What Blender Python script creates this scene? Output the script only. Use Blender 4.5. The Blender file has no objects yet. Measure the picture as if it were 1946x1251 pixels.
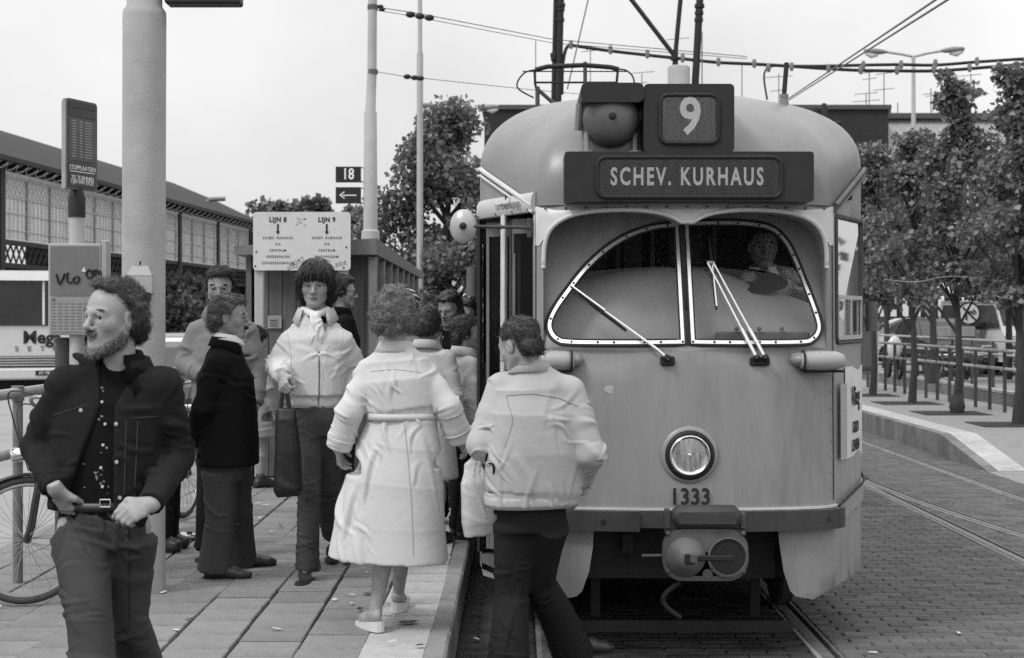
import bpy, bmesh, math, random
import numpy as np
from mathutils import Vector, Matrix
from mathutils.geometry import delaunay_2d_cdt

S = bpy.context.scene
COL = S.collection
R = math.radians
# ---------------------------------------------------------------- camera
cam = bpy.data.objects.new('camera', bpy.data.cameras.new('camera'))
COL.objects.link(cam)
cam.location = (0, 0, 1.75)
cam.rotation_euler = (R(90), 0, 0)
cam.data.sensor_width = 36
cam.data.lens = 2750 * 36 / 1946
cam.data.shift_x = -9 / 1946
cam.data.shift_y = -25.5 / 1946
cam.data.clip_end = 2000
cam.data.dof.use_dof = True
cam.data.dof.focus_distance = 7.4
cam.data.dof.aperture_fstop = 5.6
S.camera = cam
# ---------------------------------------------------------------- sky, sun, exposure
SUN_EL, SUN_AZ = R(50), R(-52)            # azimuth from behind the camera towards the left
world = bpy.data.worlds.new('World')
S.world = world
world.use_nodes = True
wn, wl = world.node_tree.nodes, world.node_tree.links
wn.clear()
w_out = wn.new('ShaderNodeOutputWorld')
w_bg = wn.new('ShaderNodeBackground')
w_sky = wn.new('ShaderNodeTexSky')
w_sky.sky_type = 'NISHITA'
w_sky.sun_disc = False
w_sky.sun_elevation = SUN_EL
w_sky.sun_rotation = math.pi + R(52)
w_bw = wn.new('ShaderNodeRGBToBW')
wl.new(w_sky.outputs[0], w_bw.inputs[0])
w_tc = wn.new('ShaderNodeTexCoord')
w_nz = wn.new('ShaderNodeTexNoise')       # faint cloud structure of an overcast sky
w_nz.inputs['Scale'].default_value = 3.4
w_nz.inputs['Detail'].default_value = 5
wl.new(w_tc.outputs['Generated'], w_nz.inputs['Vector'])
w_mr = wn.new('ShaderNodeMapRange')
w_mr.inputs[1].default_value = .3
w_mr.inputs[2].default_value = .7
w_mr.inputs[3].default_value = 7.0
w_mr.inputs[4].default_value = 9.4
wl.new(w_nz.outputs[0], w_mr.inputs[0])
w_mx = wn.new('ShaderNodeMix')
w_mx.data_type = 'FLOAT'
w_mx.inputs[0].default_value = .93        # almost all cloud
wl.new(w_bw.outputs[0], w_mx.inputs[2])
wl.new(w_mr.outputs[0], w_mx.inputs[3])
# an overcast sky is brighter overhead than near the horizon (CIE overcast: 1 + 2 sin of the elevation)
w_sep = wn.new('ShaderNodeSeparateXYZ')
wl.new(w_tc.outputs['Generated'], w_sep.inputs[0])
w_g1 = wn.new('ShaderNodeMapRange')
w_g1.inputs[3].default_value = .80
w_g1.inputs[4].default_value = 2.1
wl.new(w_sep.outputs[2], w_g1.inputs[0])
w_g2 = wn.new('ShaderNodeMath')
w_g2.operation = 'MULTIPLY'
wl.new(w_mx.outputs[0], w_g2.inputs[0])
wl.new(w_g1.outputs[0], w_g2.inputs[1])
wl.new(w_g2.outputs[0], w_bg.inputs[0])
w_bg.inputs[1].default_value = .1
wl.new(w_bg.outputs[0], w_out.inputs[0])
sun = bpy.data.objects.new('sun', bpy.data.lights.new('sun', 'SUN'))
COL.objects.link(sun)
sun.data.energy = 1.4
sun.data.angle = R(12)
sdir = Vector((math.sin(SUN_AZ) * math.cos(SUN_EL), -math.cos(SUN_AZ) * math.cos(SUN_EL), math.sin(SUN_EL)))
sun.rotation_euler = sdir.to_track_quat('Z', 'Y').to_euler()
S.view_settings.view_transform = 'Standard'
S.view_settings.look = 'None'
S.view_settings.gamma = 1
S.view_settings.exposure = .12
S.view_settings.use_curve_mapping = False
S.render.engine = 'CYCLES'
S.cycles.use_denoising = False
S.cycles.max_bounces = 6
S.cycles.transparent_max_bounces = 12


# ---------------------------------------------------------------- helpers
def P(px, py, d):
    """a point of the place measured from the photograph: column, row, metres from the camera"""
    return Vector(((px - 982) / 2750 * d, d, 1.75 + (600 - py) / 2750 * d))


MATS = {}


def mat(name, a, rough=.75, var=.18, scale=6, bump=0, bscale=60, metal=0, spec=.35, island=0, objvar=0, stretch=None, wave=None, stain=0):
    if name in MATS:
        return MATS[name]
    m = bpy.data.materials.new(name)
    m.use_nodes = True
    n, l = m.node_tree.nodes, m.node_tree.links
    b = n['Principled BSDF']
    b.inputs['Roughness'].default_value = rough
    b.inputs['Metallic'].default_value = metal
    b.inputs['Specular IOR Level'].default_value = spec
    tc = n.new('ShaderNodeTexCoord')
    vec = tc.outputs['Object']
    if stretch:
        mp = n.new('ShaderNodeMapping')
        mp.inputs['Scale'].default_value = stretch
        l.new(vec, mp.inputs[0])
        vec = mp.outputs[0]
    nz = n.new('ShaderNodeTexNoise')
    nz.inputs['Scale'].default_value = scale
    nz.inputs['Detail'].default_value = 7
    nz.inputs['Roughness'].default_value = .65
    l.new(vec, nz.inputs['Vector'])
    mr = n.new('ShaderNodeMapRange')
    mr.inputs[1].default_value = .28
    mr.inputs[2].default_value = .72
    mr.inputs[3].default_value = a * (1 - var)
    mr.inputs[4].default_value = a * (1 + var)
    l.new(nz.outputs[0], mr.inputs[0])
    val = mr.outputs[0]

    def mul(v, src, lo, hi):
        q = n.new('ShaderNodeMapRange')
        q.inputs[3].default_value = lo
        q.inputs[4].default_value = hi
        l.new(src, q.inputs[0])
        t = n.new('ShaderNodeMath')
        t.operation = 'MULTIPLY'
        l.new(v, t.inputs[0])
        l.new(q.outputs[0], t.inputs[1])
        return t.outputs[0]
    if island:
        g = n.new('ShaderNodeNewGeometry')
        val = mul(val, g.outputs['Random Per Island'], 1 - island, 1 + island)
    if objvar:
        o = n.new('ShaderNodeObjectInfo')
        val = mul(val, o.outputs['Random'], 1 - objvar, 1 + objvar)
    if stain:
        z2 = n.new('ShaderNodeTexNoise')
        z2.inputs['Scale'].default_value = scale * .35
        z2.inputs['Detail'].default_value = 9
        z2.inputs['Roughness'].default_value = .75
        l.new(vec, z2.inputs['Vector'])
        q = n.new('ShaderNodeMapRange')
        q.inputs[1].default_value = .5
        q.inputs[2].default_value = .66
        q.inputs[3].default_value = 1
        q.inputs[4].default_value = 1 - stain
        l.new(z2.outputs[0], q.inputs[0])
        t = n.new('ShaderNodeMath')
        t.operation = 'MULTIPLY'
        l.new(val, t.inputs[0])
        l.new(q.outputs[0], t.inputs[1])
        val = t.outputs[0]
    l.new(val, b.inputs['Base Color'])
    if bump:
        z3 = n.new('ShaderNodeTexNoise')
        z3.inputs['Scale'].default_value = bscale
        z3.inputs['Detail'].default_value = 5
        l.new(vec, z3.inputs['Vector'])
        bp = n.new('ShaderNodeBump')
        bp.inputs['Strength'].default_value = bump
        bp.inputs['Distance'].default_value = .01
        l.new(z3.outputs[0], bp.inputs['Height'])
        l.new(bp.outputs[0], b.inputs['Normal'])
    MATS[name] = m
    return m


def glass_mat(name, tint=.6, gloss=.08):
    """thin window glass: mostly clear, tinted, with a Fresnel mirror"""
    m = bpy.data.materials.new(name)
    m.use_nodes = True
    n, l = m.node_tree.nodes, m.node_tree.links
    n.clear()
    o = n.new('ShaderNodeOutputMaterial')
    t = n.new('ShaderNodeBsdfTransparent')
    t.inputs[0].default_value = (tint, tint, tint, 1)
    g = n.new('ShaderNodeBsdfGlossy')
    g.inputs['Roughness'].default_value = .03
    f = n.new('ShaderNodeFresnel')
    f.inputs[0].default_value = 1.28
    a = n.new('ShaderNodeMath')
    a.inputs[1].default_value = gloss
    l.new(f.outputs[0], a.inputs[0])
    mx = n.new('ShaderNodeMixShader')
    l.new(a.outputs[0], mx.inputs[0])
    l.new(t.outputs[0], mx.inputs[1])
    l.new(g.outputs[0], mx.inputs[2])
    l.new(mx.outputs[0], o.inputs[0])
    MATS[name] = m
    return m


def tag(o, label=None, cat=None, group=None, kind=None):
    if label:
        o['label'] = label
    if cat:
        o['category'] = cat
    if group:
        o['group'] = group
    if kind:
        o['kind'] = kind
    return o


def thing(name, label, cat, loc=(0, 0, 0), group=None, rz=0):
    o = bpy.data.objects.new(name, None)
    o.empty_display_size = .1
    COL.objects.link(o)
    o.location = loc
    o.rotation_euler.z = rz
    return tag(o, label, cat, group)


def wmat(o):
    m = Matrix.LocRotScale(o.location, o.rotation_euler, o.scale)
    return wmat(o.parent) @ m if o.parent else m


def link(name, me, m=None, parent=None, world=True, smooth=None):
    """one mesh object; its vertices are in world space unless world=False"""
    o = bpy.data.objects.new(name, me)
    COL.objects.link(o)
    for x in (m if isinstance(m, (list, tuple)) else [m] if m else []):
        me.materials.append(x)
    if parent:
        o.parent = parent
        if world:
            me.transform(wmat(parent).inverted())
    if smooth is not None:
        if smooth >= 180:
            me.shade_smooth()
        else:
            me.set_sharp_from_angle(angle=R(smooth))
    return o


def dup(root, loc, rz=None, label=None, group=None):
    r = root.copy()
    COL.objects.link(r)
    r.location = loc
    if rz is not None:
        r.rotation_euler.z = rz
    if label:
        r['label'] = label
    if group:
        r['group'] = group
    for ch in list(root.children):
        c = ch.copy()
        COL.objects.link(c)
        c.parent = r
        for g in ch.children:
            d = g.copy()
            COL.objects.link(d)
            d.parent = c
    return r


def frame_of(t, hint=Vector((0, 0, 1))):
    t = Vector(t).normalized()
    if abs(t.dot(hint)) > .98:
        hint = Vector((0, 1, 0))
    a = t.cross(hint).normalized()
    return a, t.cross(a).normalized()


class MB:
    """collects shapes, then links them as ONE mesh object"""

    def __init__(self):
        self.v, self.f, self.m = [], [], []

    def add(self, vs, fs, mi=0):
        o = len(self.v)
        self.v += [tuple(p) for p in vs]
        self.f += [tuple(i + o for i in f) for f in fs]
        self.m += [mi] * len(fs)
        return self

    def box(self, c, s, rot=None, mi=0, bev=0):
        """box with optional chamfered edges"""
        c, h = Vector(c), Vector(s) / 2
        if bev:
            b = min(bev, h.x * .9, h.y * .9, h.z * .9)
            bm = bmesh.new()
            bmesh.ops.create_cube(bm, size=1)
            for v in bm.verts:
                v.co = Vector((v.co.x * s[0], v.co.y * s[1], v.co.z * s[2]))
            bmesh.ops.bevel(bm, geom=bm.edges[:], offset=b, segments=1, affect='EDGES', profile=.5)
            vs = [v.co.copy() for v in bm.verts]
            bm.verts.index_update()
            fs = [[v.index for v in f.verts] for f in bm.faces]
            bm.free()
        else:
            vs = [Vector((x * h.x, y * h.y, z * h.z)) for x in (-1, 1) for y in (-1, 1) for z in (-1, 1)]
            fs = [(0, 1, 3, 2), (4, 6, 7, 5), (0, 4, 5, 1), (2, 3, 7, 6), (0, 2, 6, 4), (1, 5, 7, 3)]
        if rot is not None:
            vs = [rot @ p for p in vs]
        return self.add([p + c for p in vs], fs, mi)

    def tube(self, pts, r, n=8, cap=True, mi=0, closed=False, flat=1.0, hint=Vector((0, 0, 1))):
        pts = [Vector(p) for p in pts]
        rs = list(r) if isinstance(r, (list, tuple)) else [r] * len(pts)
        N = len(pts)
        vs, fs = [], []
        pa = None
        for i, p in enumerate(pts):
            if closed:
                t = pts[(i + 1) % N] - pts[i - 1]
            else:
                t = pts[min(i + 1, N - 1)] - pts[max(i - 1, 0)]
            if pa is None:
                a, b = frame_of(t, hint)
            else:
                tt = t.normalized()
                a = (pa - tt * pa.dot(tt)).normalized()
                b = tt.cross(a)
            pa = a
            for k in range(n):
                w = 2 * math.pi * k / n
                vs.append(p + a * math.cos(w) * rs[i] + b * math.sin(w) * rs[i] * flat)
        for i in range(N if closed else N - 1):
            j = (i + 1) % N
            for k in range(n):
                k2 = (k + 1) % n
                fs.append((i * n + k, i * n + k2, j * n + k2, j * n + k))
        if cap and not closed:
            fs.append(tuple(range(n - 1, -1, -1)))
            fs.append(tuple((N - 1) * n + k for k in range(n)))
        return self.add(vs, fs, mi)

    def lathe(self, prof, c=(0, 0, 0), axis=(0, 0, 1), n=20, mi=0):
        """profile of (radius, height) turned about axis through c"""
        c, ax = Vector(c), Vector(axis).normalized()
        a, b = frame_of(ax, Vector((0, 0, 1)) if abs(ax.z) < .9 else Vector((0, 1, 0)))
        vs, fs = [], []
        for r, h in prof:
            for k in range(n):
                w = 2 * math.pi * k / n
                vs.append(c + ax * h + (a * math.cos(w) + b * math.sin(w)) * max(r, 1e-4))
        for i in range(len(prof) - 1):
            for k in range(n):
                k2 = (k + 1) % n
                fs.append((i * n + k, i * n + k2, (i + 1) * n + k2, (i + 1) * n + k))
        fs.append(tuple(range(n - 1, -1, -1)))
        fs.append(tuple((len(prof) - 1) * n + k for k in range(n)))
        return self.add(vs, fs, mi)

    def prism(self, loop, d, mi=0):
        """closed planar loop of 3D points extruded by vector d"""
        loop = [Vector(p) for p in loop]
        d = Vector(d)
        n = len(loop)
        vs = loop + [p + d for p in loop]
        fs = [tuple(range(n - 1, -1, -1)), tuple(range(n, 2 * n))]
        fs += [(i, (i + 1) % n, n + (i + 1) % n, n + i) for i in range(n)]
        return self.add(vs, fs, mi)

    def ball(self, c, r, n=10, mi=0, sq=(1, 1, 1)):
        vs, fs = [], []
        c = Vector(c)
        m = max(4, n // 2 + 1)
        for i in range(m + 1):
            t = math.pi * i / m
            for k in range(n):
                w = 2 * math.pi * k / n
                s = max(math.sin(t), 1e-3)
                vs.append(c + Vector((r * s * math.cos(w) * sq[0], r * s * math.sin(w) * sq[1], r * math.cos(t) * sq[2])))
        for i in range(m):
            for k in range(n):
                k2 = (k + 1) % n
                fs.append((i * n + k2, i * n + k, (i + 1) * n + k, (i + 1) * n + k2))
        return self.add(vs, fs, mi)

    def mesh(self, name):
        me = bpy.data.meshes.new(name)
        me.from_pydata(self.v, [], self.f)
        if any(self.m):
            me.polygons.foreach_set('material_index', self.m)
        bm = bmesh.new()
        bm.from_mesh(me)
        bmesh.ops.recalc_face_normals(bm, faces=bm.faces)
        bm.to_mesh(me)
        bm.free()
        me.update()
        return me

    def build(self, name, m, parent=None, smooth=35, world=True):
        return link(name, self.mesh(name), m, parent, world, smooth)


def text_mesh(s, size, sx=1.0, bold=0.0, depth=.002, align='CENTER', spacing=1.0):
    """lettering as thin relief in the XZ plane, facing -Y, centred on the origin"""
    cu = bpy.data.curves.new('lettering', 'FONT')
    cu.body = s
    cu.size = size
    cu.align_x = align
    cu.align_y = 'CENTER'
    cu.extrude = depth / 2
    cu.offset = bold
    cu.resolution_u = 3
    cu.space_character = spacing
    o = bpy.data.objects.new('lettering', cu)
    COL.objects.link(o)
    dg = bpy.context.evaluated_depsgraph_get()
    dg.update()
    me = bpy.data.meshes.new_from_object(o.evaluated_get(dg), depsgraph=dg)
    bpy.data.objects.remove(o)
    bpy.data.curves.remove(cu)
    me.transform(Matrix.Diagonal((sx, 1, 1, 1)))
    me.transform(Matrix.Rotation(R(90), 4, 'X'))
    return me


def lettering(s, pos, size, m, parent=None, sx=1.0, bold=0.0, rz=0.0, rot=None, name='lettering', align='CENTER', spacing=1.0, depth=.002):
    me = text_mesh(s, size, sx, bold, depth, align, spacing)
    M = Matrix.Translation(pos) @ Matrix.Rotation(rz, 4, 'Z') @ (rot.to_4x4() if rot is not None else Matrix())
    me.transform(M)
    return link(name, me, m, parent, True)


def catmull(pts, n=6, closed=False):
    pts = [Vector(p) for p in pts]
    out = []
    N = len(pts)
    for i in range(N if closed else N - 1):
        p0 = pts[(i - 1) % N] if closed else pts[max(i - 1, 0)]
        p1, p2 = pts[i], pts[(i + 1) % N]
        p3 = pts[(i + 2) % N] if closed else pts[min(i + 2, N - 1)]
        for k in range(n):
            t = k / n
            out.append(.5 * ((2 * p1) + (p2 - p0) * t + (2 * p0 - 5 * p1 + 4 * p2 - p3) * t * t + (3 * p1 - p0 - 3 * p2 + p3) * t ** 3))
    if not closed:
        out.append(pts[-1])
    return out


def inside(p, loop):
    x, y = p
    r = False
    n = len(loop)
    j = n - 1
    for i in range(n):
        xi, yi = loop[i]
        xj, yj = loop[j]
        if (yi > y) != (yj > y) and x < (xj - xi) * (y - yi) / (yj - yi) + xi:
            r = not r
        j = i
    return r


def sheet(outer, holes, step, fn, extra=()):
    """2D region with holes, triangulated on a grid of size step and mapped to space by fn(x, y)"""
    vs, es = [], []

    def loop(lp):
        o = len(vs)
        vs.extend(Vector(p) for p in lp)
        n = len(lp)
        es.extend((o + i, o + (i + 1) % n) for i in range(n))
    loop(outer)
    for h in holes:
        loop(h)
    xs = [p[0] for p in outer]
    ys = [p[1] for p in outer]
    sx, sy = step
    x = min(xs) + sx * .5
    rnd = random.Random(1)
    while x < max(xs):
        y = min(ys) + sy * .5
        while y < max(ys):
            q = (x + rnd.uniform(-.02, .02) * sx, y + rnd.uniform(-.02, .02) * sy)
            if inside(q, outer) and not any(inside(q, h) for h in holes):
                vs.append(Vector(q))
            y += sy
        x += sx
    r = delaunay_2d_cdt(vs, es, [], 0, 1e-5)
    v2, tris = r[0], r[2]
    mb = MB()
    keep = []
    for t in tris:
        c = (sum(v2[i].x for i in t) / 3, sum(v2[i].y for i in t) / 3)
        if inside(c, outer) and not any(inside(c, h) for h in holes):
            keep.append(t)
    mb.add([fn(p.x, p.y) for p in v2], keep)
    return mb


# ---- vectorised gradient-free value noise (numpy)
_rng = np.random.default_rng(7)
_TAB = _rng.random(4096).astype(np.float32)


def vnoise(p):
    """smooth value noise in 0..1 for an (n, 3) array"""
    i = np.floor(p).astype(np.int64)
    f = (p - i).astype(np.float32)
    f = f * f * (3 - 2 * f)

    def h(dx, dy, dz):
        k = (i[:, 0] + dx) * 374761393 + (i[:, 1] + dy) * 668265263 + (i[:, 2] + dz) * 2147483647
        k = (k ^ (k >> 13)) * 1274126177
        return _TAB[(k ^ (k >> 16)) & 4095]
    x, y, z = f[:, 0], f[:, 1], f[:, 2]
    a = h(0, 0, 0) * (1 - x) + h(1, 0, 0) * x
    b = h(0, 1, 0) * (1 - x) + h(1, 1, 0) * x
    c = h(0, 0, 1) * (1 - x) + h(1, 0, 1) * x
    d = h(0, 1, 1) * (1 - x) + h(1, 1, 1) * x
    return (a * (1 - y) + b * y) * (1 - z) + (c * (1 - y) + d * y) * z


def np_mesh(name, v, f, nper=None):
    """mesh from numpy arrays; f is (n, 3) or (n, 4)"""
    me = bpy.data.meshes.new(name)
    v = np.asarray(v, np.float32)
    f = np.asarray(f, np.int32)
    k = f.shape[1]
    me.vertices.add(len(v))
    me.vertices.foreach_set('co', v.ravel())
    me.loops.add(f.size)
    me.loops.foreach_set('vertex_index', f.ravel())
    me.polygons.add(len(f))
    me.polygons.foreach_set('loop_start', np.arange(0, f.size, k, dtype=np.int32))
    me.update(calc_edges=True)
    me.validate()
    return me
# ================================================================ GROUND
rnd = random.Random(11)
M_ASPH = mat('asphalt', .2, .9, .16, 3, .25, 90, stain=.25)
M_SAND = mat('joint_sand', .026, .95, .3, 8)
M_BRICK = mat('street_brick', .104, .8, .22, 14, .35, 120, island=.22, objvar=.22, stain=.3)
M_TILE = mat('paving_tile', .215, .85, .16, 7, .3, 160, objvar=.12, island=.12, stain=.26)
M_WHITE_TILE = mat('white_tile', .42, .8, .14, 7, .3, 160, objvar=.08, island=.08, stain=.25)
M_KERB = mat('kerb_concrete', .24, .85, .2, 6, .35, 120, objvar=.12, island=.1, stain=.3)
M_RAIL = mat('rail_steel', .30, .38, .25, 12, .1, 80, metal=.6)
M_DIRT = mat('dark_dirt', .035, .95, .4, 9, .3, 60)

g = MB()
g.add([(-500, -200, -.05), (500, -200, -.05), (500, 900, -.05), (-500, 900, -.05)], [(0, 1, 2, 3)])
tag(g.build('ground', M_ASPH), kind='structure')
# left-hand roadway, a little lighter
g = MB()
g.add([(-40, 3, -.04), (-3.2, 3, -.04), (-3.2, 75, -.04), (-40, 75, -.04)], [(0, 1, 2, 3)])
tag(g.build('road', mat('pale_asphalt', .29, .9, .12, 2, .2, 70, stain=.2)), kind='structure')


def brick_texture(name, c1, c2, c3, bw, rh):
    m = mat(name, c1, .85)
    n, l = m.node_tree.nodes, m.node_tree.links
    b = n['Principled BSDF']
    br = n.new('ShaderNodeTexBrick')
    for k, c in ((1, c1), (2, c2), (3, c3)):
        br.inputs[k].default_value = (c, c, c, 1)
    br.inputs['Scale'].default_value = 1
    br.inputs['Mortar Size'].default_value = .006
    br.inputs['Brick Width'].default_value = bw
    br.inputs['Row Height'].default_value = rh
    tc = n.new('ShaderNodeTexCoord')
    l.new(tc.outputs['Object'], br.inputs[0])
    l.new(br.outputs[0], b.inputs['Base Color'])
    return m


M_FARBRICK = brick_texture('far_street_brick', .12, .09, .04, .21, .08)
SY0, SY1 = 3.0, 26.0
g = MB()
g.add([(-.34, 1, -.014), (5.4, 1, -.014), (5.4, SY1, -.014), (-.34, SY1, -.014)], [(0, 1, 2, 3)], 0)
g.add([(-.34, SY1, -.004), (5.4, SY1, -.004), (5.4, 80, -.004), (-.34, 80, -.004)], [(0, 1, 2, 3)], 1)
street = tag(g.build('street', [M_SAND, M_FARBRICK]), kind='structure')


def siding(y):      # the rail that leaves the far track towards the right
    t = max(0.0, (15.5 - y))
    return 3.70 + .0165 * t * t + .02 * t


RAILS = [lambda y: .167, lambda y: 1.602, lambda y: 3.62, siding, lambda y: 4.83]
for k, fx in enumerate(RAILS):
    ys = [1 + .5 * i for i in range(30)] if k == 3 else [1, 8, 16, 30, 70]
    if k == 3:
        ys = [y for y in ys if y <= 15.6]
    r = MB()
    for x0, x1, z0, z1, mi in ((-.034, .022, -.03, .004, 0), (.022, .058, -.03, -.022, 1), (.058, .074, -.03, .002, 0), (-.062, -.034, -.03, -.002, 2)):
        vs, fs = [], []
        for y in ys:
            x = fx(y)
            vs += [(x + x0, y, z0), (x + x1, y, z0), (x + x1, y, z1), (x + x0, y, z1)]
        for i in range(len(ys) - 1):
            for q in range(4):
                fs.append((i * 4 + q, i * 4 + (q + 1) % 4, i * 4 + 4 + (q + 1) % 4, i * 4 + 4 + q))
        r.add(vs, fs, mi)
    tag(r.build('tram_rail', [M_RAIL, M_DIRT, M_KERB]), kind='structure')


def slab(a, b, h, ch=.006):
    """one stone: chamfered top, no underside; origin in the middle of its top"""
    a, b = a / 2, b / 2
    vs = [(-a + ch, -b + ch, 0), (a - ch, -b + ch, 0), (a - ch, b - ch, 0), (-a + ch, b - ch, 0),
          (-a, -b, -ch), (a, -b, -ch), (a, b, -ch), (-a, b, -ch), (-a, -b, -h), (a, -b, -h), (a, b, -h), (-a, b, -h)]
    fs = [(0, 1, 2, 3)]
    for o in (0, 4):
        for i in range(4):
            fs.append((o + i, o + 4 + i, o + 4 + (i + 1) % 4, o + (i + 1) % 4))
    return vs, fs


def slab_mesh(name, a, b, h, m, ch=.006):
    vs, fs = slab(a, b, h, ch)
    me = bpy.data.meshes.new(name)
    me.from_pydata(vs, [], fs)
    me.materials.append(m)
    return me


def piece(name, me, loc, parent, rot=(0, 0, 0), scale=(1, 1, 1)):
    o = bpy.data.objects.new(name, me)
    COL.objects.link(o)
    o.parent = parent
    o.location = Vector(loc) - parent.location
    o.rotation_euler = rot
    o.scale = scale
    return o


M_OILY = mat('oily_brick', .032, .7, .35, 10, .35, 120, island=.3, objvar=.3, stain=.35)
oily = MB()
brick_me = slab_mesh('brick', .206, .0745, .06, M_BRICK, .008)
rest = MB()
n_single = 0
row = 0
y = 6.9
while y < SY1:
    xs = sorted(f(y) for f in RAILS)
    edges = [-.315] + xs + [5.28]
    for i in range(len(edges) - 1):
        x0 = edges[i] + (.085 if i else .0)
        x1 = edges[i + 1] - (.068 if i < len(edges) - 2 else 0)
        if x1 - x0 < .05:
            continue
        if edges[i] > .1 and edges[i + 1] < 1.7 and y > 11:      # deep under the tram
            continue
        x = x0 - (.105 if row % 2 else 0)
        while x < x1 - .02:
            a, b = max(x, x0), min(x + .207, x1)
            x += .21
            if b - a < .03:
                continue
            sag = .004 * math.sin(.9 * a + .7 * y) + .003 * math.sin(2.3 * y - a)
            c = ((a + b) / 2, y + rnd.uniform(-.003, .003) + .006 * math.sin(2.1 * a), sag + rnd.uniform(-.003, .003))
            rot = (rnd.gauss(0, .04), rnd.gauss(0, .012), rnd.gauss(0, .014))
            vis = y > 7.25 and c[0] < y * .354
            if vis and n_single < 300 and edges[i] > 1.5 and abs(b - a - .207) < .03:
                n_single += 1
                piece('brick', brick_me, c, street, rot, ((b - a) / .206, rnd.uniform(.94, 1.04), 1))
            else:
                vs, fs = slab(b - a, rnd.uniform(.069, .077), .05, .008)
                q = Matrix.Rotation(rot[0], 3, 'X') @ Matrix.Rotation(rot[2], 3, 'Z')
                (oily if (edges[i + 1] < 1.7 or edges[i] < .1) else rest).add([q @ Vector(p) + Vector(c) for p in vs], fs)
    y += .081
    row += 1
o = link('brick', rest.mesh('brick_field'), M_BRICK, street, False)
tag(o, kind='stuff')

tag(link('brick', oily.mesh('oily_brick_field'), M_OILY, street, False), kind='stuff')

# ---------------------------------------------------------------- tram stop platform on the left
g = MB()
g.box((-1.85, 21, .07), (2.84, 38, .25))
platform = tag(g.build('platform', M_SAND), kind='structure')
tile_me = slab_mesh('tile', .294, .284, .05, M_TILE, .005)
white_me = slab_mesh('tile', .294, .284, .05, M_WHITE_TILE, .004)
kerb_me = slab_mesh('kerb_stone', .102, .79, .32, M_KERB, .012)
far_t, far_w, far_k = MB(), MB(), MB()
for col in range(-1, 9):
    x = -.57 - .3 * col - .15 + (.15 if col < 0 else 0)
    x = -.57 if col < 0 else -.87 - .3 * col
    off = rnd.uniform(-.02, .02) + (.15 if col % 2 else 0)
    y = 5.6 + off
    while y < 39.5:
        c = (x + .012 * math.sin(y * 1.1 + col), y, .220 + rnd.uniform(-.0025, .0025) + .006 * math.sin(y * .8 + col * .6))
        rot = (rnd.gauss(0, .006), rnd.gauss(0, .006), rnd.gauss(0, .004))
        if y < 11.6 and y > 5.9:
            piece('tile', white_me if col < 0 else tile_me, c, platform, rot)
        else:
            vs, fs = slab(.291, .284, .05, .005)
            (far_w if col < 0 else far_t).add([Vector(p) + Vector(c) for p in vs], fs)
        y += .3
y = 5.0
while y < 40:
    c = (-.369 + rnd.uniform(-.003, .003), y, .222 + rnd.uniform(-.003, .003))
    if 5.5 < y < 16:
        piece('kerb_stone', kerb_me, c, platform, (0, 0, rnd.gauss(0, .003)))
    else:
        vs, fs = slab(.102, .79, .32, .012)
        far_k.add([Vector(p) + Vector(c) for p in vs], fs)
    y += .8
for q, m, nm in ((far_t, M_TILE, 'tile'), (far_w, M_WHITE_TILE, 'tile'), (far_k, M_KERB, 'kerb_stone')):
    tag(link(nm, q.mesh(nm + '_field'), m, platform, False), kind='stuff')

# ---------------------------------------------------------------- opposite platform, with a ramped end
OX, OZ = 5.3, .27


def oz(y):
    return max(-.004, min(OZ, OZ * (y - 16.3) / 1.8))


M_OPP = mat('opposite_paving', .26, .88, .1, 9, .25, 60, stain=.12)
ys = [16.3, 16.9, 17.5, 18.1, 19, 22, 30, 70]
g = MB()
vs, fs = [], []
for y in ys:
    z = oz(y)
    vs += [(OX + .46, y, z), (8.0, y, z), (8.0, y, -.05), (OX + .46, y, -.05)]
for i in range(len(ys) - 1):
    for q in range(4):
        fs.append((i * 4 + q, i * 4 + (q + 1) % 4, i * 4 + 4 + (q + 1) % 4, i * 4 + 4 + q))
fs += [(0, 1, 2, 3)]
g.add(vs, fs)
opp = tag(g.build('opposite_platform', M_OPP), kind='structure')
g = MB()
g.add([(OX - .02, 3, -.006), (30, 3, -.006), (30, 16.3, -.006), (OX - .02, 16.3, -.006)], [(0, 1, 2, 3)])
tag(g.build('pavement', M_OPP), kind='structure')
M_KERB2 = mat('tall_kerb_concrete', .19, .88, .22, 4, .3, 60, objvar=.16, stain=.35)
y = 16.3
while y < 30:
    z = oz(y + .12)
    if z > .015:
        g = MB()
        z0, z1 = oz(y), oz(y + .24)
        g.add([(OX, y + .004, -.03), (OX + .12, y + .004, -.03), (OX + .12, y + .236, -.03), (OX, y + .236, -.03),
               (OX, y + .004, z0), (OX + .12, y + .004, z0), (OX + .12, y + .236, z1), (OX, y + .236, z1)],
              [(0, 1, 5, 4), (1, 2, 6, 5), (2, 3, 7, 6), (3, 0, 4, 7), (4, 5, 6, 7)])
        link('kerb_stone', g.mesh('kerb_stone'), M_KERB2, opp, True)
    y += .24
y = 16.3
wt = MB()
while y < 34:
    z0, z1 = oz(y) + .003, oz(y + .3) + .003
    wt.add([(OX + .125, y + .002, z0), (OX + .455, y + .002, z0), (OX + .455, y + .298, z1), (OX + .125, y + .298, z1),
            (OX + .125, y + .002, z0 - .06), (OX + .455, y + .002, z0 - .06), (OX + .455, y + .298, z1 - .06), (OX + .125, y + .298, z1 - .06)],
           [(0, 1, 2, 3), (0, 4, 5, 1), (1, 5, 6, 2), (2, 6, 7, 3), (3, 7, 4, 0)])
    y += .3
tag(link('tile', wt.mesh('tile_strip'), M_WHITE_TILE, opp, True), kind='stuff')
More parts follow.
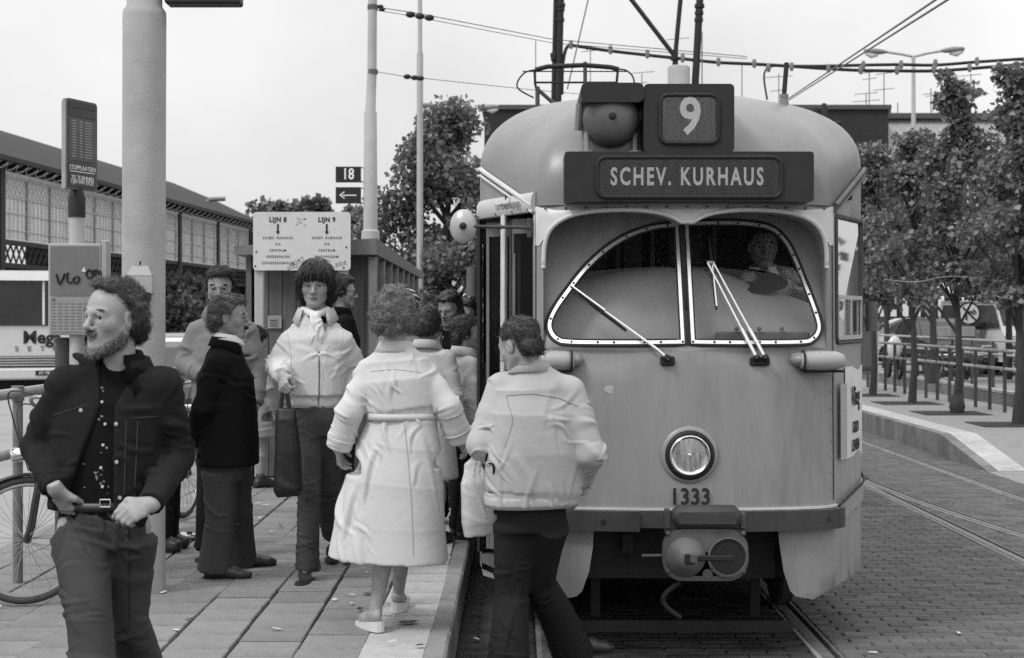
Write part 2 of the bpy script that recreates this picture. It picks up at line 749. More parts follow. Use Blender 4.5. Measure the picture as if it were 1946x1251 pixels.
# far pavement beyond the second track bed
g = MB()
g.box((39.2, 60, .1), (60, 84, .3))
farp = tag(g.build('far_pavement', M_OPP), kind='structure')
g = MB()
g.box((9.12, 60, .12), (.16, 84, .38))
link('kerb', g.mesh('kerb'), M_KERB2, farp)
g = MB()
g.box((9.13, 60, .33), (.20, 84, .05))
link('kerb_top', g.mesh('kerb_top'), M_WHITE_TILE, farp)
# ================================================================ TRAM
TX, TY = .885, 7.47
tram = thing('tram', 'rounded grey tram with number 9 and SCHEV. KURHAUS on its dark boards', 'tram', (TX, TY, 0))
M_BODY = mat('tram_grey_paint', .262, .38, .10, 3, .10, 5, spec=.5, stain=.26, stretch=(3.2, 3.2, .45))
M_CREAM = mat('tram_cream_paint', .56, .4, .08, 4, .02, 14, spec=.45)
M_ROOF = mat('tram_roof_paint', .20, .36, .14, 3, .06, 7, spec=.55, stain=.18)
M_BOARD = mat('destination_board', .021, .55, .2, 8)
M_BLACK = mat('black_rubber', .018, .6, .3, 10)
M_DARK = mat('dark_steel', .06, .55, .3, 10, .1, 60)
M_BUMP = mat('bumper_paint', .05, .5, .25, 8, .1, 60, stain=.3)
M_TRIM = mat('bright_trim', .80, .32, .08, 8, metal=.75)
M_CHROME = mat('chrome', .75, .15, .05, 8, metal=1)
M_STEELP = mat('worn_grey_paint', .11, .5, .25, 9, .1, 60, stain=.3)
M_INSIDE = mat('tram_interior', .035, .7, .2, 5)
M_INPAN = mat('dash_reflection_tone', .36, .7, .08, 4)  # pale grey stands in for soft reflections on the windscreens
M_LETTER = mat('sign_lettering', .8, .6, .04, 5)
M_INK = mat('black_ink', .02, .7, .05, 5)
G_WIN = glass_mat('window_glass', .90, .0)
G_DARK = glass_mat('dark_window_glass', .38, .0)

half = [(0, 0), (.2, .004), (.4, .022), (.58, .05), (.70, .082), (.765, .12), (.795, .165), (.82, .225), (1.02, .64), (1.075, .76), (1.097, .88), (1.1, 1.05), (1.1, 2), (1.1, 4), (1.1, 7), (1.1, 10), (1.1, 13.2), (1.0, 13.8), (.6, 14.1), (0, 14.2)]
hp = [Vector((x, y)) for x, y in half]
for _ in range(2):          # soften
    q = [hp[0]]
    for a, b in zip(hp[:-1], hp[1:]):
        q += [a * .75 + b * .25, a * .25 + b * .75]
    hp = q + [hp[-1]]
HU = [0.0]
for a, b in zip(hp[:-1], hp[1:]):
    HU.append(HU[-1] + (b - a).length)
HUa, HXa, HYa = np.array(HU), np.array([p.x for p in hp]), np.array([p.y for p in hp])
UEND = HU[-1]


def plan(u):
    s = 1 if u >= 0 else -1
    a = abs(u)
    return s * float(np.interp(a, HUa, HXa)), float(np.interp(a, HUa, HYa))


def u_of_x(x):
    k = HUa < 1.6
    return (1 if x >= 0 else -1) * float(np.interp(abs(x), HXa[k], HUa[k]))


def lean(z):
    return .05 * max(0.0, z - .7) / 1.6


def shell(u, z, off=0.0):
    """point of the tram's skin in the tram's own frame; off pushes it outwards"""
    x, y = plan(u)
    if off:
        x2, y2 = plan(u + .01)
        x1, y1 = plan(u - .01)
        t = Vector((x2 - x1, y2 - y1)).normalized()
        x += t.y * off
        y -= t.x * off
    k = max(0.0, 1 - abs(u) / 1.4)
    return Vector((x + TX, y + lean(z) * min(1, k * 2) + TY, z))


UF = u_of_x(.79)            # where the front panel turns into the tapered side
UT = u_of_x(1.075)


def zbase(u):
    a = abs(u)
    if a <= UF:
        return 2.33
    if a >= UT:
        return 2.58
    return 2.33 + .25 * (a - UF) / (UT - UF)


# opening behind the hood, in front coordinates (x, z)
ctl_r = [(.03, 2.236), (.09, 2.268), (.18, 2.29), (.32, 2.301), (.5, 2.293), (.62, 2.266), (.70, 2.212), (.737, 2.13), (.745, 2.0)]
top_r = [(p.x, p.y) for p in catmull([(x, z, 0) for x, z in ctl_r], 5)]
hood = [(-.745, 1.575), (0, 1.565), (.745, 1.575)] + [(x, z) for x, z in reversed(top_r)] + [(-x, z) for x, z in top_r]
arch = [(.47, .66), (.475, .58), (.50, .42), (.535, .32), (.565, .29), (.58, .2), (-.6, .2), (-.575, .29), (-.545, .32), (-.51, .42), (-.49, .55), (-.485, .66)]


def to_u(lp):
    return [(u_of_x(x), z) for x, z in lp]


UD0, UD1 = -(UF + .02), -(UT + .05)        # front door
UW0, UW1 = UF + .045, UT - .01             # cab side window
door_hole = [(UD1, .3), (UD0, .3), (UD0, 2.30), (UD1, 2.30)]


def rrect(a, b, c, d, r, n=4):
    out = []
    for cx, cy, w0 in ((b - r, d - r, 0), (a + r, d - r, 90), (a + r, c + r, 180), (b - r, c + r, 270)):
        for k in range(n + 1):
            w = R(w0 + 90 * k / n)
            out.append((cx + r * math.cos(w), cy + r * math.sin(w)))
    return out


win_hole = rrect(UW0, UW1, 1.60, 2.29, .04)
# the arch reaches below the skirt: make the outer loop follow it
UB = UEND - .02
outer = [(-UB, .27), (-UT, .27), (-u_of_x(.66), .27)]
outer += [(u_of_x(x), z) for x, z in arch[7:] + arch[:5]]
outer += [(u_of_x(.66), .27), (UT, .30), (UB, .30)]
uu = [UB, 9, 5, 2.5, 1.6] + list(np.linspace(UT, UF, 6)) + [.6, .3, 0]
outer += [(u, zbase(u)) for u in uu] + [(-u, zbase(u)) for u in reversed(uu[:-1])]
side_holes = []
for s in (-1, 1):
    u = 2.1
    while u < 13:
        side_holes.append(rrect(min(s * u, s * (u + 1.05)), max(s * u, s * (u + 1.05)), 1.45, 2.2, .08))
        u += 1.25
mb = sheet(outer, [to_u(hood), door_hole, win_hole] + side_holes, (.07, .09), lambda u, z: shell(u, z))
body = mb.build('body', M_BODY, tram, 40)
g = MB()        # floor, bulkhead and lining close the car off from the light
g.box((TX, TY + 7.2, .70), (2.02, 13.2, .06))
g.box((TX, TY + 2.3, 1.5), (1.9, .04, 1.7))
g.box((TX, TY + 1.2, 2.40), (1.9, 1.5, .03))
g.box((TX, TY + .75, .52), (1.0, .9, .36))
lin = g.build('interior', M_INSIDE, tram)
# side windows far along the car
g = MB()
for h in side_holes:
    c = [shell(u, z, -.01) for u, z in h]
    g.add(c, [tuple(range(len(c)))])
g.build('side_window', G_WIN, tram)

# ---- roof
ZT = 3.09


def roof_pt(u, t):
    x, y = plan(u)
    zb = zbase(u)
    w = t * math.pi / 2
    cy = min(max(y, 1.75), 12.6)
    k = max(math.cos(w), 0.0) ** .80
    zk = math.sin(w) ** .85
    b = shell(u, zb)
    fy = b.y - TY
    return Vector((TX + x * k, TY + cy + (fy - cy) * k, zb + (ZT - zb) * zk))


us = sorted(set([round(u, 4) for u in list(np.linspace(-1.7, 1.7, 60)) + list(np.linspace(1.7, UB, 14)) + list(np.linspace(-UB, -1.7, 14))]))
ts = list(np.linspace(0, 1, 22))
vs = [roof_pt(u, t) for u in us for t in ts]
fs = []
nt = len(ts)
for i in range(len(us) - 1):
    for j in range(nt - 1):
        fs.append((i * nt + j, (i + 1) * nt + j, (i + 1) * nt + j + 1, i * nt + j + 1))
g = MB()
g.add(vs, fs)
roof = g.build('roof', M_ROOF, tram, 60)
# rain gutters over the tapered corners
for s in (-1, 1):
    g = MB()
    pts = [shell(s * u, zbase(u) + .004, .018) for u in np.linspace(UF - .005, UT + .06, 12)]
    g.tube(pts, .014, 8)
    g.tube([p + Vector((0, 0, -.035)) for p in pts], .009, 6)
    g.build('rain_gutter', M_STEELP if s > 0 else M_CREAM, tram)
    g = MB()
    g.tube([shell(s * u, 2.585, .012) for u in np.linspace(UT + .07, 12.5, 20)], .012, 6)
    g.build('rain_gutter', M_STEELP, tram)

# ---- recess behind the hood with the two windscreens


def yfront(x, z, off=0.0):
    p = shell(u_of_x(x), z)
    return Vector((p.x, p.y + off, z))


def recess(x, z, off=0.0):
    k = max(0, min(1, (z - 1.575) / .72))
    d = .30 * k + .004
    e = max(0.0, (abs(x) - .66) / .085)           # blends back to the pillar low down
    d *= 1 - .35 * min(1, e) * (1 - k)
    return yfront(x, z, d + off)


wl_ctl = [(-.012, 1.603), (-.3, 1.600), (-.60, 1.602), (-.675, 1.617), (-.715, 1.66), (-.722, 1.72), (-.685, 1.80), (-.61, 1.905), (-.53, 2.005), (-.43, 2.10), (-.30, 2.185), (-.155, 2.235), (-.012, 2.252)]
wr_ctl = [(.018, 1.603), (.3, 1.600), (.60, 1.602), (.668, 1.617), (.710, 1.66), (.716, 1.73), (.665, 1.915), (.61, 2.08), (.57, 2.16), (.51, 2.222), (.425, 2.25), (.26, 2.262), (.018, 2.256)]


def smooth_loop(ctl):
    return [(p.x, p.y) for p in catmull([(x, z, 0) for x, z in ctl], 4)]


loops = [smooth_loop(wl_ctl), smooth_loop(wr_ctl)]


def inset(lp, d):
    n = len(lp)
    a = sum(lp[i][0] * lp[(i + 1) % n][1] - lp[(i + 1) % n][0] * lp[i][1] for i in range(n))
    s = 1 if a > 0 else -1
    out = []
    for i in range(n):
        p, q, r = Vector(lp[i - 1]), Vector(lp[i]), Vector(lp[(i + 1) % n])
        t1, t2 = (q - p).normalized(), (r - q).normalized()
        n1, n2 = Vector((-t1.y, t1.x)) * s, Vector((-t2.y, t2.x)) * s
        b = n1 + n2
        b = b / max(.5, b.length_squared / 2) if b.length > 1e-6 else n1
        out.append((q.x + b.x * d, q.y + b.y * d))
    return out


mb = sheet(hood, loops, (.05, .05), lambda x, z: recess(x, z))
n = len(hood)
o = len(mb.v)
mb.add([yfront(x, z) for x, z in hood] + [recess(x, z) for x, z in hood], [(i, (i + 1) % n, n + (i + 1) % n, n + i) for i in range(n)])
mb.build('windscreen_recess', M_BODY, tram, 40)
hoodtop = [(x, z) for x, z in reversed(top_r)]
hoodtop = [(.745, 2.05)] + hoodtop + [(-x, z) for x, z in top_r] + [(-.745, 2.05)]
g = MB()
g.tube([yfront(x, z, -.012) for x, z in hoodtop], [.008] + [.012] * (len(hoodtop) - 2) + [.008], 8)
g.build('hood_moulding', M_CREAM, tram, 60)
# cream band between the moulding and the board: a second skin 3 mm proud
band = [(x, z + .012) for x, z in hoodtop if z > 2.15]
band = [(-.79, 2.33), (-.79, 2.12)] + [(-.762, 2.12)] + list(reversed(band)) + [(.762, 2.12), (.79, 2.12), (.79, 2.33)]
mb = sheet(to_u(band), [], (.08, .04), lambda u, z: shell(u, z, .004))
mb.build('cream_fascia', M_CREAM, tram, 40)
g = MB()
for k in range(15):
    x = -.735 + k * .105
    g.lathe([(.008, 0), (.008, .004), (.004, .007)], yfront(x, 2.315, -.004), (0, -1, 0), 8)
tag(g.build('rivet', M_STEELP, tram), kind='stuff')
for lp in loops:
    inn = inset(lp, .023)
    n = len(lp)
    g = MB()
    ring = [recess(x, z, -.004) for x, z in lp] + [recess(x, z, -.015) for x, z in inset(lp, .003)] + [recess(x, z, -.015) for x, z in inset(lp, .020)] + [recess(x, z, .0) for x, z in inn]
    for q in range(3):
        g.add(ring[q * n:(q + 2) * n], [(i, (i + 1) % n, n + (i + 1) % n, n + i) for i in range(n)])
    fr = g.build('windscreen_frame', M_TRIM, tram, 50)
    g = MB()
    g.tube([recess(x, z, -.006) for x, z in inset(lp, -.006)], .008, 6, closed=True)
    g.tube([recess(x, z, -.010) for x, z in inset(lp, .025)], .004, 5, closed=True)
    link('rubber_seal', g.mesh('rubber_seal'), M_BLACK, fr)
    g = MB()
    L, nxt = 0.0, .05
    mid = inset(lp, .0115)
    for i in range(n):
        a, b = Vector(mid[i]), Vector(mid[(i + 1) % n])
        L += (b - a).length
        if L > nxt:
            nxt += .118
            g.lathe([(.007, 0), (.007, .004), (.002, .006)], recess(b.x, b.y, -.014), (0, -1, 0), 7)
    tag(link('screw', g.mesh('screw'), M_BLACK, fr), kind='stuff')
    mb = sheet(inn, [], (.1, .1), lambda x, z: recess(x, z, -.003))
    mb.build('windscreen', G_WIN, tram, 180)
g = MB()        # dark post between the panes
g.box(((recess(.003, 1.92) + Vector((0, -.002, 0)))), (.02, .02, .63), Matrix.Rotation(-.345, 3, 'X'))
g.build('centre_post', M_BLACK, tram)

# ---- dash cowl, pale and arched in place of windscreen reflections, cab fittings
vs, fs = [], []
nx, nz = 28, 8
for i in range(nx + 1):
    x = -.74 + 1.48 * i / nx
    top = 2.02 - .26 * x * x - (.05 * max(0, min(1, (x - .22) / .25)))
    for j in range(nz + 1):
        t = j / nz
        z = 1.55 + (top - 1.55) * math.sin(t * math.pi / 2)
        y = .24 + .08 * abs(x) + .40 * t * t
        vs.append((TX + x, TY + y, z))
for i in range(nx):
    for j in range(nz):
        a = i * (nz + 1) + j
        fs.append((a, a + nz + 1, a + nz + 2, a + 1))
g = MB()
g.add(vs, fs)
g.build('dash_reflection_cowl', M_INPAN, tram, 60)
g = MB()
g.box((TX + .42, TY + .22, 1.62), (.5, .03, .09), bev=.01)
for k in range(3):
    g.ball((TX + .28 + k * .12, TY + .2, 1.68), .012)
g.build('control_panel', M_STEELP, tram)
g = MB()
g.lathe([(.19, 0), (.21, .012), (.19, .024)], (TX + .42, TY + .62, 1.93), (0, -.35, 1), 24)
g.build('steering_wheel', M_BLACK, tram)
g = MB()
for x in (-.55, -.3, -.1, .1, .26):
    g.tube([(TX + x, TY + .9, .8), (TX + x, TY + .9, 2.4)], .012, 6)
g.build('partition_bar', M_DARK, tram)
for x, w in ((-.42, .16), (-.18, .1), (.14, .2)):
    g = MB()
    g.box((TX + x, TY + 1.3, 1.75), (w, .02, 1.0))
    g.build('partition_panel', mat('partition_panel', .075, .6), tram)

# ---- destination boards
ZB0, ZB1 = 2.335, 2.592


def board_box(x0, x1, z0, z1, yf, depth, r=.015):
    g = MB()
    lp = [(TX + x, TY + yf, z) for x, z in rrect(x0, x1, z0, z1, r, 2)]
    return g.prism(lp, (0, depth, 0))


g = board_box(-.64, .64, ZB0, ZB1, -.045, .62)
g2 = board_box(-.232, .232, ZB1 - .002, 2.94, -.043, .9, .02)
dest = g.build('destination_box', M_BOARD, tram, 30)
numb = g2.build('route_box', M_BOARD, tram, 30)
for par, x0, x1, z0, z1, yf, r in ((dest, -.472, .472, 2.358, 2.562, -.045, .045), (numb, -.148, .148, 2.635, 2.882, -.043, .04)):
    g = MB()
    lp = rrect(x0, x1, z0, z1, r, 5)
    g.tube([(TX + x, TY + yf - .004, z) for x, z in lp], .012, 8, closed=True)
    link('display_gasket', g.mesh('display_gasket'), M_BLACK, par)
    g = MB()
    g.prism([(TX + x, TY + yf - .004, z) for x, z in inset(lp, .006)], (0, .002, 0))
    link('display_blind', g.mesh('display_blind'), mat('blind_cloth' if r == .045 else 'number_blind', .06 if r == .045 else .19, .3, .35, 5, stretch=(6, 1, .6)), par)
    g = MB()
    g.prism([(TX + x, TY + yf - .008, z) for x, z in inset(lp, .006)], (0, .002, 0))
    link('display_glass', g.mesh('display_glass'), G_WIN, par)
lettering('SCHEV. KURHAUS', (TX - .012, TY - .0505, 2.459), .125, M_LETTER, dest, .63, .0035, spacing=1.3)
lettering('9', (TX + .005, TY - .0485, 2.765), .262, mat('number_lettering', .92, .6, .03), numb, .88, .006)
# visor and gong beside the route box
g = MB()
lp = [(TX + x, TY - .05, z) for x, z in rrect(-.556, -.232, 2.845, 2.945, .03, 3)]
g.prism(lp, (0, .42, 0))
g.build('visor', M_BOARD, tram, 30)
g = MB()
gc = Vector((TX - .393, TY + .06, 2.775))
g.lathe([(.147, .06), (.150, .03), (.147, .0), (.135, -.045), (.105, -.075), (.06, -.092), (0, -.098)], gc, (0, 1, 0), 32)
gong = g.build('gong', mat('gong_bronze', .115, .45, .25, 9, metal=.3), tram, 60)
g = MB()
g.lathe([(.02, 0), (.016, .008), (0, .011)], gc + Vector((0, -.096, 0)), (0, -1, 0), 12)
link('gong_bolt', g.mesh('gong_bolt'), M_BLACK, gong)
g = MB()
g.box((TX - .393, TY + .14, 2.69), (.30, .06, .22), bev=.02)
for x in (-.52, -.27):
    g.tube([(TX + x, TY + .07, 2.70), (TX + x, TY + .05, 2.60)], .014, 8)
    g.lathe([(.045, 0), (.045, .01), (.03, .014)], (TX + x, TY + .06, 2.594), (0, 0, 1), 14)
link('gong_bracket', g.mesh('gong_bracket'), M_ROOF, gong)
g = MB()
g.tube([(TX - .555, TY + .1, 2.86), (TX - .565, TY + .12, 2.72)], .02, 8)
link('visor_stay', g.mesh('visor_stay'), M_ROOF, gong)

# ---- windscreen wipers
g = MB()
a = yfront(-.105, 1.515, -.012)
g.box(a, (.075, .02, .05), bev=.008)
g.lathe([(.02, 0), (.017, .03), (.01, .045)], a + Vector((-.0, 0, .012)), (-.3, -1, .3), 10)
t0, t1 = recess(-.16, 1.575, -.045), recess(-.60, 1.905, -.055)
wip = g.build('wiper', M_BLACK, tram)
g = MB()
g.tube([a + Vector((0, -.03, .01)), t0, t0.lerp(t1, .6)], [.009, .008, .006], 6)
link('wiper_arm', g.mesh('wiper_arm'), M_TRIM, wip)
g = MB()
d = (t1 - t0)
g.tube([t0 + d * .35 + Vector((0, .02, -.02)), t0 + d * .7 + Vector((0, .02, -.012)), t1], [.008, .013, .007], 6)
link('wiper_blade', g.mesh('wiper_blade'), M_BLACK, wip)
g = MB()
g.tube([t0 + d * .6 + Vector((0, -.015, .006)), t1 + Vector((0, -.012, .006))], .006, 6)
link('blade_holder', g.mesh('blade_holder'), M_TRIM, wip)
g = MB()
a = yfront(.375, 1.512, -.012)
g.box(a, (.105, .02, .045), bev=.008)
for dx in (-.015, .03):
    g.lathe([(.02, 0), (.018, .03), (.012, .045)], a + Vector((dx, 0, .012)), (-.2, -1, .4), 10)
wip = g.build('wiper', M_BLACK, tram)
g = MB()
for k, (bx, tx) in enumerate(((.355, .125), (.40, .155))):
    b0 = yfront(bx, 1.53, -.045)
    tt = recess(tx, 2.03, -.055)
    g.tube([b0, b0.lerp(tt, .3)], .010, 6)
    g.tube([b0.lerp(tt, .28), tt], .006, 6)
g.tube([recess(.12, 2.032, -.055), recess(.16, 2.03, -.055)], .008, 6)
link('wiper_arm', g.mesh('wiper_arm'), M_TRIM, wip)
g = MB()
g.tube([recess(.145, 2.17, -.02), recess(.152, 1.95, -.035), recess(.16, 1.78, -.02)], [.005, .011, .006], 6)
link('wiper_blade', g.mesh('wiper_blade'), M_BLACK, wip)
g = MB()
g.tube([recess(.15, 2.02, -.045), recess(.16, 1.80, -.04)], .005, 6)
link('blade_holder', g.mesh('blade_holder'), M_TRIM, wip)

# ---- indicator lamps on the front corners
for s in (-1, 1):
    g = MB()
    c = shell(u_of_x(s * .655), 1.545, .0)
    L = []
    for k in range(9):
        w = math.pi * k / 8 - math.pi / 2
        L.append((math.cos(w), math.sin(w)))
    ax = Vector((s, .22, 0)).normalized()
    pts = [c + ax * (t - .05) + Vector((0, -.045, -.03)) for t in (-.03, -.015, .02, .10, .175, .215, .235)]
    g.tube(pts, [.012, .040, .050, .052, .050, .036, .010], 16, flat=1.0, hint=Vector((0, 0, 1)))
    ind = g.build('indicator_lamp', mat('indicator_lens', .36, .3, .06, 8), tram, 60)
    g = MB()
    pts = [c + ax * (t - .12) + Vector((0, -.012, -.025)) for t in (0, .02, .07, .11, .13)]
    g.tube(pts, [.01, .055, .066, .055, .02], 16, flat=.62)
    link('lamp_base', g.mesh('lamp_base'), M_BODY, ind, True, 60)
    g = MB()
    g.tube([c + ax * (-.055) + Vector((0, -.045, -.03)) + Vector((0, math.cos(2 * math.pi * k / 14), math.sin(2 * math.pi * k / 14))) * .054 for k in range(14)], .006, 6, closed=True)
    g.tube([c + ax * t + Vector((0, -.05, -.085)) for t in (-.05, .17)], .008, 6)
    link('lamp_seal', g.mesh('lamp_seal'), M_BLACK, ind)

# ---- headlight
hc = yfront(.008, 1.03, 0)
g = MB()
g.lathe([(.150, .0), (.146, .010), (.128, .016)], hc, (0, -1, 0), 36)
hl = g.build('headlight', M_BODY, tram, 60)
g = MB()
g.lathe([(.128, .006), (.128, .02), (.115, .028), (.105, .022), (.105, .0)], hc, (0, -1, 0), 36)
link('rubber_ring', g.mesh('rubber_ring'), M_BLACK, hl, True, 60)
g = MB()
g.lathe([(.108, .012), (.108, .030), (.098, .038), (.088, .032), (.086, .018)], hc, (0, -1, 0), 36)
link('chrome_ring', g.mesh('chrome_ring'), M_CHROME, hl, True, 60)
g = MB()
g.lathe([(.0, -.055), (.05, -.045), (.075, -.015), (.088, .02)], hc, (0, -1, 0), 28)
link('reflector', g.mesh('reflector'), mat('reflector', .7, .2, .3, 60, 1.0, 70, metal=1, stretch=(1, 1, .08)), hl, True, 60)
g = MB()
g.ball(hc + Vector((0, -.01, 0)), .014)
link('bulb', g.mesh('bulb'), M_TRIM, hl, True, 60)
g = MB()
vs, fs = [], []
for i in range(25):
    for j in range(13):
        rr, w = .088 * i / 24, 0
for i in range(7):
    rr = .088 * i / 6
    for k in range(28):
        w = 2 * math.pi * k / 28
        x, z = rr * math.cos(w), rr * math.sin(w)
        vs.append(hc + Vector((x, -.034 + .02 * (rr / .088) ** 2 + .002 * math.sin(x * 500), z)))
for i in range(6):
    for k in range(28):
        fs.append((i * 28 + k, i * 28 + (k + 1) % 28, (i + 1) * 28 + (k + 1) % 28, (i + 1) * 28 + k))
g.add(vs, fs)
link('lens', g.mesh('lens'), glass_mat('lamp_glass', .93, .06), hl, True, 60)
lettering('1333', (hc.x + .002, yfront(0, .8).y - .012, .812), .118, M_INK, tram, .86, .003, spacing=1.06)
g = MB()
g.lathe([(.038, 0), (.036, .003)], yfront(-.395, 1.365, .002), (0, -1, 0), 16)
pt = g.mesh('paint_patch')
pt.transform(Matrix.Translation(yfront(-.395, 1.365)) @ Matrix.Diagonal((1, 1, .55, 1)) @ Matrix.Translation(-yfront(-.395, 1.365)))
link('paint_patch', pt, mat('paint_patch', .40, .5, .1), tram)

for s in (-1, 1):
    g = MB()
    g.tube([shell(s * (UF - .012), z, .0005) for z in np.linspace(.78, 2.30, 14)], .0035, 5)
    g.build('panel_seam', M_DARK, tram)
    g = MB()
    for z in np.linspace(.84, 1.52, 9):
        g.lathe([(.006, 0), (.004, .003)], shell(s * (UF - .035), z, .001), (0, -1, 0), 7)
    tag(g.build('rivet', M_BODY, tram), kind='stuff')
# ---- bumper band
g = MB()


def band_strip(g, u0, u1, z0, z1, off, n=24, tz=0.0):
    vs, fs = [], []
    for i in range(n + 1):
        u = u0 + (u1 - u0) * i / n
        k = tz * max(0, (abs(u) - UF)) / (UT - UF)
        vs += [shell(u, z0 + k, -.01), shell(u, z0 + k, off), shell(u, z1 + k, off), shell(u, z1 + k, -.01)]
    for i in range(n):
        for q in range(4):
            fs.append((i * 4 + q, i * 4 + (q + 1) % 4, i * 4 + 4 + (q + 1) % 4, i * 4 + 4 + q))
    fs += [(0, 1, 2, 3), tuple(n * 4 + q for q in (3, 2, 1, 0))]
    g.add(vs, fs)


band_strip(g, .16, u_of_x(.795), .64, .742, .055)
g.build('bumper', M_BUMP, tram, 30)
g = MB()
band_strip(g, -u_of_x(.80), -.25, .64, .742, .055)
bump = g.build('bumper', M_BUMP, tram, 30)
g = MB()
band_strip(g, -.26, .17, .655, .735, .02)
link('bumper_core', g.mesh('bumper_core'), M_DARK, bump)
g = MB()
for x in (-.44, .73):
    g.box(yfront(x, .69, -.056), (.022, .01, .022))
link('bumper_slot', g.mesh('bumper_slot'), M_BLACK, bump)
g = MB()
band_strip(g, -u_of_x(.80), u_of_x(.80), .744, .756, .012)
g.build('bumper_ledge', M_CREAM, tram, 30)
for s in (-1, 1):
    g = MB()
    band_strip(g, s * (UF + .02), s * (UT + .25), .635, .735, .016, 14, .075)
    g.build('side_rubbing_strip', M_BODY, tram, 30)
    g = MB()
    pts = [shell(s * u, .742 + .075 * max(0, u - UF) / (UT - UF), .02) for u in np.linspace(UF + .02, UT + .25, 12)]
    g.tube(pts, .008, 6)
    g.build('strip_edge', M_BLACK, tram)

# ---- coupler
cx, cz, cy = TX + .065, .535, TY - .19
g = MB()
lp = rrect(-.215, .215, -.12, .14, .10, 6)
g.prism([(cx + x, cy, cz + z) for x, z in lp], (0, .06, 0))
coup = g.build('coupler', M_STEELP, tram, 30)
g = MB()
g.lathe([(.102, 0), (.092, .02), (.045, .075), (.03, .085), (.0, .087)], (cx - .10, cy, cz), (0, -1, 0), 26)
link('coupler_cone', g.mesh('coupler_cone'), mat('cone_paint', .15, .5, .2, 10, stain=.3), coup, True, 50)
g = MB()
g.lathe([(.100, .001), (.104, .012), (.094, .014), (.088, .002)], (cx + .112, cy, cz), (0, -1, 0), 26)
link('coupler_socket_rim', g.mesh('coupler_socket_rim'), M_STEELP, coup, True, 50)
g = MB()
g.lathe([(.090, .003), (.03, .0032), (0, .0034)], (cx + .112, cy, cz), (0, -1, 0), 26)
link('coupler_socket', g.mesh('coupler_socket'), M_BLACK, coup)
g = MB()
g.box((cx + .01, cy - .06, cz + .005), (.24, .02, .026), bev=.004)
g.box((cx - .09, cy - .088, cz + .005), (.05, .03, .05), bev=.004)
link('coupling_bar', g.mesh('coupling_bar'), M_BLACK, coup)
g = MB()
g.box((cx - .075, cy - .10, cz + .01), (.03, .012, .045), bev=.004)
link('coupler_latch', g.mesh('coupler_latch'), M_STEELP, coup)
g = MB()
g.tube([(cx - .215, cy + .02, cz + .005), (cx - .32, cy + .01, cz + .005)], .008, 8)
link('release_rod', g.mesh('release_rod'), M_STEELP, coup)
g = MB()
g.tube([(cx + .01, cy - .004, cz - .085), (cx + .01, cy + .002, cz - .085)], .026, 14)
link('coupler_plug', g.mesh('coupler_plug'), M_STEELP, coup)
for x, z in ((-.19, .12), (.19, .12), (.19, -.07), (-.19, -.07)):
    g = MB()
    g.lathe([(.012, 0), (.012, .008), (.005, .012)], (cx + x, cy, cz + z), (0, -1, 0), 8)
    link('bolt', g.mesh('bolt'), M_STEELP, coup)
g = MB()
g.box((cx + .005, cy + .02, .735), (.345, .10, .115), Matrix.Rotation(.0, 3, 'Y'), bev=.028)
pad = g.build('coupler_pad', mat('coupler_cover', .05, .6, .2, 12, .2, 60), tram, 40)
g = MB()
g.box((cx - .19, cy + .03, .725), (.03, .05, .10), bev=.005)
g.box((cx + .19, cy + .03, .715), (.03, .05, .08), bev=.005)
g.box((cx, cy + .06, .66), (.40, .08, .03), bev=.004)
link('pad_bracket', g.mesh('pad_bracket'), M_DARK, pad)
g = MB()
g.box((cx, cy + .25, .5), (.12, .5, .12))
g.tube([Vector((cx - .12 - .09 * math.sin(math.pi * t), cy + .05, .40 - .18 * t)) for t in np.linspace(0, 1, 8)], .014, 8)
link('coupler_hose', g.mesh('coupler_hose'), M_BLACK, coup)

# ---- underframe, lifeguard and wheels
g = MB()
g.box((TX, TY + .10, .125), (1.12, .03, .055))
for x in (-.46, .40):
    g.box((TX + x, TY + .34, .33), (.05, .03, .4))
g.build('lifeguard', mat('lifeguard_wood', .014, .8, .3), tram)
g = MB()
g.box((TX, TY + 1.9, .42), (1.5, 1.7, .22))
g.box((TX, TY + .85, .5), (1.6, .05, .5))
for x in (-.3, .3, -.7, .7):
    g.box((TX + x, TY + .6, .55), (.06, .9, .1))
g.box((TX, TY + 8, .5), (1.9, 10, .35))
g.build('underframe', M_BLACK, tram)
for y in (1.35, 3.2, 10.5, 12.3):
    for x in (-.7175, .7175):
        g = MB()
        g.lathe([(.2, -.05), (.33, -.045), (.34, -.03), (.33, .04), (.2, .05)], (TX + x, TY + y, .335), (1, 0, 0), 24)
        g.build('wheel', M_DARK, tram, 40)

# ---- front door: folding leaves, header, handrail
g = MB()


def door_pt(t, z, dep=0.0):
    u = UD0 + (UD1 - UD0) * t
    return shell(u, z, -dep)


